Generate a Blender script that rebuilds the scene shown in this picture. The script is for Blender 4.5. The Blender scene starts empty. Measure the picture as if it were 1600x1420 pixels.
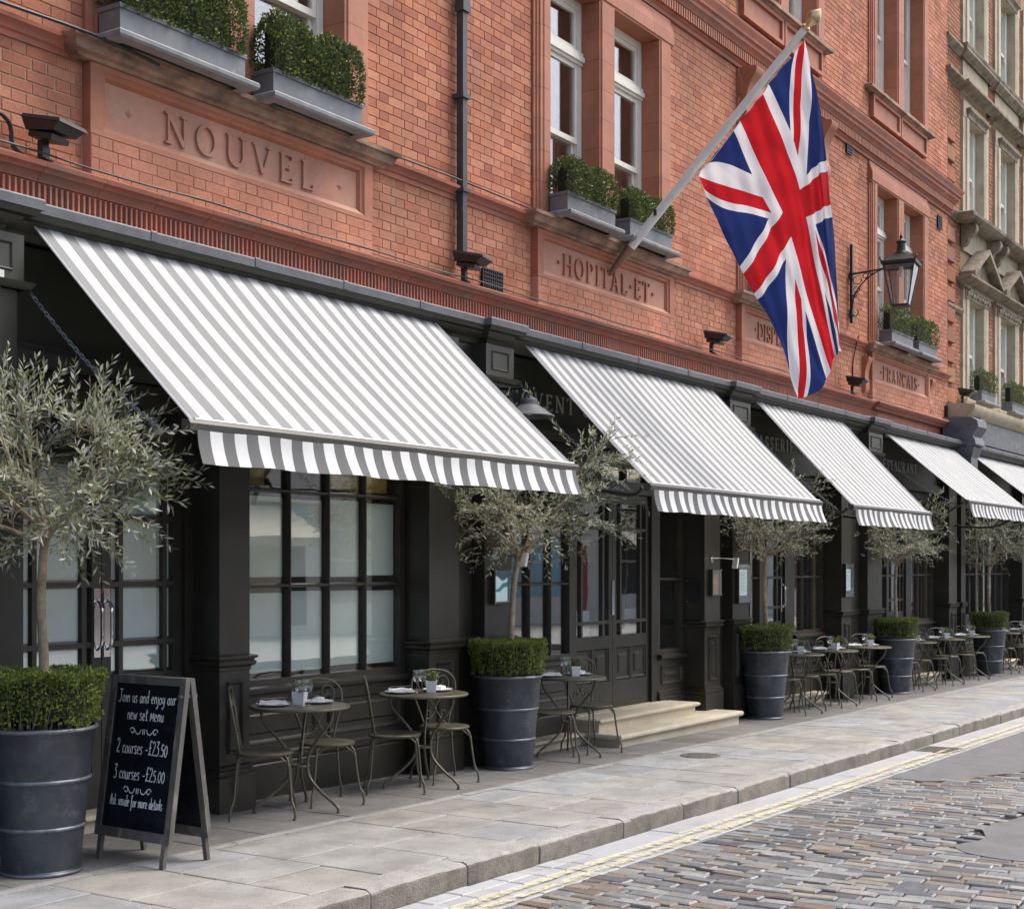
import bpy, math, random
from mathutils import Vector, Matrix
PI = math.pi
scene = bpy.context.scene
col = scene.collection

# ------------------------------------------------------------------ camera, world, sun, exposure
THETA = math.radians(33.397)            # angle between the street (+X) and the line of sight
cam_d = bpy.data.cameras.new('camera')
cam = bpy.data.objects.new('camera', cam_d)
col.objects.link(cam)
cam.location = (0, 0, 1.70)
cam.rotation_euler = (PI / 2, 0, THETA - PI / 2)
cam_d.sensor_width = 36
cam_d.lens = 49.995
cam_d.shift_y = 0.1094
cam_d.clip_end = 600
scene.camera = cam

SUN_EL, SUN_AZ = math.radians(58), math.radians(-38)     # azimuth measured from +X, towards the street side
world = bpy.data.worlds.new('World')
scene.world = world
world.use_nodes = True
wn = world.node_tree.nodes
wl = world.node_tree.links
wn.clear()
w_out = wn.new('ShaderNodeOutputWorld')
w_bg = wn.new('ShaderNodeBackground')
w_sky = wn.new('ShaderNodeTexSky')
w_sky.sky_type = 'NISHITA'
w_sky.sun_disc = False
w_sky.sun_elevation = SUN_EL
w_sky.sun_rotation = PI / 2 - SUN_AZ
w_sky.air_density = 0.92
w_sky.dust_density = 4.6
w_sky.ozone_density = 0.75
w_bg.inputs['Strength'].default_value = 0.14
wl.new(w_sky.outputs[0], w_bg.inputs[0])
wl.new(w_bg.outputs[0], w_out.inputs[0])

sun_d = bpy.data.lights.new('sun', 'SUN')
sun_d.energy = 1.3
sun_d.angle = math.radians(35)
sun_d.color = (1.0, 0.985, 0.965)
sun = bpy.data.objects.new('sun', sun_d)
col.objects.link(sun)
_sd = Vector((math.cos(SUN_EL) * math.cos(SUN_AZ), math.cos(SUN_EL) * math.sin(SUN_AZ), math.sin(SUN_EL)))
sun.rotation_euler = _sd.to_track_quat('Z', 'Y').to_euler()
sun.location = (12, -4, 20)

scene.view_settings.view_transform = 'Standard'
scene.view_settings.look = 'None'
scene.view_settings.gamma = 1
scene.view_settings.use_curve_mapping = False
scene.view_settings.exposure = 1.0
scene.render.engine = 'CYCLES'
scene.cycles.max_bounces = 6
scene.cycles.transparent_max_bounces = 12
scene.cycles.use_denoising = True

# ------------------------------------------------------------------ shared numbers (metres)
SLOPE = 0.01165                          # the street falls away along +X
def gz(x): return -SLOPE * (x - 9.317)
PF, RP, WALL = 6.95, 7.20, 7.40          # pilaster fronts, shop windows, brick wall
ROAD = -0.13

# ------------------------------------------------------------------ materials
def _n(t, kind, **kw):
    n = t.nodes.new(kind)
    for k, v in kw.items():
        if k in n.inputs: n.inputs[k].default_value = v
        else: setattr(n, k, v)
    return n

def rand_node(t):
    g = _n(t, 'ShaderNodeNewGeometry')
    o = _n(t, 'ShaderNodeObjectInfo')
    a = _n(t, 'ShaderNodeMath', operation='ADD')
    f = _n(t, 'ShaderNodeMath', operation='FRACT')
    t.links.new(g.outputs['Random Per Island'], a.inputs[0])
    t.links.new(o.outputs['Random'], a.inputs[1])
    t.links.new(a.outputs[0], f.inputs[0])
    return f.outputs[0]

def ramp_node(t, fac, stops, mode='LINEAR'):
    r = _n(t, 'ShaderNodeValToRGB')
    r.color_ramp.interpolation = mode
    e = r.color_ramp.elements
    while len(e) < len(stops): e.new(0.5)
    for el, (p, c) in zip(e, stops):
        el.position = p
        el.color = (c[0], c[1], c[2], 1) if len(c) == 3 else c
    t.links.new(fac, r.inputs[0])
    return r.outputs[0]

def mixc(t, fac, a, b, mode='MIX'):
    m = _n(t, 'ShaderNodeMix', data_type='RGBA', blend_type=mode)
    for sock, v in ((m.inputs[0], fac), (m.inputs[6], a), (m.inputs[7], b)):
        if hasattr(v, 'is_output'): t.links.new(v, sock)
        elif isinstance(v, (int, float)): sock.default_value = v
        else: sock.default_value = (v[0], v[1], v[2], 1)
    return m.outputs[2]

def noise(t, scale, detail=4, rough=0.6, stretch=None, distort=0.0):
    g = _n(t, 'ShaderNodeNewGeometry')
    p = g.outputs['Position']
    if stretch:
        v = _n(t, 'ShaderNodeVectorMath', operation='MULTIPLY')
        v.inputs[1].default_value = stretch
        t.links.new(p, v.inputs[0])
        p = v.outputs[0]
    n = _n(t, 'ShaderNodeTexNoise', Scale=scale, Detail=detail, Roughness=rough, Distortion=distort)
    t.links.new(p, n.inputs['Vector'])
    return n.outputs['Fac']

def stretch01(t, fac, lo, hi):
    m = _n(t, 'ShaderNodeMapRange')
    m.inputs[1].default_value, m.inputs[2].default_value = lo, hi
    t.links.new(fac, m.inputs[0])
    return m.outputs[0]

def mat(name, c, rough=0.6, metal=0.0, var=0.0, vscale=6, rnd=None, dirt=None, dscale=2.0, dlo=0.5, dhi=0.75,
        dstretch=None, fine=0.0, fscale=90, bump=0.0, bscale=60, spec=0.5, coat=0.0, rvar=0.0):
    """c base colour; rnd list of colours picked per piece; var soft mottling; dirt second colour in patches; fine grain; bump relief."""
    m = bpy.data.materials.new(name)
    m.use_nodes = True
    t = m.node_tree
    b = t.nodes['Principled BSDF']
    colr = (c[0], c[1], c[2])
    if rnd:
        stops = [(i / len(rnd), q) for i, q in enumerate(rnd)]
        colr = ramp_node(t, rand_node(t), stops, 'CONSTANT' if len(rnd) > 5 else 'LINEAR')
    if var:
        f = stretch01(t, noise(t, vscale), 0.3, 0.7)
        lo = tuple(1 - var for _ in range(3)); hi = tuple(1 + var for _ in range(3))
        k = mixc(t, f, lo, hi)
        colr = mixc(t, 1.0, colr, k, 'MULTIPLY')
    if dirt:
        f = stretch01(t, noise(t, dscale, 6, 0.65, dstretch), dlo, dhi)
        colr = mixc(t, f, colr, dirt)
    if fine:
        f = stretch01(t, noise(t, fscale, 2, 0.7), 0.25, 0.75)
        k = mixc(t, f, (1 - fine,) * 3, (1 + fine,) * 3)
        colr = mixc(t, 1.0, colr, k, 'MULTIPLY')
    if hasattr(colr, 'is_output'): t.links.new(colr, b.inputs['Base Color'])
    else: b.inputs['Base Color'].default_value = (*colr, 1)
    b.inputs['Roughness'].default_value = rough
    if rvar:
        f = noise(t, 9, 4, 0.6)
        mr = _n(t, 'ShaderNodeMapRange')
        mr.inputs[1].default_value, mr.inputs[2].default_value = 0.3, 0.7
        mr.inputs[3].default_value, mr.inputs[4].default_value = rough - rvar, rough + rvar
        t.links.new(f, mr.inputs[0])
        t.links.new(mr.outputs[0], b.inputs['Roughness'])
    b.inputs['Metallic'].default_value = metal
    b.inputs['Specular IOR Level'].default_value = spec
    b.inputs['Coat Weight'].default_value = coat
    if bump:
        bn = _n(t, 'ShaderNodeBump', Strength=bump, Distance=0.01)
        t.links.new(noise(t, bscale, 5, 0.65), bn.inputs['Height'])
        t.links.new(bn.outputs[0], b.inputs['Normal'])
    return m

BR = [(0.445, 0.168, 0.092), (0.485, 0.196, 0.112), (0.395, 0.140, 0.078), (0.455, 0.176, 0.098), (0.51, 0.222, 0.132),
      (0.425, 0.155, 0.085), (0.335, 0.112, 0.068), (0.49, 0.190, 0.100), (0.465, 0.182, 0.108), (0.43, 0.150, 0.076), (0.375, 0.135, 0.08), (0.47, 0.205, 0.125)]
m_brick = mat('brick_red', (0.408, 0.133, 0.063), 0.85, rnd=BR, var=0.22, vscale=1.4, dirt=(0.296, 0.142, 0.093), dscale=1.5, dlo=0.5, dhi=0.82, dstretch=(1, 1, 0.4), fine=0.2, fscale=60, bump=0.6, bscale=140)
m_brick_low = mat('brick_low', (0.408, 0.133, 0.063), 0.85, rnd=[(0.418, 0.169, 0.096), (0.444, 0.188, 0.111), (0.383, 0.147, 0.086), (0.428, 0.173, 0.098), (0.398, 0.163, 0.096), (0.459, 0.199, 0.123), (0.393, 0.142, 0.081)],
                  var=0.24, vscale=2.2, dirt=(0.449, 0.257, 0.160), dscale=2.3, dlo=0.52, dhi=0.85, fine=0.22, fscale=60, bump=0.7, bscale=110)
m_brick_pale = mat('brick_pale', (0.408, 0.133, 0.063), 0.85, rnd=[(0.449, 0.195, 0.116), (0.469, 0.214, 0.131), (0.418, 0.171, 0.100), (0.459, 0.199, 0.120), (0.433, 0.190, 0.120)],
                  var=0.22, vscale=2.2, dirt=(0.347, 0.166, 0.107), dscale=2.0, dlo=0.5, dhi=0.85, fine=0.2, fscale=60, bump=0.6, bscale=110)
m_mortar_dark = mat('mortar_dark', (0.215, 0.10, 0.062), 0.95, var=0.3)
m_mortar_pale = mat('mortar_pale', (0.43, 0.27, 0.17), 0.95, var=0.15, fine=0.15)
m_terra = mat('terracotta', (0.42, 0.12, 0.07), 0.62, rnd=[(0.385, 0.145, 0.078), (0.35, 0.125, 0.066), (0.405, 0.16, 0.09), (0.37, 0.138, 0.075)], var=0.14, vscale=5,
              dirt=(0.30, 0.15, 0.10), dscale=2.0, dlo=0.5, dhi=0.85, fine=0.1, bump=0.2, bscale=70)
m_terra_pale = mat('terracotta_pale', (0.5, 0.2, 0.13), 0.7, rnd=[(0.44, 0.205, 0.135), (0.41, 0.18, 0.115), (0.455, 0.22, 0.15)], var=0.14, vscale=4,
                   dirt=(0.43, 0.27, 0.19), dscale=2.8, dlo=0.45, dhi=0.8, fine=0.1, bump=0.22, bscale=70)
m_cornice = mat('terracotta_cornice', (0.4, 0.12, 0.07), 0.65, rnd=[(0.41, 0.13, 0.075), (0.36, 0.115, 0.07), (0.43, 0.15, 0.09), (0.33, 0.13, 0.09)], var=0.16, vscale=4,
                dirt=(0.22, 0.15, 0.11), dscale=2.6, dlo=0.5, dhi=0.82, fine=0.12, bump=0.25, bscale=80)
m_sill = mat('stained_sill_stone', (0.40, 0.265, 0.185), 0.8, var=0.18, dirt=(0.10, 0.075, 0.058), dscale=2.6, dlo=0.40, dhi=0.66, dstretch=(1, 1, 2), fine=0.12, bump=0.3)
m_lead = mat('lead', (0.115, 0.12, 0.132), 0.5, 0.15, var=0.2, vscale=7, dirt=(0.33, 0.34, 0.35), dscale=5, dlo=0.62, dhi=0.9, fine=0.08, bump=0.25, bscale=14, rvar=0.1)
m_lead_pale = mat('lead_pale', (0.22, 0.225, 0.225), 0.7, 0.0, var=0.2, vscale=9, dirt=(0.20, 0.22, 0.24), dscale=7, dlo=0.5, dhi=0.8, fine=0.1, bump=0.3, bscale=20)
m_black = mat('black_paint', (0.029, 0.026, 0.020), 0.36, var=0.3, vscale=1.8, dirt=(0.055, 0.048, 0.036), dscale=2.2, dlo=0.55, dhi=0.95, dstretch=(1, 1, 0.4), bump=0.05, bscale=30, rvar=0.08)
m_green = mat('olive_black_paint', (0.040, 0.040, 0.030), 0.45, var=0.15, vscale=2.5, bump=0.05, bscale=30)
m_barwood = mat('glazing_paint', (0.038, 0.032, 0.024), 0.42, var=0.2, vscale=6, dirt=(0.10, 0.065, 0.035), dscale=6, dlo=0.62, dhi=0.85)
m_white = mat('white_paint', (0.74, 0.72, 0.64), 0.5, var=0.06, vscale=5, dirt=(0.45, 0.42, 0.35), dscale=5, dlo=0.6, dhi=0.9)
m_iron = mat('bistro_iron', (0.115, 0.105, 0.072), 0.42, 0.25, var=0.15, vscale=20)
m_blackiron = mat('black_iron', (0.014, 0.014, 0.016), 0.45, 0.0, var=0.2, vscale=20)
m_zinc = mat('planter_zinc', (0.060, 0.068, 0.082), 0.40, 0.45, var=0.34, vscale=6, dirt=(0.19, 0.20, 0.205), dscale=11, dlo=0.58, dhi=0.86, fine=0.10, fscale=120, bump=0.15, bscale=9, rvar=0.12)
m_zinc_rim = mat('planter_band', (0.15, 0.165, 0.185), 0.42, 0.5, var=0.25, vscale=10, dirt=(0.30, 0.33, 0.34), dscale=14, dlo=0.5, dhi=0.8, bump=0.15, bscale=20)
m_trough = mat('window_trough', (0.15, 0.158, 0.17), 0.5, 0.15, var=0.16, vscale=6, dirt=(0.38, 0.40, 0.41), dscale=9, dlo=0.6, dhi=0.85, bump=0.12, bscale=12)
m_pipe = mat('drainpipe_paint', (0.045, 0.052, 0.062), 0.45, var=0.2, vscale=5, dirt=(0.12, 0.12, 0.12), dscale=6, dlo=0.6, dhi=0.85)
m_soil = mat('soil', (0.03, 0.022, 0.014), 0.95, var=0.3, bump=0.6)
m_step = mat('limestone', (0.55, 0.49, 0.37), 0.75, var=0.10, vscale=4, dirt=(0.36, 0.30, 0.21), dscale=5, dlo=0.55, dhi=0.85, fine=0.08, bump=0.2)
SL = [(0.272, 0.27, 0.252), (0.293, 0.288, 0.264), (0.252, 0.256, 0.253), (0.278, 0.266, 0.238), (0.272, 0.282, 0.285), (0.315, 0.30, 0.26), (0.28, 0.277, 0.258), (0.255, 0.245, 0.222), (0.29, 0.30, 0.30)]
m_slab = mat('york_stone', (0.3, 0.28, 0.23), 0.66, rnd=SL, var=0.22, vscale=2.6, dirt=(0.135, 0.125, 0.108), dscale=3.4, dlo=0.50, dhi=0.86, fine=0.16, fscale=70, bump=0.28, bscale=30, rvar=0.08)
def spots(m, scale, size, c, keep=0.55):
    """old trodden gum and drips: small round marks here and there"""
    t = m.node_tree
    b = t.nodes['Principled BSDF']
    src = b.inputs['Base Color'].links[0].from_socket
    g = _n(t, 'ShaderNodeNewGeometry')
    v = _n(t, 'ShaderNodeTexVoronoi', Scale=scale)
    t.links.new(g.outputs['Position'], v.inputs['Vector'])
    d = _n(t, 'ShaderNodeMapRange')
    d.inputs[1].default_value, d.inputs[2].default_value, d.inputs[3].default_value, d.inputs[4].default_value = size * 0.7, size, 0.75, 0.0
    t.links.new(v.outputs['Distance'], d.inputs[0])
    sx = _n(t, 'ShaderNodeSeparateColor')
    t.links.new(v.outputs['Color'], sx.inputs[0])
    k = _n(t, 'ShaderNodeMath', operation='GREATER_THAN'); k.inputs[1].default_value = keep
    t.links.new(sx.outputs[0], k.inputs[0])
    f = _n(t, 'ShaderNodeMath', operation='MULTIPLY')
    t.links.new(d.outputs[0], f.inputs[0]); t.links.new(k.outputs[0], f.inputs[1])
    t.links.new(mixc(t, f.outputs[0], src, c), b.inputs['Base Color'])
spots(m_slab, 5.0, 0.085, (0.11, 0.105, 0.095), 0.6)
m_slab_dark = mat('forecourt_stone', (0.2, 0.19, 0.17), 0.75, rnd=[(0.165, 0.16, 0.15), (0.185, 0.178, 0.165), (0.145, 0.14, 0.132), (0.175, 0.17, 0.158)], var=0.2, vscale=4, dirt=(0.30, 0.29, 0.26), dscale=9, dlo=0.6, dhi=0.85, dstretch=(1, 3, 1), fine=0.12, bump=0.3)
m_granite = mat('granite_kerb', (0.3, 0.29, 0.26), 0.75, rnd=[(0.34, 0.335, 0.315), (0.29, 0.28, 0.255), (0.33, 0.315, 0.285), (0.31, 0.31, 0.30)], var=0.15, dirt=(0.15, 0.125, 0.09), dscale=7, dlo=0.52, dhi=0.85, fine=0.3, fscale=150, bump=0.9, bscale=90)
m_kerbface = mat('kerb_rough_face', (0.17, 0.155, 0.13), 0.9, var=0.25, dirt=(0.075, 0.062, 0.045), dscale=9, dlo=0.5, dhi=0.8, fine=0.35, fscale=120, bump=1.0, bscale=70)
ST = [(0.122, 0.13, 0.135), (0.165, 0.174, 0.178), (0.225, 0.232, 0.23), (0.088, 0.092, 0.097), (0.188, 0.15, 0.12), (0.285, 0.288, 0.28), (0.185, 0.193, 0.196), (0.235, 0.205, 0.16),
      (0.142, 0.152, 0.158), (0.165, 0.122, 0.098), (0.255, 0.26, 0.256), (0.17, 0.177, 0.18), (0.27, 0.245, 0.20), (0.185, 0.16, 0.135), (0.205, 0.213, 0.213), (0.105, 0.112, 0.12)]
m_sett = mat('granite_sett', (0.25, 0.25, 0.25), 0.45, rnd=ST, var=0.22, vscale=14, fine=0.2, fscale=110, bump=0.5, bscale=60, rvar=0.1)
m_gutter = mat('gutter_sett', (0.36, 0.37, 0.37), 0.55, rnd=[(0.36, 0.375, 0.385), (0.39, 0.40, 0.405), (0.335, 0.345, 0.355), (0.39, 0.38, 0.36)], var=0.14, vscale=5, dirt=(0.24, 0.235, 0.22), dscale=5, dlo=0.55, dhi=0.85, fine=0.1, bump=0.2)
m_roadbase = mat('road_bed', (0.035, 0.034, 0.032), 0.9, var=0.4, bump=0.5)
m_bed = mat('pavement_bed', (0.035, 0.032, 0.027), 0.95, var=0.3, bump=0.5)
m_asphalt = mat('asphalt', (0.15, 0.148, 0.15), 0.8, var=0.15, vscale=5, fine=0.35, fscale=160, bump=0.7, bscale=160)
m_bark = mat('olive_bark', (0.34, 0.265, 0.18), 0.9, var=0.3, vscale=14, dirt=(0.16, 0.125, 0.085), dscale=18, dlo=0.5, dhi=0.8, bump=0.7, bscale=45)
m_twig = mat('olive_twig', (0.20, 0.165, 0.11), 0.85, var=0.3, vscale=14)
m_chrome = mat('chrome', (0.75, 0.75, 0.76), 0.12, 1.0)
m_linen = mat('linen', (0.80, 0.80, 0.78), 0.8, var=0.04, bump=0.2)
m_china = mat('china', (0.80, 0.80, 0.80), 0.2)
m_pole = mat('pole_paint', (0.76, 0.76, 0.71), 0.45, var=0.06, dirt=(0.40, 0.39, 0.34), dscale=8, dlo=0.6, dhi=0.85)
m_polebase = mat('pole_socket', (0.23, 0.14, 0.09), 0.55, 0.3, var=0.2)
m_gold = mat('gilt', (0.62, 0.45, 0.26), 0.28, 0.9, var=0.15)
m_slate = mat('chalkboard', (0.008, 0.009, 0.014), 0.22, var=0.5, vscale=5, rvar=0.08)
m_frame = mat('weathered_frame', (0.10, 0.094, 0.085), 0.6, var=0.25, vscale=9, dirt=(0.30, 0.27, 0.22), dscale=14, dlo=0.55, dhi=0.8, dstretch=(1, 1, 0.3))
m_chalk = mat('chalk', (0.82, 0.84, 0.86), 0.9)
m_fascialet = mat('sign_lettering', (0.46, 0.46, 0.42), 0.5)
m_stone = mat('portland_stone', (0.46, 0.395, 0.285), 0.8, var=0.14, vscale=4, dirt=(0.20, 0.18, 0.135), dscale=3.0, dlo=0.52, dhi=0.85, dstretch=(1, 1, 0.5), fine=0.08, bump=0.25)
m_stone_dark = mat('sooty_stone', (0.30, 0.25, 0.18), 0.85, var=0.2, vscale=5, dirt=(0.085, 0.075, 0.055), dscale=4.5, dlo=0.42, dhi=0.75, fine=0.1, bump=0.35)
m_brick_brown = mat('brick_brown', (0.33, 0.14, 0.07), 0.88, rnd=[(0.35, 0.14, 0.07), (0.29, 0.105, 0.055), (0.38, 0.17, 0.085), (0.26, 0.12, 0.07), (0.36, 0.125, 0.065), (0.33, 0.155, 0.08)],
                    var=0.22, vscale=2, dirt=(0.13, 0.095, 0.06), dscale=1.6, dlo=0.55, dhi=0.85, fine=0.15, bump=0.4, bscale=120)
m_mortar_brown = mat('mortar_brown', (0.30, 0.23, 0.14), 0.95, var=0.2)
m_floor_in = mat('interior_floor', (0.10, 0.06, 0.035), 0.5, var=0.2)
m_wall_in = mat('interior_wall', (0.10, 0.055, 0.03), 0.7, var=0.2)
m_ochre = mat('ochre_curtain', (0.62, 0.42, 0.12), 0.8, var=0.25, vscale=8, dirt=(0.20, 0.09, 0.03), dscale=12, dlo=0.5, dhi=0.8)
m_redcur = mat('red_curtain', (0.36, 0.10, 0.07), 0.8, var=0.3, vscale=10)
m_greycur = mat('grey_blind', (0.42, 0.40, 0.37), 0.8, var=0.12)
m_net = mat('net_curtain', (0.66, 0.64, 0.60), 0.9, var=0.15, vscale=9, dirt=(0.45, 0.43, 0.40), dscale=7, dlo=0.5, dhi=0.8, dstretch=(3, 1, 0.2))
m_film = mat('frosted_film', (0.80, 0.86, 0.85), 0.5, var=0.08, vscale=1.4, dirt=(0.82, 0.84, 0.75), dscale=1.1, dlo=0.45, dhi=0.75, dstretch=(1.6, 1, 0.5))
m_print_w = mat('print_white', (0.78, 0.81, 0.83), 0.35)
m_lit = mat('backlit_print', (0.7, 0.74, 0.76), 0.4)
_b = m_lit.node_tree.nodes['Principled BSDF']
_b.inputs['Emission Color'].default_value = (0.85, 0.95, 1.0, 1)
_b.inputs['Emission Strength'].default_value = 0.22
m_print_o = mat('print_copper', (0.62, 0.25, 0.11), 0.35, var=0.2, vscale=22)
m_print_t = mat('print_teal', (0.12, 0.42, 0.50), 0.4, var=0.4, vscale=18)
m_print_k = mat('print_black', (0.012, 0.012, 0.014), 0.3)
m_yellow = mat('yellow_paint', (0.60, 0.53, 0.31), 0.7, var=0.12, vscale=9, fine=0.1)

def worn(m, scale=16, lo=0.36, hi=0.62):
    """paint worn through in patches: what is under it shows"""
    t = m.node_tree
    b = t.nodes['Principled BSDF']
    t.links.new(stretch01(t, noise(t, scale, 5, 0.7), lo, hi), b.inputs['Alpha'])
worn(m_yellow)

def glass(name, tint=(0.92, 0.95, 0.94), ior=1.5, boost=0.0):
    m = bpy.data.materials.new(name)
    m.use_nodes = True
    t = m.node_tree
    t.nodes.clear()
    out = _n(t, 'ShaderNodeOutputMaterial')
    mx = _n(t, 'ShaderNodeMixShader')
    tr = _n(t, 'ShaderNodeBsdfTransparent', Color=(*tint, 1))
    gl = _n(t, 'ShaderNodeBsdfGlossy', Color=(1, 1, 1, 1), Roughness=0.015)
    fr = _n(t, 'ShaderNodeFresnel', IOR=ior)
    gm = _n(t, 'ShaderNodeNewGeometry')       # a thin pane reflects alike from both of its faces
    im = _n(t, 'ShaderNodeMath', operation='MULTIPLY_ADD')
    im.inputs[1].default_value = 1 / ior - ior
    im.inputs[2].default_value = ior
    t.links.new(gm.outputs['Backfacing'], im.inputs[0])
    t.links.new(im.outputs[0], fr.inputs['IOR'])
    ad = _n(t, 'ShaderNodeMath', operation='ADD', use_clamp=True)
    ad.inputs[1].default_value = boost
    bn = _n(t, 'ShaderNodeBump', Strength=0.03, Distance=0.02)
    t.links.new(noise(t, 2.2, 2, 0.5), bn.inputs['Height'])
    t.links.new(bn.outputs[0], gl.inputs['Normal'])
    t.links.new(fr.outputs[0], ad.inputs[0])
    t.links.new(ad.outputs[0], mx.inputs[0])
    t.links.new(tr.outputs[0], mx.inputs[1])
    t.links.new(gl.outputs[0], mx.inputs[2])
    t.links.new(mx.outputs[0], out.inputs[0])
    return m
m_glass = glass('window_glass', boost=0.13)
m_wine = glass('wine_glass', (0.96, 0.975, 0.98), 1.5, 0.04)
m_lampglass = glass('lantern_glass', (0.90, 0.91, 0.90), 1.5, 0.05)

def leafmat(name, cols, back, rough=0.45):
    m = bpy.data.materials.new(name)
    m.use_nodes = True
    t = m.node_tree
    b = t.nodes['Principled BSDF']
    c = ramp_node(t, rand_node(t), [(i / max(1, len(cols) - 1), q) for i, q in enumerate(cols)])
    g = _n(t, 'ShaderNodeNewGeometry')
    c = mixc(t, g.outputs['Backfacing'], c, back)
    t.links.new(c, b.inputs['Base Color'])
    b.inputs['Roughness'].default_value = rough
    b.inputs['Specular IOR Level'].default_value = 0.35
    tl = _n(t, 'ShaderNodeBsdfTranslucent')
    t.links.new(c, tl.inputs[0])
    mx = _n(t, 'ShaderNodeMixShader')
    mx.inputs[0].default_value = 0.3
    t.links.new(b.outputs[0], mx.inputs[1])
    t.links.new(tl.outputs[0], mx.inputs[2])
    t.links.new(mx.outputs[0], t.nodes['Material Output'].inputs[0])
    return m
m_olive = leafmat('olive_leaf', [(0.17, 0.20, 0.085), (0.25, 0.275, 0.125), (0.33, 0.355, 0.20), (0.20, 0.225, 0.11), (0.44, 0.46, 0.29)], (0.52, 0.54, 0.44))
m_box = leafmat('box_leaf', [(0.11, 0.155, 0.018), (0.20, 0.26, 0.035), (0.29, 0.345, 0.055), (0.14, 0.19, 0.026), (0.40, 0.44, 0.09)], (0.12, 0.16, 0.05), 0.4)
m_boxwin = leafmat('window_box_leaf', [(0.055, 0.09, 0.02), (0.10, 0.14, 0.03), (0.20, 0.24, 0.05), (0.07, 0.11, 0.025), (0.36, 0.38, 0.10)], (0.08, 0.105, 0.045), 0.35)
m_herb = leafmat('herb_leaf', [(0.10, 0.15, 0.03), (0.17, 0.22, 0.06), (0.24, 0.28, 0.10)], (0.22, 0.26, 0.11))

# striped awning cloth, stripes across the local x axis
def cloth(name, period, grey, white):
    m = bpy.data.materials.new(name)
    m.use_nodes = True
    t = m.node_tree
    b = t.nodes['Principled BSDF']
    tc = _n(t, 'ShaderNodeTexCoord')
    sx = _n(t, 'ShaderNodeSeparateXYZ')
    t.links.new(tc.outputs['Object'], sx.inputs[0])
    d = _n(t, 'ShaderNodeMath', operation='DIVIDE'); d.inputs[1].default_value = period
    f = _n(t, 'ShaderNodeMath', operation='FRACT')
    g = _n(t, 'ShaderNodeMath', operation='GREATER_THAN'); g.inputs[1].default_value = 0.5
    t.links.new(sx.outputs[0], d.inputs[0]); t.links.new(d.outputs[0], f.inputs[0]); t.links.new(f.outputs[0], g.inputs[0])
    c = mixc(t, g.outputs[0], grey, white)
    k = mixc(t, stretch01(t, noise(t, 2.6, 6, 0.65, (1, 1, 0.5)), 0.3, 0.75), (0.86, 0.865, 0.87), (1.05, 1.05, 1.04))
    c = mixc(t, 1.0, c, k, 'MULTIPLY')
    t.links.new(c, b.inputs['Base Color'])
    b.inputs['Roughness'].default_value = 0.75
    b.inputs['Specular IOR Level'].default_value = 0.2
    bn = _n(t, 'ShaderNodeBump', Strength=0.12, Distance=0.01)
    t.links.new(noise(t, 5, 3, 0.5), bn.inputs['Height'])
    t.links.new(bn.outputs[0], b.inputs['Normal'])
    tl = _n(t, 'ShaderNodeBsdfTranslucent')
    t.links.new(c, tl.inputs[0])
    mx = _n(t, 'ShaderNodeMixShader'); mx.inputs[0].default_value = 0.12
    t.links.new(b.outputs[0], mx.inputs[1]); t.links.new(tl.outputs[0], mx.inputs[2])
    t.links.new(mx.outputs[0], t.nodes['Material Output'].inputs[0])
    return m
m_cloth = cloth('awning_stripes', 0.1855, (0.27, 0.274, 0.268), (0.61, 0.618, 0.61))  # stripe grey lifted: skylight on the sloping canopy put into the colour
m_valance = cloth('valance_stripes', 0.1855, (0.155, 0.156, 0.154), (0.70, 0.705, 0.695))  # same cloth as the canopy; weaker light painted into its darker grey
m_hem = mat('awning_hem', (0.66, 0.66, 0.65), 0.7)
m_awbar = mat('awning_bar', (0.075, 0.072, 0.062), 0.4, 0.2, var=0.1)

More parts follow.
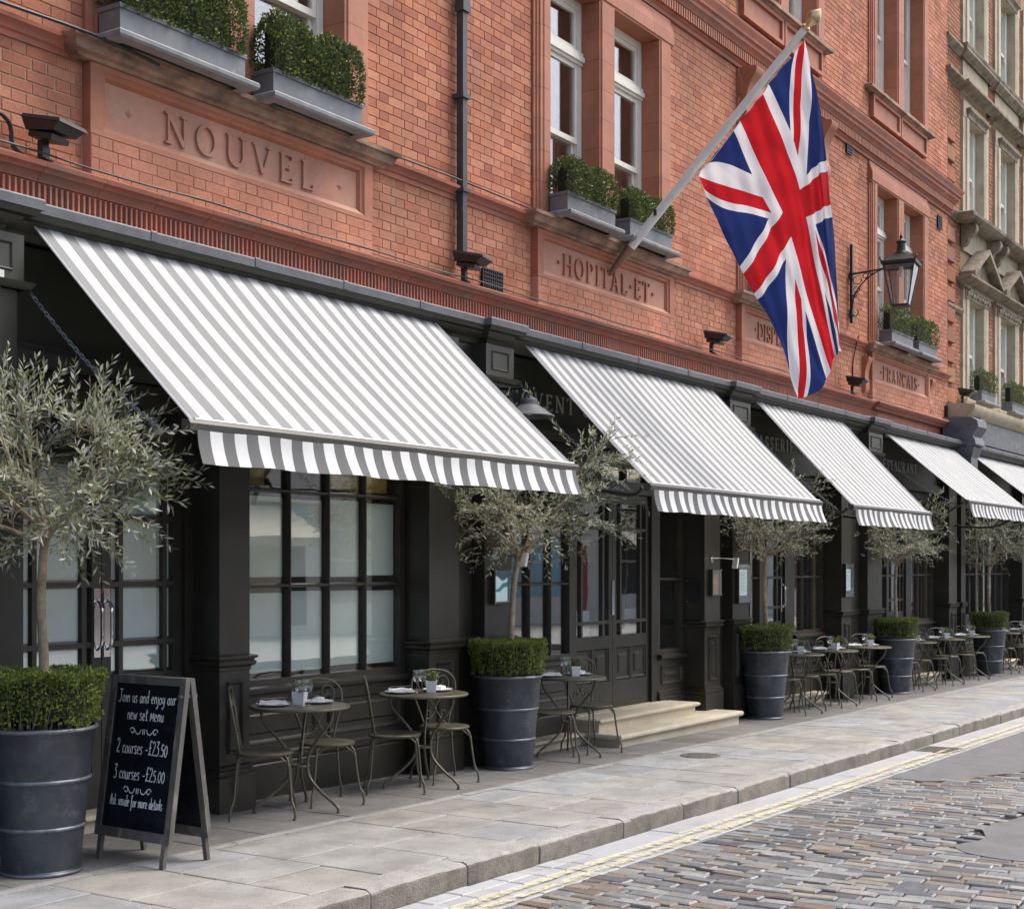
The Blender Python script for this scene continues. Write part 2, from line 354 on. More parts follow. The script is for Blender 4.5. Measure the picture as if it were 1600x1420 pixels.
# union flag from its own UVs (u 0..2 along the fly, v 0..1 along the hoist)
def flagmat():
    m = bpy.data.materials.new('flag_cloth')
    m.use_nodes = True
    t = m.node_tree
    b = t.nodes['Principled BSDF']
    uv = _n(t, 'ShaderNodeUVMap')
    s = _n(t, 'ShaderNodeSeparateXYZ')
    t.links.new(uv.outputs[0], s.inputs[0])
    def op(o, a, c=None, d=None):
        n = _n(t, 'ShaderNodeMath', operation=o)
        for i, q in enumerate((a, c, d)):
            if q is None: continue
            if hasattr(q, 'is_output'): t.links.new(q, n.inputs[i])
            else: n.inputs[i].default_value = q
        return n.outputs[0]
    x = op('SUBTRACT', s.outputs[0], 1.0)
    y = op('SUBTRACT', s.outputs[1], 0.5)
    ax, ay = op('ABSOLUTE', x), op('ABSOLUTE', y)
    cross_r = op('MAXIMUM', op('LESS_THAN', ax, 0.1), op('LESS_THAN', ay, 0.1))
    cross_w = op('MAXIMUM', op('LESS_THAN', ax, 0.1667), op('LESS_THAN', ay, 0.1667))
    k = 1 / math.sqrt(1.25)
    sgn = op('SIGN', x)
    # signed distance from the diagonal of this quadrant
    d1 = op('MULTIPLY', op('SUBTRACT', y, op('MULTIPLY', x, 0.5)), k)
    d2 = op('MULTIPLY', op('ADD', y, op('MULTIPLY', x, 0.5)), k)
    same = op('GREATER_THAN', op('MULTIPLY', x, y), 0.0)
    dd = op('ADD', op('MULTIPLY', same, d1), op('MULTIPLY', op('SUBTRACT', 1.0, same), d2))
    white_d = op('LESS_THAN', op('ABSOLUTE', dd), 0.1)
    e = op('MULTIPLY', dd, sgn)
    # counterchanged red
    red_d = op('MULTIPLY', op('GREATER_THAN', e, 0.0), op('LESS_THAN', e, 0.0667))
    blue, red, white = (0.022, 0.040, 0.165), (0.56, 0.018, 0.026), (0.80, 0.80, 0.82)
    c = mixc(t, white_d, blue, white)
    c = mixc(t, red_d, c, red)
    c = mixc(t, cross_w, c, white)
    c = mixc(t, cross_r, c, red)
    t.links.new(c, b.inputs['Base Color'])
    b.inputs['Roughness'].default_value = 0.7
    b.inputs['Specular IOR Level'].default_value = 0.2
    tl = _n(t, 'ShaderNodeBsdfTranslucent')
    t.links.new(c, tl.inputs[0])
    mx = _n(t, 'ShaderNodeMixShader'); mx.inputs[0].default_value = 0.42
    t.links.new(b.outputs[0], mx.inputs[1]); t.links.new(tl.outputs[0], mx.inputs[2])
    t.links.new(mx.outputs[0], t.nodes['Material Output'].inputs[0])
    return m
m_flag = flagmat()

# ------------------------------------------------------------------ mesh helpers
class MB:
    def __init__(s): s.v, s.f = [], []
    def add(s, vs, fs):
        n = len(s.v)
        s.v += [tuple(p) for p in vs]
        s.f += [tuple(i + n for i in f) for f in fs]
        return s
    def box(s, x0, x1, y0, y1, z0, z1):
        return s.add([(x0, y0, z0), (x1, y0, z0), (x1, y1, z0), (x0, y1, z0), (x0, y0, z1), (x1, y0, z1), (x1, y1, z1), (x0, y1, z1)],
                     [(0, 3, 2, 1), (4, 5, 6, 7), (0, 1, 5, 4), (1, 2, 6, 5), (2, 3, 7, 6), (3, 0, 4, 7)])
    def cbox(s, x0, x1, y0, y1, z0, z1, c=0.005, axis='y'):
        """box with its exposed face (low y, or high z) chamfered and its hidden face left out"""
        if axis == 'y':
            a = [(x0, y1, z0), (x1, y1, z0), (x1, y1, z1), (x0, y1, z1)]
            b = [(x0, y0 + c, z0), (x1, y0 + c, z0), (x1, y0 + c, z1), (x0, y0 + c, z1)]
            d = [(x0 + c, y0, z0 + c), (x1 - c, y0, z0 + c), (x1 - c, y0, z1 - c), (x0 + c, y0, z1 - c)]
        else:
            a = [(x0, y0, z0), (x1, y0, z0), (x1, y1, z0), (x0, y1, z0)]
            b = [(x0, y0, z1 - c), (x1, y0, z1 - c), (x1, y1, z1 - c), (x0, y1, z1 - c)]
            d = [(x0 + c, y0 + c, z1), (x1 - c, y0 + c, z1), (x1 - c, y1 - c, z1), (x0 + c, y1 - c, z1)]
        fs = []
        for i in range(4):
            j = (i + 1) % 4
            fs += [(i, j, 4 + j, 4 + i), (4 + i, 4 + j, 8 + j, 8 + i)]
        fs.append((8, 9, 10, 11))
        return s.add(a + b + d, fs)
    def sweep(s, path, prof, cap=True):
        """profile of (out, z) swept along an XY path; outward is to the right of travel"""
        P = [Vector((p[0], p[1])) for p in path]
        n, m = len(P), len(prof)
        vs = []
        for i, p in enumerate(P):
            d0 = (P[i] - P[i - 1]).normalized() if i > 0 else None
            d1 = (P[i + 1] - P[i]).normalized() if i < n - 1 else None
            n0 = Vector((d0.y, -d0.x)) if d0 else None
            n1 = Vector((d1.y, -d1.x)) if d1 else None
            if n0 is None: mi = n1
            elif n1 is None: mi = n0
            else:
                mi = (n0 + n1)
                mi = mi / max(0.2, mi.dot(n0))
            for (o, z) in prof: vs.append((p.x + mi.x * o, p.y + mi.y * o, z))
        fs = []
        for i in range(n - 1):
            for j in range(m - 1):
                a = i * m + j
                fs.append((a, a + m, a + m + 1, a + 1))
        if cap:
            fs.append(tuple(range(m - 1, -1, -1)))
            fs.append(tuple((n - 1) * m + j for j in range(m)))
        return s.add(vs, fs)
    def tube(s, pts, r, n=6, caps=True):
        P = [Vector(p) for p in pts]
        rs = r if isinstance(r, (list, tuple)) else [r] * len(P)
        t0 = (P[1] - P[0]).normalized()
        up = Vector((0, 0, 1)) if abs(t0.z) < 0.9 else Vector((1, 0, 0))
        a = t0.cross(up).normalized()
        vs = []
        for i, p in enumerate(P):
            t = (P[min(i + 1, len(P) - 1)] - P[max(i - 1, 0)])
            if t.length < 1e-9: t = t0
            t.normalize()
            a = (a - t * a.dot(t))
            a = a.normalized() if a.length > 1e-6 else t.orthogonal().normalized()
            b = t.cross(a)
            for k in range(n):
                q = 2 * PI * k / n
                vs.append(p + (a * math.cos(q) + b * math.sin(q)) * rs[i])
        fs = []
        for i in range(len(P) - 1):
            for k in range(n):
                k2 = (k + 1) % n
                fs.append((i * n + k, i * n + k2, (i + 1) * n + k2, (i + 1) * n + k))
        if caps:
            fs.append(tuple(range(n - 1, -1, -1)))
            fs.append(tuple((len(P) - 1) * n + k for k in range(n)))
        return s.add(vs, fs)
    def lathe(s, prof, n=24, c=(0, 0, 0), caps=True):
        vs, fs = [], []
        m = len(prof)
        for k in range(n):
            q = 2 * PI * k / n
            for (r, z) in prof: vs.append((c[0] + r * math.cos(q), c[1] + r * math.sin(q), c[2] + z))
        for k in range(n):
            k2 = (k + 1) % n
            for j in range(m - 1): fs.append((k * m + j, k2 * m + j, k2 * m + j + 1, k * m + j + 1))
        if caps:
            if prof[0][0] > 1e-5: fs.append(tuple(k * m for k in range(n - 1, -1, -1)))
            if prof[-1][0] > 1e-5: fs.append(tuple(k * m + m - 1 for k in range(n)))
        return s.add(vs, fs)
    def xform(s, M):
        s.v = [tuple(M @ Vector(p)) for p in s.v]
        return s
    def tilt(s):
        s.v = [(x, y, z + gz(x)) for x, y, z in s.v]
        return s
    def mesh(s, name, m, smooth=None, off=None):
        me = bpy.data.meshes.new(name)
        v = s.v if off is None else [(x - off[0], y - off[1], z - off[2]) for x, y, z in s.v]
        me.from_pydata(v, [], s.f)
        if m: me.materials.append(m)
        if smooth is not None:
            me.shade_smooth()
            if smooth < 179: me.set_sharp_from_angle(angle=math.radians(smooth))
        me.update()
        return me

def put(name, me, parent=None, loc=(0, 0, 0), rot=None, label=None, cat=None, group=None, kind=None):
    o = bpy.data.objects.new(name, me)
    col.objects.link(o)
    o.location = loc
    if rot: o.rotation_euler = rot
    if parent: o.parent = parent
    tag(o, label, cat, group, kind)
    return o
def tag(o, label=None, cat=None, group=None, kind=None):
    if label: o['label'] = label
    if cat: o['category'] = cat
    if group: o['group'] = group
    if kind: o['kind'] = kind
    return o
def thing(name, label, cat, loc=(0, 0, 0), rz=0.0, group=None):
    o = bpy.data.objects.new(name, None)
    col.objects.link(o)
    o.empty_display_size = 0.1
    o.location = loc
    o.rotation_euler = (0, 0, rz)
    return tag(o, label, cat, group)
def origin(p):
    v = Vector((0, 0, 0))
    while p:
        v += p.location
        p = p.parent
    return v
def part(name, mb, m, parent, smooth=None, label=None, kind=None, world=True):
    """a part or sub-part; mb in world coordinates unless world is False"""
    off = origin(parent) if (world and parent) else None
    return put(name, mb.mesh(name, m, smooth, off), parent, label=label, kind=kind)
def dup(root, loc, rz=0.0, label=None, group=None, scale=None):
    r = root.copy(); col.objects.link(r)
    r.location = loc; r.rotation_euler = (0, 0, rz)
    if scale: r.scale = (scale,) * 3
    if label: r['label'] = label
    if group: r['group'] = group
    for ch in list(root.children):
        c = ch.copy(); col.objects.link(c); c.parent = r
        for g in list(ch.children):
            d = g.copy(); col.objects.link(d); d.parent = c
    return r
def smoothline(pts, k=4):
    """Catmull-Rom through the points"""
    P = [Vector(p) for p in pts]
    if len(P) < 3: return P
    out = []
    for i in range(len(P) - 1):
        p0, p1, p2, p3 = P[max(i - 1, 0)], P[i], P[i + 1], P[min(i + 2, len(P) - 1)]
        for j in range(k):
            t = j / k
            out.append(0.5 * ((2 * p1) + (p2 - p0) * t + (2 * p0 - 5 * p1 + 4 * p2 - p3) * t * t + (3 * p1 - p0 - 3 * p2 + p3) * t ** 3))
    out.append(P[-1])
    return out

# ------------------------------------------------------------------ lettering
def arc(cx, cy, rx, ry, a0, a1, n=10):
    return [(cx + rx * math.cos(math.radians(a0 + (a1 - a0) * i / n)), cy + ry * math.sin(math.radians(a0 + (a1 - a0) * i / n))) for i in range(n + 1)]
TK, TN = 0.15, 0.065
def ser(x, y, w=0.13): return ([(x - w, y), (x + w, y)], TN)
ROMAN = {   # glyph: (width, strokes of (points, stroke width)); unit cap height
 'N': (0.86, [([(0.12, 0), (0.12, 1)], TN), ([(0.12, 0.97), (0.74, 0.03)], TK), ([(0.74, 0), (0.74, 1)], TN), ser(0.12, 0.03), ser(0.08, 0.97, 0.1), ser(0.74, 0.97)]),
 'O': (0.92, [(arc(0.46, 0.5, 0.37, 0.47, 0, 360, 28), 'O')]),
 'U': (0.84, [([(0.14, 1)] + arc(0.43, 0.34, 0.29, 0.32, 180, 300, 10), TK), (arc(0.43, 0.34, 0.29, 0.32, 300, 360, 5) + [(0.72, 1)], TN), ser(0.14, 0.97), ser(0.72, 0.97)]),
 'V': (0.82, [([(0.08, 1), (0.41, 0.02)], TK), ([(0.74, 1), (0.41, 0.02)], TN), ser(0.09, 0.97), ser(0.73, 0.97)]),
 'E': (0.68, [([(0.16, 0), (0.16, 1)], TK), ([(0.05, 0.97), (0.58, 0.97)], TN), ([(0.16, 0.52), (0.46, 0.52)], TN), ([(0.05, 0.03), (0.60, 0.03)], TN), ([(0.58, 1.0), (0.58, 0.84)], TN), ([(0.46, 0.60), (0.46, 0.44)], TN), ([(0.60, 0), (0.60, 0.18)], TN)]),
 'L': (0.66, [([(0.16, 0), (0.16, 1)], TK), ser(0.16, 0.97), ([(0.05, 0.03), (0.58, 0.03)], TN), ([(0.58, 0), (0.58, 0.2)], TN)]),
 'H': (0.90, [([(0.16, 0), (0.16, 1)], TK), ([(0.74, 0), (0.74, 1)], TK), ([(0.16, 0.5), (0.74, 0.5)], TN), ser(0.16, 0.03), ser(0.16, 0.97), ser(0.74, 0.03), ser(0.74, 0.97)]),
 'P': (0.70, [([(0.16, 0), (0.16, 1)], TK), ([(0.05, 0.97), (0.34, 0.97)] + arc(0.34, 0.72, 0.24, 0.25, 90, -90, 10) + [(0.16, 0.47)], 0.09), ser(0.16, 0.03)]),
 'I': (0.34, [([(0.17, 0), (0.17, 1)], TK), ser(0.17, 0.03), ser(0.17, 0.97)]),
 'T': (0.76, [([(0.38, 0), (0.38, 1)], TK), ([(0.04, 0.97), (0.72, 0.97)], TN), ([(0.05, 1), (0.05, 0.82)], TN), ([(0.71, 1), (0.71, 0.82)], TN), ser(0.38, 0.03)]),
 'A': (0.86, [([(0.12, 0), (0.43, 1)], TN), ([(0.43, 1), (0.74, 0)], TK), ([(0.22, 0.34), (0.62, 0.34)], TN), ser(0.11, 0.03, 0.11), ser(0.74, 0.03)]),
 'S': (0.60, [([(0.50, 0.80)] + arc(0.30, 0.74, 0.20, 0.23, 20, 250, 10) + arc(0.30, 0.27, 0.21, 0.24, 75, -160, 12), 0.10), ([(0.50, 0.97), (0.50, 0.76)], TN), ([(0.09, 0.03), (0.09, 0.25)], TN)]),
 'R': (0.80, [([(0.16, 0), (0.16, 1)], TK), ([(0.05, 0.97), (0.34, 0.97)] + arc(0.34, 0.73, 0.24, 0.24, 90, -90, 10) + [(0.16, 0.49)], 0.09), ([(0.34, 0.5), (0.70, 0.02)], TK), ser(0.16, 0.03), ser(0.72, 0.03, 0.07)]),
 'F': (0.62, [([(0.16, 0), (0.16, 1)], TK), ([(0.05, 0.97), (0.56, 0.97)], TN), ([(0.16, 0.52), (0.44, 0.52)], TN), ([(0.56, 1.0), (0.56, 0.84)], TN), ser(0.16, 0.03)]),
 'C': (0.82, [(arc(0.47, 0.5, 0.38, 0.47, 45, 315, 22), 'O'), ([(0.74, 0.97), (0.74, 0.74)], TN)]),
 'D': (0.86, [([(0.16, 0), (0.16, 1)], TK), ([(0.05, 0.97), (0.36, 0.97)] + arc(0.36, 0.5, 0.40, 0.47, 90, -90, 16) + [(0.05, 0.03)], 0.09)]),
 'G': (0.88, [(arc(0.47, 0.5, 0.38, 0.47, 45, 330, 22), 'O'), ([(0.74, 0.97), (0.74, 0.74)], TN), ([(0.76, 0.1), (0.76, 0.45)], TK), ser(0.76, 0.45, 0.11)]),
 'B': (0.74, [([(0.16, 0), (0.16, 1)], TK), ([(0.05, 0.97), (0.32, 0.97)] + arc(0.32, 0.75, 0.22, 0.22, 90, -90, 9) + [(0.16, 0.53)], 0.085), ([(0.30, 0.53)] + arc(0.34, 0.28, 0.26, 0.25, 90, -90, 10) + [(0.05, 0.03)], 0.09)]),
 'M': (1.02, [([(0.14, 0), (0.18, 1)], TN), ([(0.18, 1), (0.51, 0.05)], TK), ([(0.84, 1), (0.51, 0.05)], TN), ([(0.84, 1), (0.88, 0)], TK), ser(0.14, 0.03, 0.1), ser(0.88, 0.03), ser(0.16, 0.97, 0.08), ser(0.86, 0.97, 0.08)]),
 'X': (0.82, [([(0.12, 1), (0.70, 0)], TK), ([(0.70, 1), (0.12, 0)], TN), ser(0.12, 0.97), ser(0.70, 0.97, 0.1), ser(0.12, 0.03, 0.1), ser(0.70, 0.03)]),
 '.': (0.36, [([(0.11, 0.5), (0.25, 0.5)], 0.14)]),
 ' ': (0.30, []),
}
def ribbon(pts, w, k=0, h=1.0):
    """left and right outline of a stroke; w a number, or 'O' for thick sides and thin top and bottom"""
    P = [Vector((p[0], p[1])) for p in pts]
    L, Rr = [], []
    n = len(P)
    closed = n > 3 and (P[0] - P[-1]).length < 1e-4
    for i, p in enumerate(P):
        a = P[i - 1] if i > 0 else (P[n - 2] if closed else P[0])
        b = P[i + 1] if i < n - 1 else (P[1] if closed else P[-1])
        t = (b - a)
        t = t.normalized() if t.length > 1e-9 else Vector((1, 0))
        nn = Vector((-t.y, t.x))
        ww = (TN + (TK - TN) * abs(t.y)) if w == 'O' else w
        L.append(p + nn * ww / 2); Rr.append(p - nn * ww / 2)
    return L, Rr
def glyph_mesh(mb, strokes, ox, oz, size, y_back, depth, sx=1.0):
    """raised strokes facing -Y: x to the right, z up"""
    for k, (pts, w) in enumerate(strokes):
        L, Rr = ribbon(pts, w)
        yf = y_back - depth - 0.0004 * k
        n = len(L)
        vs, fs = [], []
        for (a, b) in zip(L, Rr):
            for q, y in ((a, yf), (b, yf), (a, y_back), (b, y_back)):
                vs.append((ox + q.x * size * sx, y, oz + q.y * size))
        for i in range(n - 1):
            a, b = i * 4, i * 4 + 4
            fs += [(a, a + 1, b + 1, b), (a + 2, a, b, b + 2), (a + 1, a + 3, b + 3, b + 1)]
        fs += [(0, 2, 3, 1), (4 * n - 4, 4 * n - 3, 4 * n - 1, 4 * n - 2)]
        mb.add(vs, fs)
def roman_width(txt, size, gap, sx=1.0): return sum(ROMAN[c][0] * size * sx + gap for c in txt) - gap
def roman(txt, x0, z0, size, y_back, depth, m, parent, gap=0.03, sx=1.0, name='letter'):
    x = x0
    for c in txt:
        w, st = ROMAN[c]
        if st:
            mb = MB()
            glyph_mesh(mb, st, x, z0, size, y_back, depth, sx)
            part(name if c != '.' else 'stop_mark', mb, m, parent)
        x += w * size * sx + gap

H_ = {  # handwriting, x-height 0.5
 'J': (0.42, [[(0.02, 0.98), (0.42, 1.0)], [(0.26, 0.98), (0.25, 0.3), (0.17, 0.03), (0.04, 0.0), (-0.04, 0.1)]]),
 'o': (0.36, [[(0.2, 0.5), (0.05, 0.36), (0.05, 0.12), (0.18, 0.0), (0.31, 0.14), (0.3, 0.38), (0.2, 0.5), (0.16, 0.48)]]),
 'i': (0.18, [[(0.09, 0.52), (0.09, 0.02)]]),
 'n': (0.36, [[(0.06, 0.52), (0.06, 0.0)], [(0.06, 0.34), (0.18, 0.52), (0.29, 0.42), (0.30, 0.0)]]),
 'u': (0.36, [[(0.06, 0.52), (0.06, 0.14), (0.15, 0.0), (0.27, 0.12), (0.30, 0.52)], [(0.30, 0.3), (0.31, 0.0)]]),
 's': (0.30, [[(0.26, 0.46), (0.14, 0.54), (0.05, 0.42), (0.14, 0.28), (0.25, 0.16), (0.16, 0.0), (0.03, 0.06)]]),
 'a': (0.36, [[(0.29, 0.44), (0.16, 0.52), (0.05, 0.3), (0.09, 0.04), (0.2, 0.02), (0.29, 0.3)], [(0.30, 0.52), (0.30, 0.0)]]),
 'd': (0.38, [[(0.30, 0.42), (0.16, 0.5), (0.05, 0.28), (0.09, 0.02), (0.22, 0.03), (0.31, 0.3)], [(0.32, 1.0), (0.31, 0.0)]]),
 'e': (0.34, [[(0.05, 0.26), (0.28, 0.32), (0.22, 0.5), (0.1, 0.48), (0.04, 0.24), (0.1, 0.02), (0.28, 0.06)]]),
 'j': (0.2, [[(0.13, 0.52), (0.13, -0.2), (0.04, -0.38), (-0.08, -0.3)]]),
 'y': (0.36, [[(0.05, 0.52), (0.08, 0.16), (0.18, 0.06), (0.29, 0.22)], [(0.31, 0.52), (0.28, -0.1), (0.16, -0.38), (0.02, -0.28)]]),
 'r': (0.28, [[(0.06, 0.52), (0.07, 0.0)], [(0.07, 0.32), (0.16, 0.5), (0.28, 0.46)]]),
 'w': (0.48, [[(0.03, 0.52), (0.12, 0.02), (0.23, 0.4), (0.33, 0.02), (0.44, 0.54)]]),
 't': (0.28, [[(0.14, 0.86), (0.13, 0.14), (0.2, 0.0), (0.28, 0.06)], [(0.02, 0.6), (0.28, 0.62)]]),
 'M': (0.5, [[(0.05, 0.0), (0.08, 0.62), (0.24, 0.2), (0.4, 0.64), (0.44, 0.0)]]),
 'm': (0.5, [[(0.05, 0.52), (0.05, 0.0)], [(0.05, 0.34), (0.14, 0.52), (0.22, 0.4), (0.23, 0.0)], [(0.23, 0.34), (0.34, 0.52), (0.42, 0.4), (0.43, 0.0)]]),
 'c': (0.32, [[(0.28, 0.42), (0.18, 0.52), (0.05, 0.32), (0.07, 0.06), (0.2, 0.0), (0.29, 0.1)]]),
 '2': (0.42, [[(0.05, 0.8), (0.16, 0.98), (0.31, 0.86), (0.27, 0.55), (0.04, 0.03), (0.14, 0.08), (0.28, 0.0), (0.40, 0.06)]]),
 '3': (0.38, [[(0.04, 0.96), (0.32, 0.98), (0.14, 0.6), (0.31, 0.5), (0.30, 0.14), (0.12, 0.0), (0.0, 0.1)]]),
 '5': (0.36, [[(0.32, 0.78), (0.1, 0.78), (0.08, 0.46), (0.24, 0.46), (0.31, 0.22), (0.18, 0.0), (0.03, 0.06)]]),
 '0': (0.38, [[(0.2, 0.78), (0.05, 0.55), (0.05, 0.2), (0.18, 0.0), (0.32, 0.2), (0.33, 0.58), (0.2, 0.78)]]),
 'L': (0.44, [[(0.40, 0.9), (0.28, 1.0), (0.18, 0.8), (0.2, 0.3), (0.08, 0.0), (0.2, 0.06), (0.42, 0.02)], [(0.06, 0.48), (0.34, 0.52)]]),
 '.': (0.14, [[(0.05, 0.02), (0.09, 0.03)]]),
 '-': (0.34, [[(0.04, 0.3), (0.30, 0.34)]]),
 'A': (0.44, [[(0.04, 0.0), (0.2, 0.98), (0.38, 0.0)], [(0.08, 0.36), (0.34, 0.38)]]),
 'k': (0.34, [[(0.06, 1.0), (0.06, 0.0)], [(0.28, 0.5), (0.07, 0.24), (0.30, 0.0)]]),
 'f': (0.28, [[(0.28, 0.94), (0.18, 1.0), (0.12, 0.8), (0.12, -0.2), (0.02, -0.36)], [(0.0, 0.46), (0.26, 0.5)]]),
 'l': (0.18, [[(0.09, 1.0), (0.09, 0.02)]]),
 ' ': (0.24, []),
}
def hand(mb, txt, cx, z0, size, y, w, rs, maxw=None):
    """chalk handwriting in the XZ plane, centred on cx, facing -Y"""
    gap = 0.045
    tot = sum(H_[c][0] + gap for c in txt) - gap
    sx = size
    if maxw and tot * sx > maxw: sx = maxw / tot
    x = cx - tot * sx / 2
    k = 0
    for c in txt:
        wd, st = H_[c]
        dz = rs.uniform(-0.02, 0.02) * size
        for pts in st:
            pl = smoothline([(p[0], p[1], 0) for p in pts], 5)
            L, Rr = ribbon([(p.x * sx, p.y * size) for p in pl], w * rs.uniform(0.85, 1.15))
            yy = y - 0.0002 * (k % 5); k += 1
            vs, fs = [], []
            for a, b in zip(L, Rr): vs += [(x + a.x, yy, z0 + dz + a.y), (x + b.x, yy, z0 + dz + b.y)]
            for i in range(len(L) - 1): fs.append((2 * i, 2 * i + 1, 2 * i + 3, 2 * i + 2))
            mb.add(vs, fs)
        x += (wd + gap) * sx

def flourish(mb, cx, z0, s, y, w):
    def spiral(x, sgn):
        pts = [(x + sgn * 0.03 * s * math.cos(a) * (1 - a / 9), 0.0 + 0.03 * s * math.sin(a) * (1 - a / 9)) for a in [0.2 + 0.6 * i for i in range(11)]]
        return pts[::-1]
    for sg in (-1, 1):
        sp = [(cx + sg * (0.125 * s) + p[0] - cx * 0, p[1]) for p in spiral(0, sg)]
        tail = [(cx + sg * 0.11 * s, 0.02 * s), (cx + sg * 0.075 * s, -0.018 * s), (cx + sg * 0.045 * s, -0.012 * s), (cx + sg * 0.03 * s, 0.018 * s)]
        for pl in (sp, tail):
            q = smoothline([(p[0], p[1], 0) for p in pl], 4)
            L, Rr = ribbon([(p.x, p.y) for p in q], w)
            vs, fs = [], []
            for a, b in zip(L, Rr): vs += [(a.x, y, z0 + a.y), (b.x, y, z0 + b.y)]
            for i in range(len(L) - 1): fs.append((2 * i, 2 * i + 1, 2 * i + 3, 2 * i + 2))
            mb.add(vs, fs)
    for dx in (-0.009, 0.009):
        mb.add([(cx + dx * s - w / 2, y, z0 - 0.02 * s), (cx + dx * s + w / 2, y, z0 - 0.02 * s), (cx + dx * s + w / 2, y, z0 + 0.02 * s), (cx + dx * s - w / 2, y, z0 + 0.02 * s)], [(0, 1, 2, 3)])

# ------------------------------------------------------------------ ground, road, pavement
R = random.Random(11)
g = MB().add([(-200, -200, 0), (220, -200, 0), (220, 200, 0), (-200, 200, 0)], [(0, 1, 2, 3)])
g.v = [(x, y, gz(x) - 0.45) for x, y, z in g.v]
put('ground', g.mesh('ground', m_roadbase), kind='structure')

road = MB()
for i in range(24):
    x0, x1 = -6 + i * 5, -1 + i * 5
    road.add([(x0, -4.61, ROAD - 0.021), (x1, -4.61, ROAD - 0.021), (x1, 4.62, ROAD - 0.021), (x0, 4.62, ROAD - 0.021)], [(0, 1, 2, 3)])
road_o = put('road', road.tilt().mesh('road', m_roadbase), kind='structure')

# tarmac repairs (flush with the setts)
ASP1 = [(12.40, 4.13), (12.30, 3.86), (12.52, 3.62), (13.0, 3.44), (13.55, 3.26), (14.6, 3.0), (16.2, 2.72), (19.0, 2.5), (26.0, 2.4), (34.0, 2.4), (34.0, 4.13), (20.0, 4.13), (15.0, 4.14)]
ASP2 = [(9.36, 2.72), (9.12, 2.44), (9.14, 2.20), (9.5, 1.5), (10.1, 0.6), (14.5, 0.3), (15.5, 1.2), (13.0, 2.05), (10.95, 2.62), (10.2, 2.78), (9.8, 2.62)]
def inside(p, poly):
    x, y = p; c = False
    for i in range(len(poly)):
        (x0, y0), (x1, y1) = poly[i - 1], poly[i]
        if (y0 > y) != (y1 > y) and x < (x1 - x0) * (y - y0) / (y1 - y0) + x0: c = not c
    return c
for poly in (ASP1, ASP2):
    pts = []
    for i in range(len(poly)):
        a, b = Vector(poly[i - 1]), Vector(poly[i])
        n = max(1, int((b - a).length / 0.12))
        for j in range(min(n, 40)):
            q = a.lerp(b, j / min(n, 40))
            pts.append((q.x + R.uniform(-0.025, 0.025), q.y + (R.uniform(-0.025, 0.025) if q.y < 4.1 else 0)))
    mb = MB().add([(x, y, ROAD - 0.001) for x, y in pts] + [(x, y, ROAD - 0.03) for x, y in pts],
                  [tuple(range(len(pts)))] + [(i, (i + 1) % len(pts), len(pts) + (i + 1) % len(pts), len(pts) + i) for i in range(len(pts))])
    put('tarmac_patch', mb.tilt().mesh('tarmac_patch', m_asphalt), road_o)

# setts: rows laid across the road, a little wavy and uneven
setts = []
x = 4.6
row = 0
while x < 22:
    w = R.uniform(0.085, 0.115)
    y = 4.14 + R.uniform(0, 0.03) - (0.13 if row % 2 else 0)
    if row % 2: setts.append((x, w, 4.02, 4.15))
    while y > -2.6:
        l = R.uniform(0.18, 0.28)
        setts.append((x, w, y - l, y))
        y -= l + R.uniform(0.005, 0.012)
    x += w + R.uniform(0.002, 0.010)
    row += 1
def sett_z(x, y): return 0.006 * math.sin(x * 2.1 + y * 1.3) + 0.004 * math.sin(x * 5.2 - y * 2.2)
def sett_dx(x, y): return 0.055 * math.sin(y * 2.3 + x * 0.9) + 0.03 * math.sin(y * 5.1 + x * 2.0)
SETT = []
for (x, w, y0, y1) in setts:
    xc, yc = x + w / 2, (y0 + y1) / 2
    if inside((xc, yc), ASP1) or inside((xc, yc), ASP2): continue
    if xc * 0.5504 - yc * 0.8349 > 0.42 * (xc * 0.8349 + yc * 0.5504) + 0.6: continue   # beyond the street's edge of interest
    SETT.append((x, w, y0, y1, xc, yc))
SETT.sort(key=lambda s: s[4] * 0.8349 + s[5] * 0.5504)
def in_view(xc, yc):
    d = xc * 0.8349 + yc * 0.5504
    u = 2222 * (xc * 0.5504 - yc * 0.8349) / d
    v = 885 + (1.83 + SLOPE * (xc - 9.3)) * 2222 / d
    return -790 < u < 790 and v < 1418
me_sett = MB().cbox(-0.055, 0.055, -0.115, 0.115, -0.05, 0, 0.008, 'z').mesh('sett', m_sett, 40)
rest = MB()
n_one = 0
for (x, w, y0, y1, xc, yc) in SETT:
    dx, z = sett_dx(xc, yc), ROAD + sett_z(xc, yc) + R.uniform(-0.004, 0.003)
    tx, ty, tz = R.uniform(-0.016, 0.016), R.uniform(-0.035, 0.035) + SLOPE, R.uniform(-0.02, 0.02) + 0.09 * math.cos(yc * 2.3 + xc * 0.9)
    if n_one < 300 and in_view(xc, yc):
        n_one += 1
        o = put('sett', me_sett, road_o, (xc + dx, yc, z + gz(xc)), (tx, ty, tz))
        o.scale = (w / 0.11, (y1 - y0) / 0.23, 1)
    else:
        mb = MB().cbox(-w / 2, w / 2, (y0 - y1) / 2, (y1 - y0) / 2, -0.05, 0, 0.008, 'z')
        mb.xform(Matrix.Translation((xc + dx, yc, z + gz(xc))) @ Matrix.Rotation(tz, 4, 'Z') @ Matrix.Rotation(ty, 4, 'Y') @ Matrix.Rotation(tx, 4, 'X'))
        rest.add(mb.v, mb.f)
put('setts', rest.mesh('setts', m_sett, 40), road_o, kind='stuff')

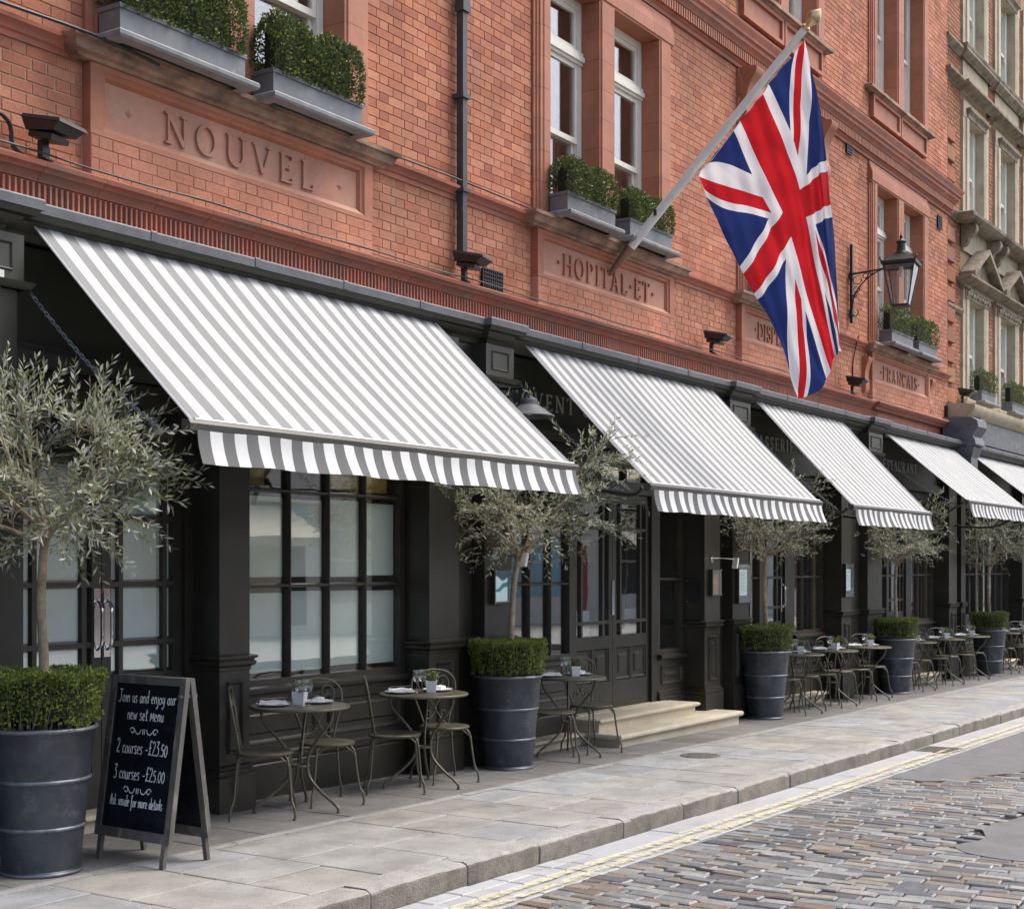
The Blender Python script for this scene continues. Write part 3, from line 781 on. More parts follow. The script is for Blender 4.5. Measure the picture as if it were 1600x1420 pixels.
# gutter run beside the kerb, and the strip of small setts under the yellow lines
gut = MB()
x = 3.0
while x < 34:
    l = R.uniform(0.16, 0.3) if x < 7.6 else R.uniform(0.5, 1.0)
    for (y0, y1) in (((4.385, 4.485), (4.49, 4.608)) if x < 7.6 else ((4.385, 4.608),)):
        gut.cbox(x, x + l - 0.006, y0, y1, ROAD - 0.05, ROAD + R.uniform(-0.003, 0.005) + 0.004, 0.006, 'z')
    x += l
put('gutter_setts', gut.tilt().mesh('gutter_setts', m_gutter), road_o, kind='stuff')
line_setts = MB()
for (y0, y1) in ((4.165, 4.268), (4.272, 4.380)):
    x = 3.0 + R.uniform(-0.1, 0)
    while x < 34:
        l = R.uniform(0.13, 0.22)
        line_setts.cbox(x, x + l - 0.004, y0, y1, ROAD - 0.05, ROAD + R.uniform(-0.002, 0.004), 0.004, 'z')
        x += l
put('line_setts', line_setts.tilt().mesh('line_setts', m_gutter), road_o, kind='stuff')
for (yc, seed) in ((4.215, 1), (4.330, 2)):
    ln = MB()
    n = 330
    vs = []
    for i in range(n + 1):
        x = 3.0 + 31 * i / n
        w = 0.026 + 0.004 * math.sin(x * 9 + seed) + R.uniform(-0.003, 0.003)
        o = 0.006 * math.sin(x * 3.1 + seed * 2)
        vs += [(x, yc + o - w, ROAD + 0.0105), (x, yc + o + w, ROAD + 0.0105)]
    ln.add(vs, [(2 * i, 2 * i + 2, 2 * i + 3, 2 * i + 1) for i in range(n)])
    put('yellow_line', ln.tilt().mesh('yellow_line', m_yellow), road_o)

# pavement: bed, york stone flags in rows across the footway, darker forecourt along the building
pave = MB().box(-6, 50, 4.80, 7.6, -0.5, -0.014)
pave_o = put('pavement', pave.tilt().mesh('pavement', m_bed), kind='structure')
def slab(name, x0, x1, y0, y1, m, z=0.0, c=0.004):
    mb = MB().cbox(-(x1 - x0) / 2, (x1 - x0) / 2, -(y1 - y0) / 2, (y1 - y0) / 2, -0.06, 0, c, 'z')
    xc = (x0 + x1) / 2
    return put(name, mb.mesh(name, m), pave_o, (xc, (y0 + y1) / 2, gz(xc) + z + R.uniform(-0.002, 0.002)), (R.uniform(-0.003, 0.003), math.atan(SLOPE) + R.uniform(-0.003, 0.003), 0))
cuts = [[5.45], [5.72, 5.24], [5.50], [5.36], [5.68, 5.22], [5.5], [5.3], [5.72, 5.28]]
x = 4.83 - 0.6 * 4
i = 0
while x < 34:
    w = 0.6
    ys = [6.068] + sorted(cuts[(i + 4) % 8] if i < 9 else ([R.uniform(5.25, 5.65)] if R.random() < 0.6 else [R.uniform(5.6, 5.8), R.uniform(5.15, 5.3)]), reverse=True) + [4.805]
    for a, b in zip(ys, ys[1:]): slab('paving_slab', x + 0.004, x + w - 0.006, b + 0.006, a - 0.006, m_slab)
    x += w
    i += 1
x = 3.0
while x < 34:
    l = R.uniform(0.8, 1.3)
    slab('edging_stone', x + 0.003, x + l - 0.003, 6.076, 6.14, m_granite, 0.003)
    x += l
x = 3.0
while x < 34:
    w = R.uniform(0.36, 0.5) if x < 14 else R.uniform(0.7, 0.9)
    ys = [7.45, R.uniform(6.55, 6.8), 6.147]
    for a, b in zip(ys, ys[1:]): slab('forecourt_slab', x + 0.003, x + w - 0.003, b + 0.003, a - 0.003, m_slab_dark)
    x += w
kerb_o = put('kerb', MB().box(-6, 50, 4.63, 4.79, -0.5, -0.03).tilt().mesh('kerb', m_bed), kind='structure')
KJ = [3.2, 4.05, 4.9, 5.69, 6.555, 7.31, 8.36, 9.255, 10.2, 11.245]
while KJ[-1] < 34: KJ.append(KJ[-1] + R.uniform(0.75, 1.1))
for a, b in zip(KJ, KJ[1:]):
    L = b - a - 0.014
    mb = MB()
    n = 10
    prof = [(0.0, -0.22), (0.0, -0.03), (0.006, -0.016), (0.02, -0.005), (0.045, 0.0), (0.186, 0.0), (0.186, -0.22)]
    vs = []
    for k in range(n + 1):
        xx = -L / 2 + L * k / n
        e = 0.006 if k in (0, n) else 0
        for (yy, zz) in prof: vs.append((xx, yy + (R.uniform(-0.005, 0.005) if yy < 0.05 else 0) + e, zz - e + (R.uniform(-0.004, 0.004) if zz > -0.1 else 0)))
    m = len(prof)
    fs = [(k * m + j, (k + 1) * m + j, (k + 1) * m + j + 1, k * m + j + 1) for k in range(n) for j in range(m - 1)]
    fs += [tuple(range(m - 1, -1, -1)), tuple(n * m + j for j in range(m))]
    mb.add(vs, fs)
    xc = (a + b) / 2
    km = mb.mesh('kerbstone', m_granite, 60)
    km.materials.append(m_kerbface)
    for pl in km.polygons:
        if pl.center.y < 0.006 and pl.center.z < -0.02: pl.material_index = 1
    put('kerbstone', km, kerb_o, (xc, 4.612, gz(xc) + R.uniform(-0.003, 0.004)), (0, math.atan(SLOPE), R.uniform(-0.004, 0.004)))

# ------------------------------------------------------------------ the red brick building
red = thing('brick_building', 'red brick and terracotta building with a black painted restaurant front and carved name panels', 'building', (14, 7.4, 0))
BX = [6.165, 11.56, 16.28, 21.06]        # left edge of each window bay
BW = 2.88
X_L, X_R = 1.5, 25.2
TOP = 14.0
ZL, ZU = 5.03, 7.80                      # string course, upper cornice

low = MB().box(X_L, X_R, 7.404, 7.75, 3.6, ZL)
part('mortar_wall', low, m_mortar_pale, red)
for b in BX: part('mortar_wall', MB().box(b + 0.004, b + BW - 0.004, 7.327, 7.4035, 4.19, 4.499), m_terra_pale, red)
up = MB()
xs = [X_L]
for b in BX: xs += [b + 0.12, b + BW - 0.12]
xs.append(X_R)
for i in range(0, len(xs), 2): up.box(xs[i], xs[i + 1], 7.402, 7.75, ZL, TOP)
for b in BX:
    up.box(b + 0.12, b + BW - 0.12, 7.402, 7.75, 7.60, 9.05)
    up.box(b + 0.12, b + BW - 0.12, 7.402, 7.75, 11.5, TOP)
part('mortar_wall', up, m_mortar_dark, red)
core = MB()
core.box(X_L, 46, 12, 12.3, -0.6, TOP).box(X_L, 46, 7.5, 12.3, TOP, TOP + 0.3).box(X_L - 0.3, X_L, 7.4, 12.3, -0.6, TOP + 0.3)
core.box(X_L, 46, 7.76, 12, 3.5, 3.7).box(X_L, 46, 7.76, 12, 8.3, 8.5).box(X_L, 46, 7.3, 12, -0.6, 0.02)
for xx in (10.3, 15.3, 20.0, 25.2): core.box(xx - 0.05, xx + 0.05, 7.78, 11.98, 3.72, TOP - 0.02)
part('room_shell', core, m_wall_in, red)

# bricks in Flemish bond
BRK = []      # (x0, x1, z0, z1, front y, low?)
def bond(x0, x1, z0, z1, yf, lowp, joint, vj=None):
    vj = joint if vj is None else vj
    c = 0.075
    n = max(1, round((z1 - z0) / c)); c = (z1 - z0) / n
    for i in range(n):
        za, zb = z0 + i * c, z0 + (i + 1) * c - joint
        x = x0 - R.choice((0, 0.0)) - (0.1575 if i % 2 else 0.0) - (0.0 if lowp else 0.04)
        k = 0
        while x < x1:
            w = 0.225 if k % 2 == 0 else 0.1125
            j = R.uniform(-0.003, 0.003)
            a, b = max(x, x0), min(x + w - vj + (j if j < 0 else 0), x1 - vj)
            if b - a > 0.025: BRK.append((a, b, za, zb, yf + R.uniform(-0.0012, 0.0012), lowp))
            x += w; k += 1
gaps = [(X_L, BX[0])] + [(BX[i] + BW, BX[i + 1]) for i in range(3)] + [(BX[3] + BW, X_R - 0.02)]
for (a, b) in gaps:
    bond(a, b, 4.195, 4.955, 7.398, 1, 0.009)
    bond(a, b, 5.105, 7.89, 7.396, 0, 0.0045, 0.0014)
    bond(a, b, 8.56, TOP, 7.396, 0, 0.0045, 0.0014)
for b in BX:
    bond(b + 0.005, b + BW, 4.195, 4.495, 7.322, 2, 0.0035, 0.003)
def seen(x, y, z):
    d = x * 0.8349 + y * 0.5504
    u, v = 800 + 2222 * (x * 0.5504 - y * 0.8349) / d, 885 - (z - 1.7) * 2222 / d
    return 5 < u < 1595 and 5 < v < 1415
big = sorted([q for q in BRK if q[1] - q[0] > 0.08 and seen((q[0] + q[1]) / 2, 7.4, (q[2] + q[3]) / 2)], key=lambda q: (q[0] * 0.8349 + 4.07) / (q[1] - q[0]))[:300]
bigs = set(id(q) for q in big)
rests = (MB(), MB(), MB())
BMAT = (m_brick, m_brick_low, m_brick_pale)
cache = {}
og = origin(red)
for q in BRK:
    a, b, za, zb, yf, lowp = q
    if id(q) in bigs:
        key = (round(b - a, 2), round(zb - za, 3), lowp)
        if key not in cache:
            w, h = key[0] - 0.001, key[1]
            cache[key] = MB().cbox(-w / 2, w / 2, 0, 0.02, -h / 2, h / 2, 0.003, 'y').mesh('brick', BMAT[lowp])
        put('brick', cache[key], red, ((a + b) / 2 - og.x, yf - og.y, (za + zb) / 2 - og.z))
    else: rests[lowp].cbox(a, b, yf, yf + 0.02, za, zb, 0.003, 'y')
for k in range(3): part('brickwork', rests[k], BMAT[k], red, kind='stuff')

# moulded terracotta runs
def run(name, x0, x1, prof, m, y=7.40, step=0.45, ends=(False, False), parent=None):
    """a moulded course in blocks with fine joints; ends: return the profile to the wall"""
    parent = parent or red
    n = max(1, round((x1 - x0) / step)); s = (x1 - x0) / n
    for i in range(n):
        a, b = x0 + i * s, x0 + (i + 1) * s - 0.003
        pa = [(a, y), (b, y)]
        if i == 0 and ends[0]: pa = [(a, y + 0.08)] + pa
        if i == n - 1 and ends[1]: pa = pa + [(b, y + 0.08)]
        part(name, MB().sweep(pa, prof), m, parent, 40)
STRING = [(-0.02, 4.955), (0.012, 4.955), (0.015, 4.99), (0.035, 5.0), (0.04, 5.02), (0.06, 5.035), (0.085, 5.045), (0.09, 5.07), (0.06, 5.078), (-0.02, 5.10)]
for (a, b) in gaps: run('string_course', a + 0.052, b - 0.052 if b < 25 else b, STRING, m_cornice, step=0.62)
CORN = [(-0.02, 4.06), (0.17, 4.06), (0.175, 4.075), (0.19, 4.085), (0.20, 4.10), (0.225, 4.108), (0.235, 4.125), (0.262, 4.135), (0.27, 4.16), (0.25, 4.175), (0.10, 4.185), (-0.02, 4.193)]
run('cornice_block', X_L, 21.0, CORN, m_cornice, step=0.46)
CORN2 = [(o + (0.06 if o > 0 else 0), z) for o, z in CORN]
run('cornice_block', 21.003, 25.0, CORN2, m_cornice, step=0.5, ends=(True, True))
flb = MB().box(X_L, 25.0, 7.242, 7.42, 3.84, 4.058)
part('fluted_band', flb, m_cornice, red)
fl = MB()
x = X_L
while x < 21.0:
    fl.add([(x, 7.244, 3.87), (x + 0.006, 7.218, 3.87), (x + 0.021, 7.218, 3.87), (x + 0.027, 7.244, 3.87), (x, 7.244, 4.052), (x + 0.006, 7.218, 4.046), (x + 0.021, 7.218, 4.046), (x + 0.027, 7.244, 4.052)],
           [(0, 1, 5, 4), (1, 2, 6, 5), (2, 3, 7, 6), (4, 5, 6, 7), (0, 3, 2, 1)])
    x += 0.043
part('fluting', fl, m_cornice, red, kind='stuff')
# upper cornice with dentils
DENT = [(-0.02, 7.90), (0.03, 7.90), (0.035, 7.94), (0.06, 7.955), (0.065, 8.09), (0.10, 8.10), (0.12, 8.14), (0.15, 8.16), (0.155, 8.20), (0.185, 8.22), (0.19, 8.27), (0.22, 8.30), (0.225, 8.33), (0.12, 8.40), (0.05, 8.42), (0.05, 8.50), (-0.02, 8.555)]
run('cornice_block', X_L, X_R + 0.06, DENT, m_cornice, step=0.5, ends=(False, True))
dn = MB()
x = X_L
while x < X_R: dn.box(x, x + 0.034, 7.30, 7.335, 7.97, 8.085); x += 0.06
part('dentils', dn, m_terra, red, kind='stuff')
# window bays
def prism_z(poly, z0, z1):
    n = len(poly)
    return MB().add([(x, y, z0) for x, y in poly] + [(x, y, z1) for x, y in poly],
                    [tuple(range(n - 1, -1, -1)), tuple(range(n, 2 * n))] + [(i, (i + 1) % n, n + (i + 1) % n, n + i) for i in range(n)])
def jamb_poly(a, b, side):
    """plan of a jamb from its outer edge a to its opening edge b, stepped mouldings on the outer side"""
    s = 1 if b > a else -1
    p = [(a, 7.70), (a, 7.372), (a + s * 0.028, 7.368), (a + s * 0.034, 7.352), (a + s * 0.06, 7.350), (a + s * 0.066, 7.334), (a + s * 0.11, 7.332), (a + s * 0.118, 7.322), (b - s * 0.03, 7.322), (b - s * 0.022, 7.335), (b, 7.338), (b, 7.70)]
    return p if s > 0 else p[::-1]
def mull_poly(a, b):
    return [(a, 7.70), (a, 7.345), (a + 0.02, 7.342), (a + 0.028, 7.325), (b - 0.028, 7.325), (b - 0.02, 7.342), (b, 7.345), (b, 7.70)]
def sash_window(parent, a, b, z0, z1, name='sash_window', tr=None, meet=None):
    w = MB()
    F0, F1 = 7.56, 7.66
    f = 0.075
    w.box(a, a + f, F0, F1, z0, z1).box(b - f, b, F0, F1, z0, z1).box(a + f, b - f, F0, F1, z1 - f, z1).box(a + f, b - f, F0, F1, z0, z0 + 0.06)
    zt = tr or z1 - f
    if tr: w.box(a + 0.002, b - 0.002, 7.515, 7.655, tr, tr + 0.05).box(a + 0.002, b - 0.002, 7.535, 7.652, tr + 0.05, tr + 0.10).box(a + 0.002, b - 0.002, 7.54, 7.652, tr - 0.03, tr)
    o = part(name, w, m_white, parent)
    def sash(za, zb, y):
        s = MB(); t = 0.045
        xa, xb = a + f + 0.002, b - f - 0.002
        s.box(xa, xa + t, y, y + 0.04, za, zb).box(xb - t, xb, y, y + 0.04, za, zb).box(xa + t, xb - t, y, y + 0.04, zb - t, zb).box(xa + t, xb - t, y, y + 0.04, za, za + 0.055)
        part('sash', s, m_white, o)
        part('pane', MB().box(xa + t - 0.004, xb - t + 0.004, y + 0.016, y + 0.022, za + 0.05, zb - t + 0.004), m_glass, o)
    mz = meet or (z0 + zt) / 2
    sash(z0 + 0.062, mz + 0.02, 7.612)
    sash(mz - 0.02, zt - (0.032 if tr else 0.002), 7.568)
    if tr: sash(tr + 0.102, z1 - f - 0.002, 7.58)
    return o
def window_bay(b, z0, z1, tr=True, sill_m=None, left_trim=0.0):
    # stacked jamb blocks
    nb = round((z1 - z0) / 0.31); h = (z1 - z0) / nb
    for poly in (jamb_poly(b, b + 0.255, 1), jamb_poly(b + BW, b + BW - 0.335, -1), mull_poly(b + 1.225, b + 1.535)):
        for i in range(nb): part('terracotta_block', prism_z(poly, z0 + i * h + 0.0015, z0 + (i + 1) * h - 0.0015), m_terra, red, 20)
    # lintel in blocks, stepped like the jambs
    nl = 6; s = BW / nl
    for i in range(nl):
        xa, xb = b + i * s + 0.0015, b + (i + 1) * s - 0.0015
        part('terracotta_block', MB().sweep([(xa, 7.40), (xb, 7.40)], [(-0.30, z1 + 0.003), (0.062, z1 + 0.003), (0.066, z1 + 0.02), (0.078, z1 + 0.03), (0.078, z1 + 0.16), (0.068, z1 + 0.17), (0.064, z1 + 0.21), (0.05, z1 + 0.22), (0.046, z1 + 0.26), (0.032, z1 + 0.27), (0.03, z1 + 0.325), (-0.02, z1 + 0.33)]), m_terra, red, 20)
    t = z1 - 0.62 if tr else None
    for (a, c) in ((b + 0.257, b + 1.223), (b + 1.537, b + 2.543)):
        sash_window(red, a, c, z0 + 0.005, z1, tr=t, meet=z0 + (0.98 if tr else 1.05))
        if b < 15:
            part('curtain', MB().box(c - 0.30, c - 0.02, 7.80, 7.815, z0, z1), m_redcur, red)
            part('curtain', MB().box(a + 0.02, a + 0.16, 7.80, 7.815, z0, z1), m_ochre, red)
        else: part('net_curtain', MB().box(a + 0.02, c - 0.02, 7.70, 7.71, z0, z1), m_net, red)
        mb = MB().box(a - 0.12, c + 0.12, 9.3, 9.35, z0 - 0.2, z1 + 0.3)
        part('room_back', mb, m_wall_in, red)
SILL = [(-0.02, 4.965), (0.10, 4.965), (0.11, 4.985), (0.15, 4.995), (0.165, 5.02), (0.175, 5.05), (0.20, 5.055), (0.205, 5.085), (0.13, 5.10), (-0.26, 5.115)]
SILL2 = [(-0.02, 8.93), (0.07, 8.93), (0.09, 8.95), (0.13, 8.955), (0.13, 9.00), (0.10, 9.02), (-0.26, 9.035)]
for bi, b in enumerate(BX):
    window_bay(b, 5.12, 7.555)
    part('stone_sill', MB().sweep([(b - 0.02, 7.44), (b - 0.02, 7.40), (b + BW + 0.02, 7.40), (b + BW + 0.02, 7.44)], SILL), m_sill, red, 30)
    if bi >= 2:
        window_bay(b, 9.04, 11.4, tr=False)
        part('stone_sill', MB().sweep([(b - 0.02, 7.44), (b - 0.02, 7.40), (b + BW + 0.02, 7.40), (b + BW + 0.02, 7.44)], SILL2), m_sill, red, 30)
        for (pa, pb) in ((b + 0.1, b + 1.38), (b + 1.42, b + BW - 0.1)):
            f = MB()
            f.box(pa, pb, 7.335, 7.41, 8.57, 8.62).box(pa, pb, 7.335, 7.41, 8.87, 8.925).box(pa, pa + 0.06, 7.335, 7.41, 8.621, 8.869).box(pb - 0.06, pb, 7.335, 7.41, 8.621, 8.869)
            part('apron_panel', f, m_terra, red)
            part('apron_panel', MB().box(pa + 0.061, pb - 0.061, 7.37, 7.41, 8.622, 8.868), m_terra, red)

def name_panel(b, txt, size, gap, sx=1.0, dots=False):
    z0, z1 = 4.50, 4.962
    fr = MB()
    Y = 7.322
    fr.box(b, b + BW, Y, 7.41, 4.925, z1).box(b, b + BW, Y, 7.41, z0, 4.535)
    fr.box(b, b + 0.105, Y, 7.41, 4.536, 4.924).box(b + BW - 0.105, b + BW, Y, 7.41, 4.536, 4.924)
    pn = part('name_panel', fr, m_terra, red)
    # inner moulding, mitred: deeper at the top, a sloping weathered ledge below
    xa, xb = b + 0.106, b + BW - 0.106
    def rail(p0, p1, p2, p3, m):
        part('panel_moulding', MB().add([*p0, *p1, *p2, *p3], [(0, 1, 3, 2), (2, 3, 5, 4), (4, 5, 7, 6)]), m, pn, 20)
    d = ((Y + 0.004, 0.0), (Y + 0.018, 0.016), (Y + 0.020, 0.030), (7.372, 0.05))
    rail(*[((xa + q, y, 4.924 - q), (xb - q, y, 4.924 - q)) for y, q in d], m_terra)
    rail(*[((xb - q, y, 4.536 + q), (xa + q, y, 4.536 + q)) for y, q in ((Y + 0.002, 0.0), (Y + 0.02, 0.02), (Y + 0.035, 0.036), (7.372, 0.05))], m_terra_pale)
    rail(*[((xa + q, y, 4.536 + q), (xa + q, y, 4.924 - q)) for y, q in d], m_terra)
    rail(*[((xb - q, y, 4.924 - q), (xb - q, y, 4.536 + q)) for y, q in d], m_terra)
    n = 4; s = (xb - xa) / n
    for i in range(n): part('panel_field', MB().box(xa + i * s + (0 if i == 0 else 0.001), xa + (i + 1) * s - 0.001, 7.370, 7.42, 4.538, 4.922), m_terra_pale, pn)
    wd = roman_width(txt, size, gap, sx)
    roman(txt, b + BW / 2 - wd / 2, 4.608, size, 7.3695, 0.019, m_terra_pale if bi_pale else m_terra, pn, gap, sx)
    if dots:
        for xx in (b + 0.36, b + BW - 0.36):
            mb = MB().add([(xx - 0.035, 7.3695, 4.72), (xx, 7.3695, 4.685), (xx + 0.035, 7.3695, 4.72), (xx, 7.3695, 4.755), (xx, 7.352, 4.72)], [(0, 1, 4), (1, 2, 4), (2, 3, 4), (3, 0, 4)])
            part('lozenge', mb, m_terra_pale, pn)
bi_pale = True
name_panel(BX[0], 'NOUVEL', 0.215, 0.085, 1.08, True)
bi_pale = False
name_panel(BX[1], '.HOPITAL.ET.', 0.205, 0.045, 1.0)
name_panel(BX[2], '.DISPENSAIRE.', 0.205, 0.026, 0.98)
bi_pale = True
name_panel(BX[3], '.FRANCAIS.', 0.205, 0.062, 1.05)
# scroll brackets under the upper cornice beside the third bay, small scrolls by the last panel
def scroll(xc, zt, zb, out, w, m=m_terra):
    prof = []
    H = zt - zb
    side = [(0.0, 1.0), (1.0, 1.0), (1.02, 0.9), (0.8, 0.8), (0.55, 0.62), (0.5, 0.4), (0.62, 0.28), (0.6, 0.12), (0.35, 0.02), (0.1, 0.0), (0.0, 0.0)]
    s = smoothline([(p[0], p[1], 0) for p in side], 3)
    n = len(s)
    vs = [(xc - w / 2, 7.40 - p.x * out, zb + p.y * H) for p in s] + [(xc + w / 2, 7.40 - p.x * out, zb + p.y * H) for p in s]
    fs = [tuple(range(n)), tuple(range(2 * n - 1, n - 1, -1))] + [(i, n + i, n + i + 1, i + 1) for i in range(n - 1)]
    part('scroll_bracket', MB().add(vs, fs), m, red, 30)
for xx in (BX[2] + 0.16, BX[2] + BW - 0.16): scroll(xx, 7.895, 7.05, 0.24, 0.24)
for xx in (BX[3] - 0.17, BX[3] + BW + 0.13): scroll(xx, 4.86, 4.30, 0.10, 0.16)
# vents, drainpipe, cables
def grille(xa, xb, za, zb, nx, nz):
    o = part('air_vent', MB().box(xa, xb, 7.378, 7.40, za, zb), m_print_k, red)
    f = MB()
    for i in range(nx + 1): xx = xa + (xb - xa) * i / nx; f.box(xx - 0.006, xx + 0.006, 7.366, 7.379, za, zb)
    for i in range(nz + 1): zz = za + (zb - za) * i / nz; f.box(xa, xb, 7.3665, 7.3785, zz - 0.005, zz + 0.005)
    part('vent_grid', f, m_blackiron, o)
grille(10.70, 11.02, 4.215, 4.43, 9, 6)
for (xx, zz) in ((20.1, 8.02), (24.55, 7.80), (25.0, 4.30)):
    grille(xx, xx + 0.22, zz - (0.25 if zz > 7 else 0), zz + 0.22 - (0.25 if zz > 7 else 0), 5, 5)
dp = MB().box(10.27, 10.335, 7.29, 7.36, 4.40, 6.62).box(10.25, 10.355, 7.27, 7.365, 6.62, 6.80).box(10.25, 10.355, 7.27, 7.39, 5.02, 5.05).box(10.245, 10.36, 7.27, 7.39, 5.85, 5.89).box(10.27, 10.335, 7.29, 7.36, 6.80, 12.0)
part('drainpipe', dp, m_pipe, red)
def cable(name, pts, r=0.008): part(name, MB().tube(smoothline(pts, 3), r, 5), m_blackiron, red, 60)
cable('cable', [(2.0, 7.30, 5.10)] + [(x / 2, 7.302, 5.108 + 0.006 * math.sin(x * 1.7)) for x in range(5, 12)] + [(6.05, 7.18, 5.07), (6.6, 7.16, 5.03)], 0.012)
cable('cable', [(x / 2, 7.300, 5.108 + 0.005 * math.sin(x * 1.3)) for x in range(18, 24)] + [(11.75, 7.22, 5.10)], 0.009)
cable('cable', [(5.0 + x / 2, 7.122, 4.20 + 0.008 * math.sin(x * 1.9)) for x in range(0, 36)], 0.007)
cable('cable', [(5.2, 7.37, 4.47), (5.48, 7.36, 4.46), (5.58, 7.36, 4.40), (5.60, 7.36, 4.28), (5.68, 7.30, 4.20)], 0.014)
cable('cable', [(20.4, 7.30, 5.12), (20.45, 7.36, 4.98), (20.38, 7.385, 4.7), (20.4, 7.385, 4.3)], 0.010)

# ------------------------------------------------------------------ shopfront
# lead covered cornice, breaking forward over the paired pilasters
GZ = 3.80
CON = [(4.9, 5.33), (10.02, 10.50), (14.98, 15.60), (19.66, 20.30), (24.25, 24.72)]   # consoles carrying the breaks
path = [(2.0, 6.85)]
for (a, b) in CON:
    path += [(a - 0.05, 6.85), (a - 0.05, 6.78), (b + 0.05, 6.78), (b + 0.05, 6.85)]
path += [(34, 6.85)]
GP = [(-0.2, 3.755), (0.0, 3.755), (0.004, 3.81), (-0.004, 3.82), (-0.24, 3.87), (-0.42, 3.885)]
part('lead_flashing', MB().sweep(path, GP), m_lead, red, 30)
for (a, b) in zip([2.0] + [q[1] for q in CON], [q[0] for q in CON] + [34]):
    n = max(1, round((b - a) / 1.02))
    js = [(a + (b - a) * i / n, 6.85) for i in range(1, n)] + ([(b + 0.24, 6.85)] if b < 34 else [])
    for xx, yy in js: part('lead_joint', MB().sweep([(xx - 0.022, yy), (xx + 0.022, yy)], [(o + 0.005, z + 0.004) for o, z in GP]), m_lead, red)
tim = MB().sweep(path, [(-0.5, 3.62), (-0.17, 3.62), (-0.15, 3.66), (-0.10, 3.69), (-0.08, 3.715), (-0.03, 3.72), (-0.012, 3.754), (-0.5, 3.754)])
part('timber_cornice', tim, m_green, red, 30)
# fascia boards with raised lettering, one per bay
BAYS = [(5.36, 9.32), (10.50, 14.45), (15.60, 18.74), (20.30, 23.75), (24.72, 33.5)]
for i, (a, b) in enumerate(BAYS):
    fo = part('fascia', MB().box(a, b, 7.10, 7.30, 2.98, 3.60).box(a, b, 7.06, 7.10, 2.98, 3.03).box(a, b, 7.06, 7.10, 3.55, 3.60).box(a, b, 7.02, 7.14, 2.90, 2.979), m_green, red)
    t = ('', 'COVENT GARDEN', 'BRASSERIE MAX', 'RESTAURANT', '')[i]
    x0 = (0, 10.72, 15.90, 20.70, 0)[i]
    if t: roman(t, x0, 3.165, 0.155, 7.0995, 0.006, m_fascialet, fo, (0, 0.055, 0.05, 0.045, 0)[i], 1.15)

def panel_frame(x0, x1, z0, z1, y, t=0.035, d=0.022, field=True):
    """raised bolection moulding with a fielded panel, facing -Y"""
    mb = MB()
    for (q, yy, q2, y2) in ((0, y, 0.008, y - d), (0.008, y - d, t * 0.6, y - d * 0.8), (t * 0.6, y - d * 0.8, t, y + 0.004)):
        A = [(x0 + q, yy, z0 + q), (x1 - q, yy, z0 + q), (x1 - q, yy, z1 - q), (x0 + q, yy, z1 - q)]
        B = [(x0 + q2, y2, z0 + q2), (x1 - q2, y2, z0 + q2), (x1 - q2, y2, z1 - q2), (x0 + q2, y2, z1 - q2)]
        mb.add(A + B, [(i, (i + 1) % 4, 4 + (i + 1) % 4, 4 + i) for i in range(4)])
    if field:
        e = t + 0.035
        if x1 - x0 > 2 * e + 0.03:
            A = [(x0 + e, y + 0.001, z0 + e), (x1 - e, y + 0.001, z0 + e), (x1 - e, y + 0.001, z1 - e), (x0 + e, y + 0.001, z1 - e)]
            e += 0.014
            B = [(x0 + e, y - 0.010, z0 + e), (x1 - e, y - 0.010, z0 + e), (x1 - e, y - 0.010, z1 - e), (x0 + e, y - 0.010, z1 - e)]
            mb.add(A + B, [(i, (i + 1) % 4, 4 + (i + 1) % 4, 4 + i) for i in range(4)] + [(4, 5, 6, 7)])
    return mb
MOULD = [(0, 0.985), (0.006, 0.99), (0.008, 1.012), (0.02, 1.02), (0.032, 1.03), (0.034, 1.05), (0.022, 1.056), (0.026, 1.066), (0.04, 1.072), (0.042, 1.088), (0.02, 1.095), (0, 1.10)]
PLINTH = [(0, -0.5), (0.03, -0.5), (0.03, 0.265), (0.022, 0.275), (0.03, 0.29), (0.028, 0.31), (0.012, 0.318), (0.014, 0.335), (0.0, 0.35)]
def pilaster(x0, x1, y=PF, back=7.32, top=2.90, strip=None, panel=True):
    """strip: recessed strip to the right up to that x"""
    body = MB().box(x0, x1, y, back, -0.4, top)
    p = part('pilaster', body, m_black, red)
    pa = [(x0, back), (x0, y), (x1, y)]
    pa.append((x1, back) if not strip else (x1, y + 0.10))
    part('waist_moulding', MB().sweep(pa, MOULD), m_black, p, 35)
    part('plinth', MB().sweep(pa, PLINTH), m_black, p, 35)
    if panel:
        m = (x1 - x0) * 0.24
        part('sunk_panel', panel_frame(x0 + m, x1 - m, 0.42, 0.92, y, 0.03), m_black, p)
    return p
pilaster(5.00, 5.36)
pilaster(6.945, 7.235, y=PF)
PAIRS = [(9.317, 9.73, 10.07, 10.49), (14.452, 14.853, 15.13, 15.578), (18.74, 19.114, 19.70, 20.312), (23.75, 24.20, 24.35, 24.60), (28.6, 29.0, 29.3, 29.8)]
for (a, b, c, d) in PAIRS:
    p = pilaster(a, b, top=3.62, strip=True)
    rec = part('recess_strip', MB().box(b + 0.0005, c - 0.0005, PF + 0.10, 7.32, -0.4, 3.62), m_black, red)
    part('waist_moulding', MB().sweep([(b + 0.042, PF + 0.10), (c - 0.042, PF + 0.10)], MOULD), m_black, rec, 35)
    part('plinth', MB().sweep([(b + 0.031, PF + 0.10), (c - 0.031, PF + 0.10)], PLINTH), m_black, rec, 35)
    p = pilaster(c, d, y=PF - 0.03, top=3.30)
    part('upper_panel', panel_frame(a + 0.08, b - 0.08, 3.05, 3.52, PF, 0.025, 0.016, False), m_green, red)
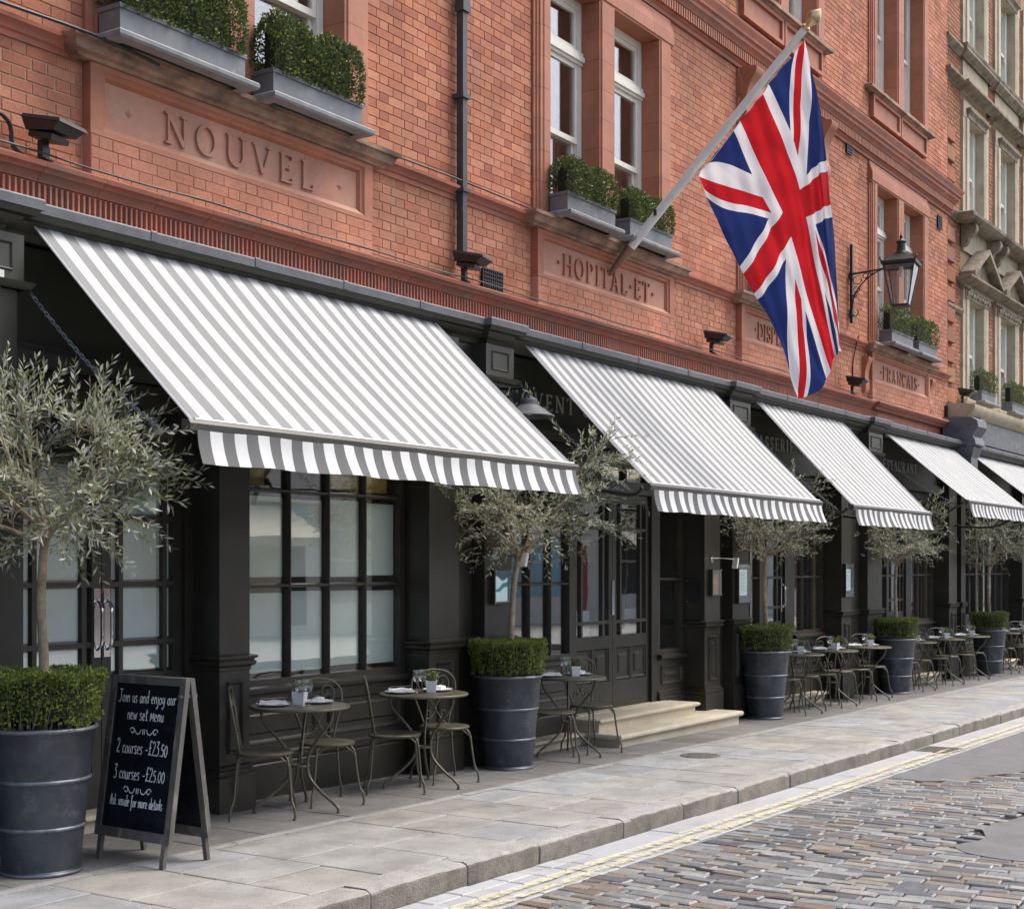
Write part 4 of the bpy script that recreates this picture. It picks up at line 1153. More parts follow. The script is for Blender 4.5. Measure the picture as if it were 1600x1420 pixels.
# consoles under the breaks
for (a, b) in CON:
    if a > 24: continue
    c = part('console', MB().box(a + 0.05, b, 6.905, 7.2, 3.345, 3.618), m_green, red)
    part('console_panel', panel_frame(a + 0.13, b - 0.08, 3.40, 3.57, 6.905, 0.02, 0.012, False), m_green, c)
    part('console_ledge', MB().sweep([(a + 0.03, 7.2), (a + 0.03, 6.90), (b + 0.02, 6.90), (b + 0.02, 7.2)], [(0, 3.30), (0.01, 3.305), (0.03, 3.325), (0.035, 3.344), (0, 3.344)]), m_green, c, 35)
    part('console', MB().box(a + 0.08, b - 0.03, 6.93, 7.2, 2.85, 3.298), m_green, red)

def shop_window(a, b, cols, rows, film=None, y=RP, sill=True, curtain=None):
    """cols: positions of upright bars; rows: heights of cross bars, rows[0] sill and rows[-1] head"""
    f = 0.055
    fr = MB().box(a, a + f, y, y + 0.09, rows[0], rows[-1]).box(b - f, b, y, y + 0.09, rows[0], rows[-1])
    fr.box(a + f, b - f, y, y + 0.09, rows[0], rows[0] + 0.05).box(a + f, b - f, y, y + 0.09, rows[-1] - 0.06, rows[-1])
    w = part('shop_window', fr, m_barwood, red)
    for c in cols: part('glazing_bar', MB().add([(c - 0.018, y + 0.07, rows[0] + 0.05), (c - 0.018, y + 0.03, rows[0] + 0.05), (c - 0.006, y + 0.004, rows[0] + 0.05), (c + 0.006, y + 0.004, rows[0] + 0.05), (c + 0.018, y + 0.03, rows[0] + 0.05), (c + 0.018, y + 0.07, rows[0] + 0.05),
                   (c - 0.018, y + 0.07, rows[-1] - 0.06), (c - 0.018, y + 0.03, rows[-1] - 0.06), (c - 0.006, y + 0.004, rows[-1] - 0.06), (c + 0.006, y + 0.004, rows[-1] - 0.06), (c + 0.018, y + 0.03, rows[-1] - 0.06), (c + 0.018, y + 0.07, rows[-1] - 0.06)],
                   [(i, i + 1, i + 7, i + 6) for i in range(5)]), m_barwood, w)
    edges = [a + f - 0.02] + list(cols) + [b - f + 0.02]
    for z in rows[1:-1]:
        for i in range(len(edges) - 1):
            part('glazing_bar', MB().sweep([(edges[i] + 0.009, y + 0.07), (edges[i + 1] - 0.009, y + 0.07)], [(0.0, z - 0.016), (0.04, z - 0.016), (0.064, z - 0.006), (0.064, z + 0.006), (0.04, z + 0.016), (0.0, z + 0.016)]), m_barwood, w)
    zs = [rows[0] + 0.035] + list(rows[1:-1]) + [rows[-1] - 0.045]
    for i in range(len(edges) - 1):
        for j in range(len(zs) - 1):
            part('pane', MB().box(edges[i] + 0.015, edges[i + 1] - 0.015, y + 0.050, y + 0.055, zs[j] + 0.013, zs[j + 1] - 0.013), m_glass, w)
            if film and j < film:
                part('frosted_film', MB().box(edges[i] + 0.026, edges[i + 1] - 0.026 - R.uniform(0, 0.012), y + 0.060, y + 0.063, zs[j] + 0.05 + R.uniform(0, 0.02), zs[j + 1] - 0.038 - R.uniform(0, 0.02)), m_film, w)
    return w
def stall(a, b, z1, y=RP, panels=2, lip=0.05):
    s = part('stall_riser', MB().box(a, b, y, y + 0.12, -0.4, z1 - 0.06), m_black, red)
    part('window_ledge', MB().sweep([(a + 0.001, y + 0.06), (b - 0.001, y + 0.06)], [(-0.02, z1 - 0.06), (0.08, z1 - 0.06), (0.105, z1 - 0.05), (0.115, z1 - 0.03), (0.112, z1 - 0.01), (0.095, z1 + 0.002), (0.05, z1 + 0.010), (-0.02, z1 + 0.014)]), m_black, s, 40)
    part('plinth', MB().sweep([(a + 0.001, y), (b - 0.001, y)], PLINTH), m_black, s, 35)
    wd = (b - a) / panels
    for i in range(panels): part('sunk_panel', panel_frame(a + i * wd + 0.07, a + (i + 1) * wd - 0.07, 0.41, z1 - 0.12, y, 0.04, 0.018), m_black, s)
def head(a, b, z0=2.80):
    part('window_head', MB().box(a, b, RP - 0.02, RP + 0.12, z0, 2.98).box(a, b, RP - 0.05, RP - 0.0205, z0 + 0.05, z0 + 0.09), m_black, red)
def door(a, b, z0, cols, rows, film=False, hand=None, glass_lo=1.0, y=RP + 0.03, top=2.45):
    """glazed door leaf: frame, lower panels, glazing bars, panes"""
    st = 0.075
    fr = MB().box(a, a + st, y, y + 0.06, z0, top).box(b - st, b, y, y + 0.06, z0, top).box(a + st, b - st, y, y + 0.06, top - 0.09, top)
    fr.box(a + st, b - st, y, y + 0.06, z0, z0 + 0.28).box(a + st, b - st, y, y + 0.06, glass_lo - 0.13, glass_lo).box(a + st, b - st, y + 0.02, y + 0.05, z0 + 0.28, glass_lo - 0.13)
    d = part('door', fr, m_black, red)
    mid = (a + b) / 2
    for (pa, pb) in ((a + st, mid - 0.02), (mid + 0.02, b - st)):
        part('sunk_panel', panel_frame(pa, pb, z0 + 0.285, glass_lo - 0.135, y + 0.018, 0.03, 0.014), m_black, d)
    part('door_rail', MB().box(mid - 0.0195, mid + 0.0195, y + 0.002, y + 0.05, z0 + 0.28, glass_lo - 0.13), m_black, d)
    for c in cols: part('glazing_bar', MB().box(c - 0.017, c + 0.017, y + 0.004, y + 0.05, glass_lo, top - 0.09), m_barwood, d)
    for r in rows: part('glazing_bar', MB().box(a + st, b - st, y + 0.001, y + 0.052, r - 0.017, r + 0.017), m_barwood, d)
    ex = [a + st - 0.01] + list(cols) + [b - st + 0.01]
    ez = [glass_lo - 0.01] + list(rows) + [top - 0.08]
    for i in range(len(ex) - 1):
        for j in range(len(ez) - 1):
            part('pane', MB().box(ex[i] + 0.014, ex[i + 1] - 0.014, y + 0.026, y + 0.031, ez[j] + 0.014, ez[j + 1] - 0.014), m_glass, d)
            if film: part('frosted_film', MB().box(ex[i] + 0.024, ex[i + 1] - 0.024, y + 0.034, y + 0.037, ez[j] + 0.03, ez[j + 1] - 0.028), m_film, d)
    if hand:
        x, s = hand
        h = MB().box(x - 0.026, x + 0.026, y - 0.008, y - 0.0005, 1.12, 1.56)
        h.tube(smoothline([(x, y - 0.006, 1.17), (x, y - 0.05, 1.21), (x, y - 0.055, 1.33), (x, y - 0.05, 1.44), (x, y - 0.006, 1.48)], 4), 0.012, 8)
        part('handle', h, m_chrome, d, 40)
    return d
# bay 1: glazed double door (left), frosted window (right)
part('door_frame', MB().box(5.361, 5.47, RP, RP + 0.12, -0.2, 2.80).box(6.87, 6.944, RP, RP + 0.12, -0.2, 2.80).box(5.47, 6.87, RP, RP + 0.12, 2.46, 2.54), m_black, red)
door(5.475, 6.172, 0.10, [5.66, 6.04], [1.20, 1.585, 2.02], True, (6.135, 1))
door(6.178, 6.866, 0.10, [6.34, 6.72], [1.20, 1.585, 2.02], True, (6.215, -1))
tw = shop_window(5.47, 6.87, [5.82, 6.17, 6.52], [2.541, 2.80], None, RP + 0.01)
head(5.361, 6.944)
head(7.236, 9.316)
shop_window(7.236, 9.30, [7.49, 7.933, 8.376, 8.818], [0.83, 1.56, 2.26, 2.80], 2)
stall(7.236, 9.316, 0.83)
part('side_lining', MB().box(9.30, 9.3165, RP - 0.001, RP + 0.1, 0.83, 2.8), m_black, red)
# bay 2: tall window, double door, narrow sidelight
shop_window(10.491, 12.0, [10.86, 11.235, 11.61], [0.80, 1.535, 2.26, 2.80], None)
stall(10.491, 12.0, 0.80, panels=2)
part('door_frame', MB().box(12.0005, 12.05, RP, RP + 0.12, -0.2, 2.80).box(13.665, 13.80, RP, RP + 0.12, -0.2, 2.80).box(12.05, 13.665, RP, RP + 0.12, 2.46, 2.54), m_black, red)
door(12.055, 12.852, 0.24, [12.24, 12.67], [1.13, 2.09], False, None, 0.99)
door(12.858, 13.66, 0.24, [13.04, 13.48], [1.13, 2.09], False, None, 0.99)
part('push_plate', MB().box(12.83, 12.88, RP + 0.018, RP + 0.029, 1.20, 1.56), m_chrome, red)
shop_window(12.05, 13.665, [12.59, 13.13], [2.541, 2.80], None, RP + 0.01)
shop_window(13.801, 14.451, [], [0.74, 1.56, 2.80], None)
stall(13.801, 14.451, 0.74, panels=1)
head(10.491, 14.451)
# bay 3
shop_window(15.579, 16.60, [15.92, 16.26], [0.80, 1.56, 2.26, 2.80], None)
stall(15.579, 16.60, 0.80, panels=1)
part('door_frame', MB().box(16.6005, 16.66, RP, RP + 0.12, -0.2, 2.80).box(17.36, 17.62, RP, RP + 0.12, -0.2, 2.80).box(16.66, 17.36, RP, RP + 0.12, 2.46, 2.54), m_black, red)
door(16.665, 17.355, 0.12, [16.84, 17.18], [1.18, 1.56, 2.05], False, (17.31, -1))
shop_window(16.66, 17.36, [17.01], [2.541, 2.80], None, RP + 0.01)
shop_window(17.6205, 18.739, [17.98, 18.36], [0.80, 1.56, 2.26, 2.80], None)
stall(17.6205, 18.739, 0.80, panels=2)
head(15.579, 18.739)
# bay 4
shop_window(20.313, 21.40, [20.67, 21.04], [0.80, 1.56, 2.26, 2.80], None)
stall(20.313, 21.40, 0.80, panels=1)
part('door_frame', MB().box(21.4005, 21.46, RP, RP + 0.12, -0.2, 2.80).box(22.28, 22.50, RP, RP + 0.12, -0.2, 2.80).box(21.46, 22.28, RP, RP + 0.12, 2.46, 2.54), m_black, red)
door(21.465, 22.275, 0.12, [21.66, 22.08], [1.18, 1.56, 2.05], False, None)
shop_window(21.46, 22.28, [21.87], [2.541, 2.80], None, RP + 0.01)
shop_window(22.5005, 23.749, [22.91, 23.33], [0.80, 1.56, 2.26, 2.80], None)
stall(22.5005, 23.749, 0.80, panels=2)
head(20.313, 23.749)
# bay 5 and beyond
shop_window(24.601, 26.3, [25.02, 25.45, 25.88], [0.80, 1.56, 2.26, 2.80], None)
stall(24.601, 26.3, 0.80, panels=2)
shop_window(26.301, 28.599, [26.75, 27.2, 27.65, 28.1], [0.80, 1.56, 2.26, 2.80], None)
stall(26.301, 28.599, 0.80, panels=3)
head(24.601, 28.599)
part('shop_wall', MB().box(29.801, 46, 7.0, 7.3, -0.6, 3.62), m_black, red)
part('shop_wall', MB().box(1.5, 4.999, 7.0, 7.3, -0.4, 3.62), m_black, red)
# what hangs inside the clear windows
def inside_bit(name, x0, x1, z0, z1, m, y=7.30): part(name, MB().box(x0, x1, y, y + 0.02, z0, z1), m, red)
for (a, b, m) in ((16.28, 16.55, m_ochre), (18.42, 18.72, m_ochre), (17.75, 18.0, m_redcur), (20.72, 21.0, m_ochre), (23.40, 23.74, m_ochre), (22.95, 23.25, m_redcur), (25.1, 25.4, m_ochre), (25.95, 26.25, m_redcur), (26.8, 27.2, m_ochre), (7.3, 7.75, m_ochre), (8.5, 9.2, m_ochre)):
    z = 2.30 if a < 10 else 0.85
    inside_bit('curtain', a, b, z, 2.80, m)
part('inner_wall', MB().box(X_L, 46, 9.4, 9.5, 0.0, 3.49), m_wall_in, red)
for (xx, zz) in ((12.30, 1.0), (13.35, 1.0)):
    c = part('shop_card', MB().box(xx, xx + 0.30, 7.36, 7.37, zz, zz + 0.34), m_print_w, red)
    part('card_header', MB().box(xx, xx + 0.30, 7.352, 7.3595, zz + 0.25, zz + 0.34), m_print_k, c)
    part('card_picture', MB().lathe([(0.0, 0.0), (0.055, 0.004), (0.058, 0.0)], 12).xform(Matrix.Translation((xx + 0.15, 7.3598, zz + 0.12)) @ Matrix.Rotation(PI / 2, 4, 'X') @ Matrix.Diagonal((1.2, 0.5, 1, 1))), m_print_k, c)

# ------------------------------------------------------------------ stone steps
st = thing('stone_steps', 'two pale limestone steps with rounded nosings before the glazed double door', 'steps', (13.2, 6.9, gz(13.2)))
NOSE = [(-0.02, 0.0), (0.0, 0.0), (0.0, 0.075), (0.004, 0.082), (0.03, 0.088), (0.042, 0.10), (0.042, 0.115), (0.03, 0.126), (0.0, 0.13), (-0.6, 0.13)]
def step(x0, x1, y, z, deep, h=0.13):
    k = h / 0.13
    pr = [(o, q * k + z) for o, q in NOSE[1:-1]]
    mb = MB().sweep([(x0, y + deep), (x0, y), (x1, y), (x1, y + deep)], pr, cap=False)
    mb.add([(x0, y + deep, z + h), (x0, y, z + h), (x1, y, z + h), (x1, y + deep, z + h)], [(0, 1, 2, 3)])
    return mb
part('step', step(11.93, 14.66, 6.63, gz(12) - 0.05, 0.62, 0.175), m_step, st, 40)
part('step', step(11.93, 14.03, 6.86, gz(12) + 0.126, 0.40, 0.135), m_step, st, 40)
part('threshold', MB().box(12.0, 13.9, 7.12, 7.34, 0.20, 0.238), m_step, st)
for (x0, x1, y, lab) in ((10.95, 11.925, 7.03, 'low limestone plinth step behind the second planter and bistro table'), (5.37, 6.94, 7.08, 'low limestone door step behind the menu board'),
                         (16.2, 18.3, 7.02, 'low limestone step under the third shop bay behind bistro tables'), (21.2, 23.6, 7.02, 'low limestone step under the fourth shop bay behind bistro tables'), (25.0, 28.5, 7.02, 'farthest low limestone step under the last shop window')):
    o = put('door_step', step(x0, x1, y, 0, 0.3, 0.13).mesh('door_step', m_step, 40), None, (0, 0, gz((x0 + x1) / 2) - 0.012), label=lab, cat='step', group='low stone steps along the shopfront')

# ------------------------------------------------------------------ stone dressed building beyond
sb = thing('stone_dressed_building', 'darker brick building with pale stone window surrounds and small pediments at the far end', 'building', (33, 7.5, 0))
SX0, SX1 = 25.28, 46.0
SW = 7.47                                   # its brick face
WIN = [(26.62, 27.62), (28.82, 29.95), (31.0, 32.1), (33.2, 34.3), (35.4, 36.5), (37.6, 38.7), (39.8, 40.9)]
FL = [(4.75, 6.62), (8.12, 9.95), (11.2, 13.0)]
wl_ = MB()
ex = [SX0] + [q for w in WIN for q in (w[0] - 0.12, w[1] + 0.12)] + [SX1]
for i in range(0, len(ex), 2): wl_.box(ex[i], ex[i + 1], SW + 0.008, 7.9, 3.6, TOP)
for (a, b) in WIN:
    for (za, zb) in zip([3.6, 6.62, 9.95, 13.0], [4.75, 8.12, 11.2, TOP]): wl_.box(a - 0.1195, b + 0.1195, SW + 0.008, 7.9, za + (0.29 if za > 4 else 0), zb - 0.15)
part('mortar_wall', wl_, m_mortar_brown, sb)
BRK = []
R.seed(5)
sb_r = MB()
ex2 = [SX0] + [q for a, b in WIN for q in (a - 0.36, b + 0.36)] + [SX1]
for i in range(0, len(ex2), 2): bond(ex2[i], ex2[i + 1], 4.55, TOP, SW, True, 0.010)
for q in BRK: sb_r.cbox(q[0], q[1], q[4], q[4] + 0.03, q[2], q[3], 0.003, 'y')
part('brickwork', sb_r, m_brick_brown, sb, kind='stuff')
for i in range(14):                         # brick quoins at the corner
    z = 4.62 + i * 0.36
    if z + 0.28 < 8.0 or z > 8.4: part('quoin', MB().cbox(SX0 - 0.04, SX0 + 0.42, SW - 0.06, SW + 0.03, z, z + 0.25, 0.01, 'y'), m_brick_brown, sb)
for (a, b) in WIN[:5]:
    for fi, (za, zb) in enumerate(FL):
        # surround: two stacked jambs with deep reveals, head, drip mould
        for (xa, xb, s) in ((a, a - 0.36, -1), (b, b + 0.36, 1)):
            n = 3
            h = (zb - za) / n
            for k in range(n):
                poly = [(xa, 7.9), (xa, SW - 0.05), (xa + s * 0.05, SW - 0.07), (xa + s * 0.20, SW - 0.07), (xa + s * 0.22, SW - 0.045), (xb, SW - 0.04), (xb, 7.9)]
                if s > 0: poly = poly[::-1]
                part('stone_block', prism_z(poly[::-1], za + k * h + 0.002, za + (k + 1) * h - 0.002), m_stone, sb, 30)
        part('stone_lintel', MB().box(a - 0.36, b + 0.36, SW - 0.05, 7.885, zb + 0.001, zb + 0.30), m_stone, sb)
        part('drip_mould', MB().sweep([(a - 0.1, SW), (a - 0.1, SW - 0.05), (b + 0.1, SW - 0.05), (b + 0.1, SW)], [(0, zb + 0.02), (0.02, zb + 0.02), (0.03, zb + 0.10), (0.08, zb + 0.14), (0.085, zb + 0.18), (0, zb + 0.2)]), m_stone_dark, sb, 35)
        # sash
        o = part('sash_window', MB().box(a, a + 0.09, 7.58, 7.76, za, zb).box(b - 0.16, b, 7.58, 7.76, za, zb).box(a + 0.09, b - 0.16, 7.62, 7.76, zb - 0.09, zb).box(a + 0.09, b - 0.16, 7.62, 7.76, za, za + 0.08).box(a + 0.09, b - 0.16, 7.60, 7.75, (za + zb) / 2 - 0.03, (za + zb) / 2 + 0.03).box(b - 0.22, b - 0.165, 7.57, 7.599, (za + zb) / 2 - 0.14, (za + zb) / 2 - 0.031), m_white, sb)
        part('pane', MB().box(a + 0.085, b - 0.155, 7.69, 7.695, za + 0.07, zb - 0.08), m_glass, o)
        part('blind', MB().box(a + 0.1, b - 0.1, 7.715, 7.725, za + 0.09, zb - 0.1), m_net, o)
        part('window_sill', MB().sweep([(a - 0.42, SW + 0.02), (a - 0.42, SW - 0.02), (b + 0.42, SW - 0.02), (b + 0.42, SW + 0.02)], [(0, za - 0.14), (0.06, za - 0.13), (0.14, za - 0.08), (0.17, za - 0.03), (0.17, za - 0.001), (-0.4, za - 0.0005)]), m_stone_dark if fi else m_stone, sb, 35)
        part('apron', MB().box(a - 0.34, b + 0.34, SW - 0.035, SW + 0.02, za - 0.62, za - 0.141), m_stone, sb) if fi else None
    # pediment on brackets over the first floor window
    xm = (a + b) / 2
    z0, z1 = 6.98, 7.62
    pd = MB()
    for (xa, xb, s) in ((a - 0.48, xm, 1), (b + 0.48, xm, -1)):
        y0, y1 = SW - 0.30, SW - 0.02
        A = [(xa, y0, z0), (xa, y1, z0), (xa, y1, z0 + 0.09), (xa, y0, z0 + 0.09)]
        B = [(xb, y0, z1 - 0.09), (xb, y1, z1 - 0.09), (xb, y1, z1), (xb, y0, z1)]
        fs = [(0, 1, 2, 3), (7, 6, 5, 4)] + [(i, 4 + i, 4 + (i + 1) % 4, (i + 1) % 4) for i in range(4)]
        pd.add(A + B, [f[::s] for f in fs])
    p = part('pediment', pd, m_stone_dark, sb)
    part('tympanum', MB().add([(a - 0.40, SW - 0.12, z0), (b + 0.40, SW - 0.12, z0), (xm, SW - 0.12, z1 - 0.1), (a - 0.40, SW, z0), (b + 0.40, SW, z0), (xm, SW, z1 - 0.1)], [(0, 1, 2), (0, 3, 4, 1), (0, 2, 5, 3), (1, 4, 5, 2)]), m_stone_dark, p)
    part('entablature', MB().sweep([(a - 0.45, SW), (a - 0.45, SW - 0.08), (b + 0.45, SW - 0.08), (b + 0.45, SW)], [(0, 6.80), (0.02, 6.80), (0.03, 6.86), (0.14, 6.90), (0.2, 6.95), (0.2, 6.979), (0, 6.979)]), m_stone_dark, p, 35)
    part('carved_frieze', MB().box(a - 0.28, b + 0.28, SW - 0.075, SW, 6.63, 6.799), m_stone_dark, sb)
    for k in range(9):
        xx = a - 0.2 + (b - a + 0.4) * k / 8
        part('carved_boss', MB().lathe([(0.0, 0.0), (0.035, 0.005), (0.05, 0.03), (0.03, 0.055), (0.0, 0.06)], 7).xform(Matrix.Translation((xx, SW - 0.07, 6.715 + 0.02 * (k % 2))) @ Matrix.Rotation(PI / 2, 4, 'X')), m_stone, sb, 60)
    for xx in (a - 0.34, b + 0.34):
        part('scroll_bracket', MB().sweep([(xx - 0.08, SW - 0.02), (xx + 0.08, SW - 0.02)], [(0, 7.55), (0.06, 7.56), (0.12, 7.62), (0.14, 7.70), (0.24, 7.76), (0.28, 7.85), (0.26, 7.93), (0, 7.94)]), m_stone_dark, sb, 40)
    part('sill_cornice', MB().sweep([(a - 0.55, SW + 0.02), (a - 0.55, SW - 0.06), (b + 0.55, SW - 0.06), (b + 0.55, SW + 0.02)], [(0, 7.94), (0.20, 7.95), (0.26, 7.99), (0.30, 8.02), (0.31, 8.07), (0.28, 8.085), (0, 8.09)]), m_stone_dark, sb, 35)
for (z, o) in ((7.96, 0.1), (10.38, 0.16), (10.98, 0.12)):
    pa = [(SX0 - 0.03, SW + 0.02), (SX0 - 0.03, SW)]
    for (a, b) in WIN:
        pa += [(a - 0.45, SW), (a - 0.45, SW - 0.06), (b + 0.45, SW - 0.06), (b + 0.45, SW)]
    pa += [(SX1, SW)]
    part('string_course', MB().sweep(pa, [(0, z), (0.02, z), (0.04, z + 0.03), (o * 0.8, z + 0.07), (o, z + 0.10), (o, z + 0.14), (0, z + 0.17)]), m_stone_dark, sb, 35)
part('impost_band', MB().sweep([(SX0 - 0.03, SW), (26.24, SW)], [(0, 6.3), (0.03, 6.3), (0.07, 6.35), (0.07, 6.39), (0, 6.41)]), m_stone_dark, sb, 35)
# its shop cornice and the lead capped end console
part('shop_cornice', MB().sweep([(25.1, 7.2), (46, 7.2)], [(0.0, 4.05), (0.1, 4.05), (0.12, 4.30), (0.2, 4.34), (0.26, 4.40), (0.30, 4.46), (0.30, 4.53), (-0.3, 4.60)]), m_stone, sb, 35)
part('shop_fascia', MB().box(24.9, 46, 7.02, 7.45, 3.90, 4.30), m_lead, sb)
part('rain_head', MB().box(25.55, 25.85, 6.92, 7.02, 3.95, 4.32), m_lead, sb)
ec = MB()
prof = [(7.2, 4.24), (6.72, 4.22), (6.62, 4.16), (6.60, 4.05), (6.66, 3.96), (6.70, 3.90), (6.66, 3.84), (6.64, 3.76), (6.72, 3.72), (7.2, 3.72)]
n = len(prof)
ec.add([(24.22, y, z) for y, z in prof] + [(24.78, y, z) for y, z in prof], [tuple(range(n)), tuple(range(2 * n - 1, n - 1, -1))] + [(i, n + i, n + (i + 1) % n, (i + 1) % n) for i in range(n)])
part('lead_console', ec, m_lead, sb, 30)
part('console', MB().sweep([(24.30, 7.2), (24.30, 6.74), (24.70, 6.74), (24.70, 7.2)], [(-0.02, 3.30), (0.0, 3.30), (0.0, 3.55), (0.03, 3.6), (0.06, 3.719), (-0.02, 3.719)]), m_lead, sb, 30)

# ------------------------------------------------------------------ awnings
def awning(X0, X1, zt, Yb, zb, label, n_chain=46):
    yt = 6.95
    zt -= 0.02
    t = thing('awning', label, 'awning', (X0, yt, zt), 0, 'striped awnings over the shopfront')
    W = X1 - X0
    # cloth in local coordinates, x = 0 at its left edge
    nx, ny = 64, 18
    vs, fs = [], []
    for lay in (0, 1):
        for j in range(ny + 1):
            f = j / ny
            for i in range(nx + 1):
                u = i / nx
                sag = -0.034 * math.sin(PI * f) * (0.45 + 0.55 * math.sin(PI * u)) - 0.006 * math.sin(u * W * 5.3) * math.sin(PI * f) ** 0.7 + 0.004 * math.sin(u * W * 11 + f * 4)
                vs.append((u * W, (Yb - yt) * f, (zb - zt) * f + sag - lay * 0.004))
    k = (nx + 1) * (ny + 1)
    for j in range(ny):
        for i in range(nx):
            a = j * (nx + 1) + i
            fs.append((a, a + nx + 1, a + nx + 2, a + 1))
            fs.append((k + a, k + a + 1, k + a + nx + 2, k + a + nx + 1))
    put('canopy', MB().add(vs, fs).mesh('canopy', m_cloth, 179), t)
    for xx in (0, W):
        hem = MB().tube([(xx, (Yb - yt) * j / 8, (zb - zt) * j / 8 - 0.022 * math.sin(PI * j / 8) * 0.5 - 0.002) for j in range(9)], 0.007, 5)
        put('hem', hem.mesh('hem', m_hem, 60), t)
    yb, z_b = Yb - yt, zb - zt
    bar = MB()
    bar.add([(-0.05, yb + q[0], z_b + q[1]) for q in [(0.03, 0.012), (-0.02, 0.008), (-0.035, -0.012), (-0.03, -0.05), (0.0, -0.062), (0.035, -0.05)]] + [(W + 0.05, yb + q[0], z_b + q[1]) for q in [(0.03, 0.012), (-0.02, 0.008), (-0.035, -0.012), (-0.03, -0.05), (0.0, -0.062), (0.035, -0.05)]],
            [(0, 1, 2, 3, 4, 5), (11, 10, 9, 8, 7, 6)] + [(i, 6 + i, 6 + (i + 1) % 6, (i + 1) % 6) for i in range(6)])
    put('front_bar', bar.mesh('front_bar', m_awbar), t)
    put('welt', MB().tube([(0, yb - 0.012, z_b + 0.012), (W, yb - 0.012, z_b + 0.012)], 0.009, 5).mesh('welt', m_hem, 60), t)
    # valance, billowing outward a little
    vs, fs = [], []
    nx, ny = 60, 5
    for j in range(ny + 1):
        f = j / ny
        for i in range(nx + 1):
            u = i / nx
            w = 0.016 * math.sin(u * W * 3.1) * f + 0.010 * math.sin(u * W * 8.3 + 1) * f + 0.006 * math.sin(u * W * 17 + 2) * f
            vs.append((u * W + 0.0, yb - 0.036 - 0.055 * f ** 1.6 + w, z_b - 0.045 - 0.185 * f - 0.004 * math.sin(u * W * 9)))
    for j in range(ny):
        for i in range(nx):
            a = j * (nx + 1) + i
            fs.append((a, a + nx + 1, a + nx + 2, a + 1))
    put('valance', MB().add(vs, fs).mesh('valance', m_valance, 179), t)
    # head tube, folding arms, tie chain
    put('roller', MB().tube([(0.0, 0.06, 0.0), (W, 0.06, 0.0)], 0.035, 10).mesh('roller', m_black, 60), t)
    zw = 2.42 - zt
    for xx in (-0.10, W + 0.06):
        put('arm', MB().tube(smoothline([(xx, 0.02, zw - 0.02), (xx, -0.25, zw - 0.06), (xx, -0.7, zw - 0.05), (xx, yb + 0.12, z_b - 0.09), (xx, yb + 0.02, z_b - 0.03)], 4), 0.018, 7).mesh('arm', m_blackiron, 60), t)
    put('cleat', MB().box(-0.16, -0.02, -0.02, 0.26, zw - 0.06, zw + 0.02).mesh('cleat', m_awbar), t)
    ch = MB()
    A, B = Vector((-0.05, 0.04, -0.34)), Vector((-0.08, yb + 0.15, z_b - 0.05))
    for i in range(n_chain):
        f = (i + 0.5) / n_chain
        c = A.lerp(B, f) + Vector((0, 0, -0.06 * math.sin(PI * f)))
        d = (B - A).normalized()
        s = Vector((1, 0, 0)) if i % 2 else d.cross(Vector((1, 0, 0))).normalized()
        ring = [c + d * 0.025 * math.cos(q) + s * 0.011 * math.sin(q) for q in [2 * PI * k / 8 for k in range(9)]]
        ch.tube(ring, 0.0036, 4, False)
    put('chain', ch.mesh('chain', m_trough), t, kind='stuff')
    return t
awning(5.437, 9.395, 3.722, 5.640, 2.480, 'large grey and white striped awning nearest the camera above the frosted window')
awning(10.77, 14.64, 3.71, 5.690, 2.402, 'grey and white striped awning between the drainpipe and the flag, above the steps')
awning(15.885, 18.76, 3.70, 5.760, 2.410, 'grey and white striped awning directly below the hanging flag')
awning(20.62, 24.01, 3.675, 5.770, 2.648, 'grey and white striped awning below the carved FRANCAIS panel', 30)
awning(25.17, 29.0, 3.66, 5.670, 2.622, 'farthest grey and white striped awning past the lead capped console', 30)

# ------------------------------------------------------------------ planters, box hedges, olive trees
def pot_mesh():
    return MB().lathe([(0.0, 0.012), (0.195, 0.012), (0.203, 0.0), (0.212, 0.006), (0.212, 0.022), (0.204, 0.030), (0.226, 0.25), (0.254, 0.51), (0.283, 0.765), (0.293, 0.772), (0.297, 0.782), (0.292, 0.792), (0.280, 0.790), (0.276, 0.74), (0.0, 0.74)], 40, caps=False)
def leaf_quad(c, d, up, l, w, fold=0.25):
    """a small folded leaf: base c, direction d"""
    s = d.cross(up)
    s = s.normalized() if s.length > 1e-5 else d.orthogonal().normalized()
    n = s.cross(d)
    m = c + d * l * 0.5
    return [c, m + s * w * 0.5 + n * w * fold, c + d * l, m - s * w * 0.5 + n * w * fold]
def rvec(rs):
    while True:
        v = Vector((rs.uniform(-1, 1), rs.uniform(-1, 1), rs.uniform(-1, 1)))
        if 0.05 < v.length < 1: return v.normalized()
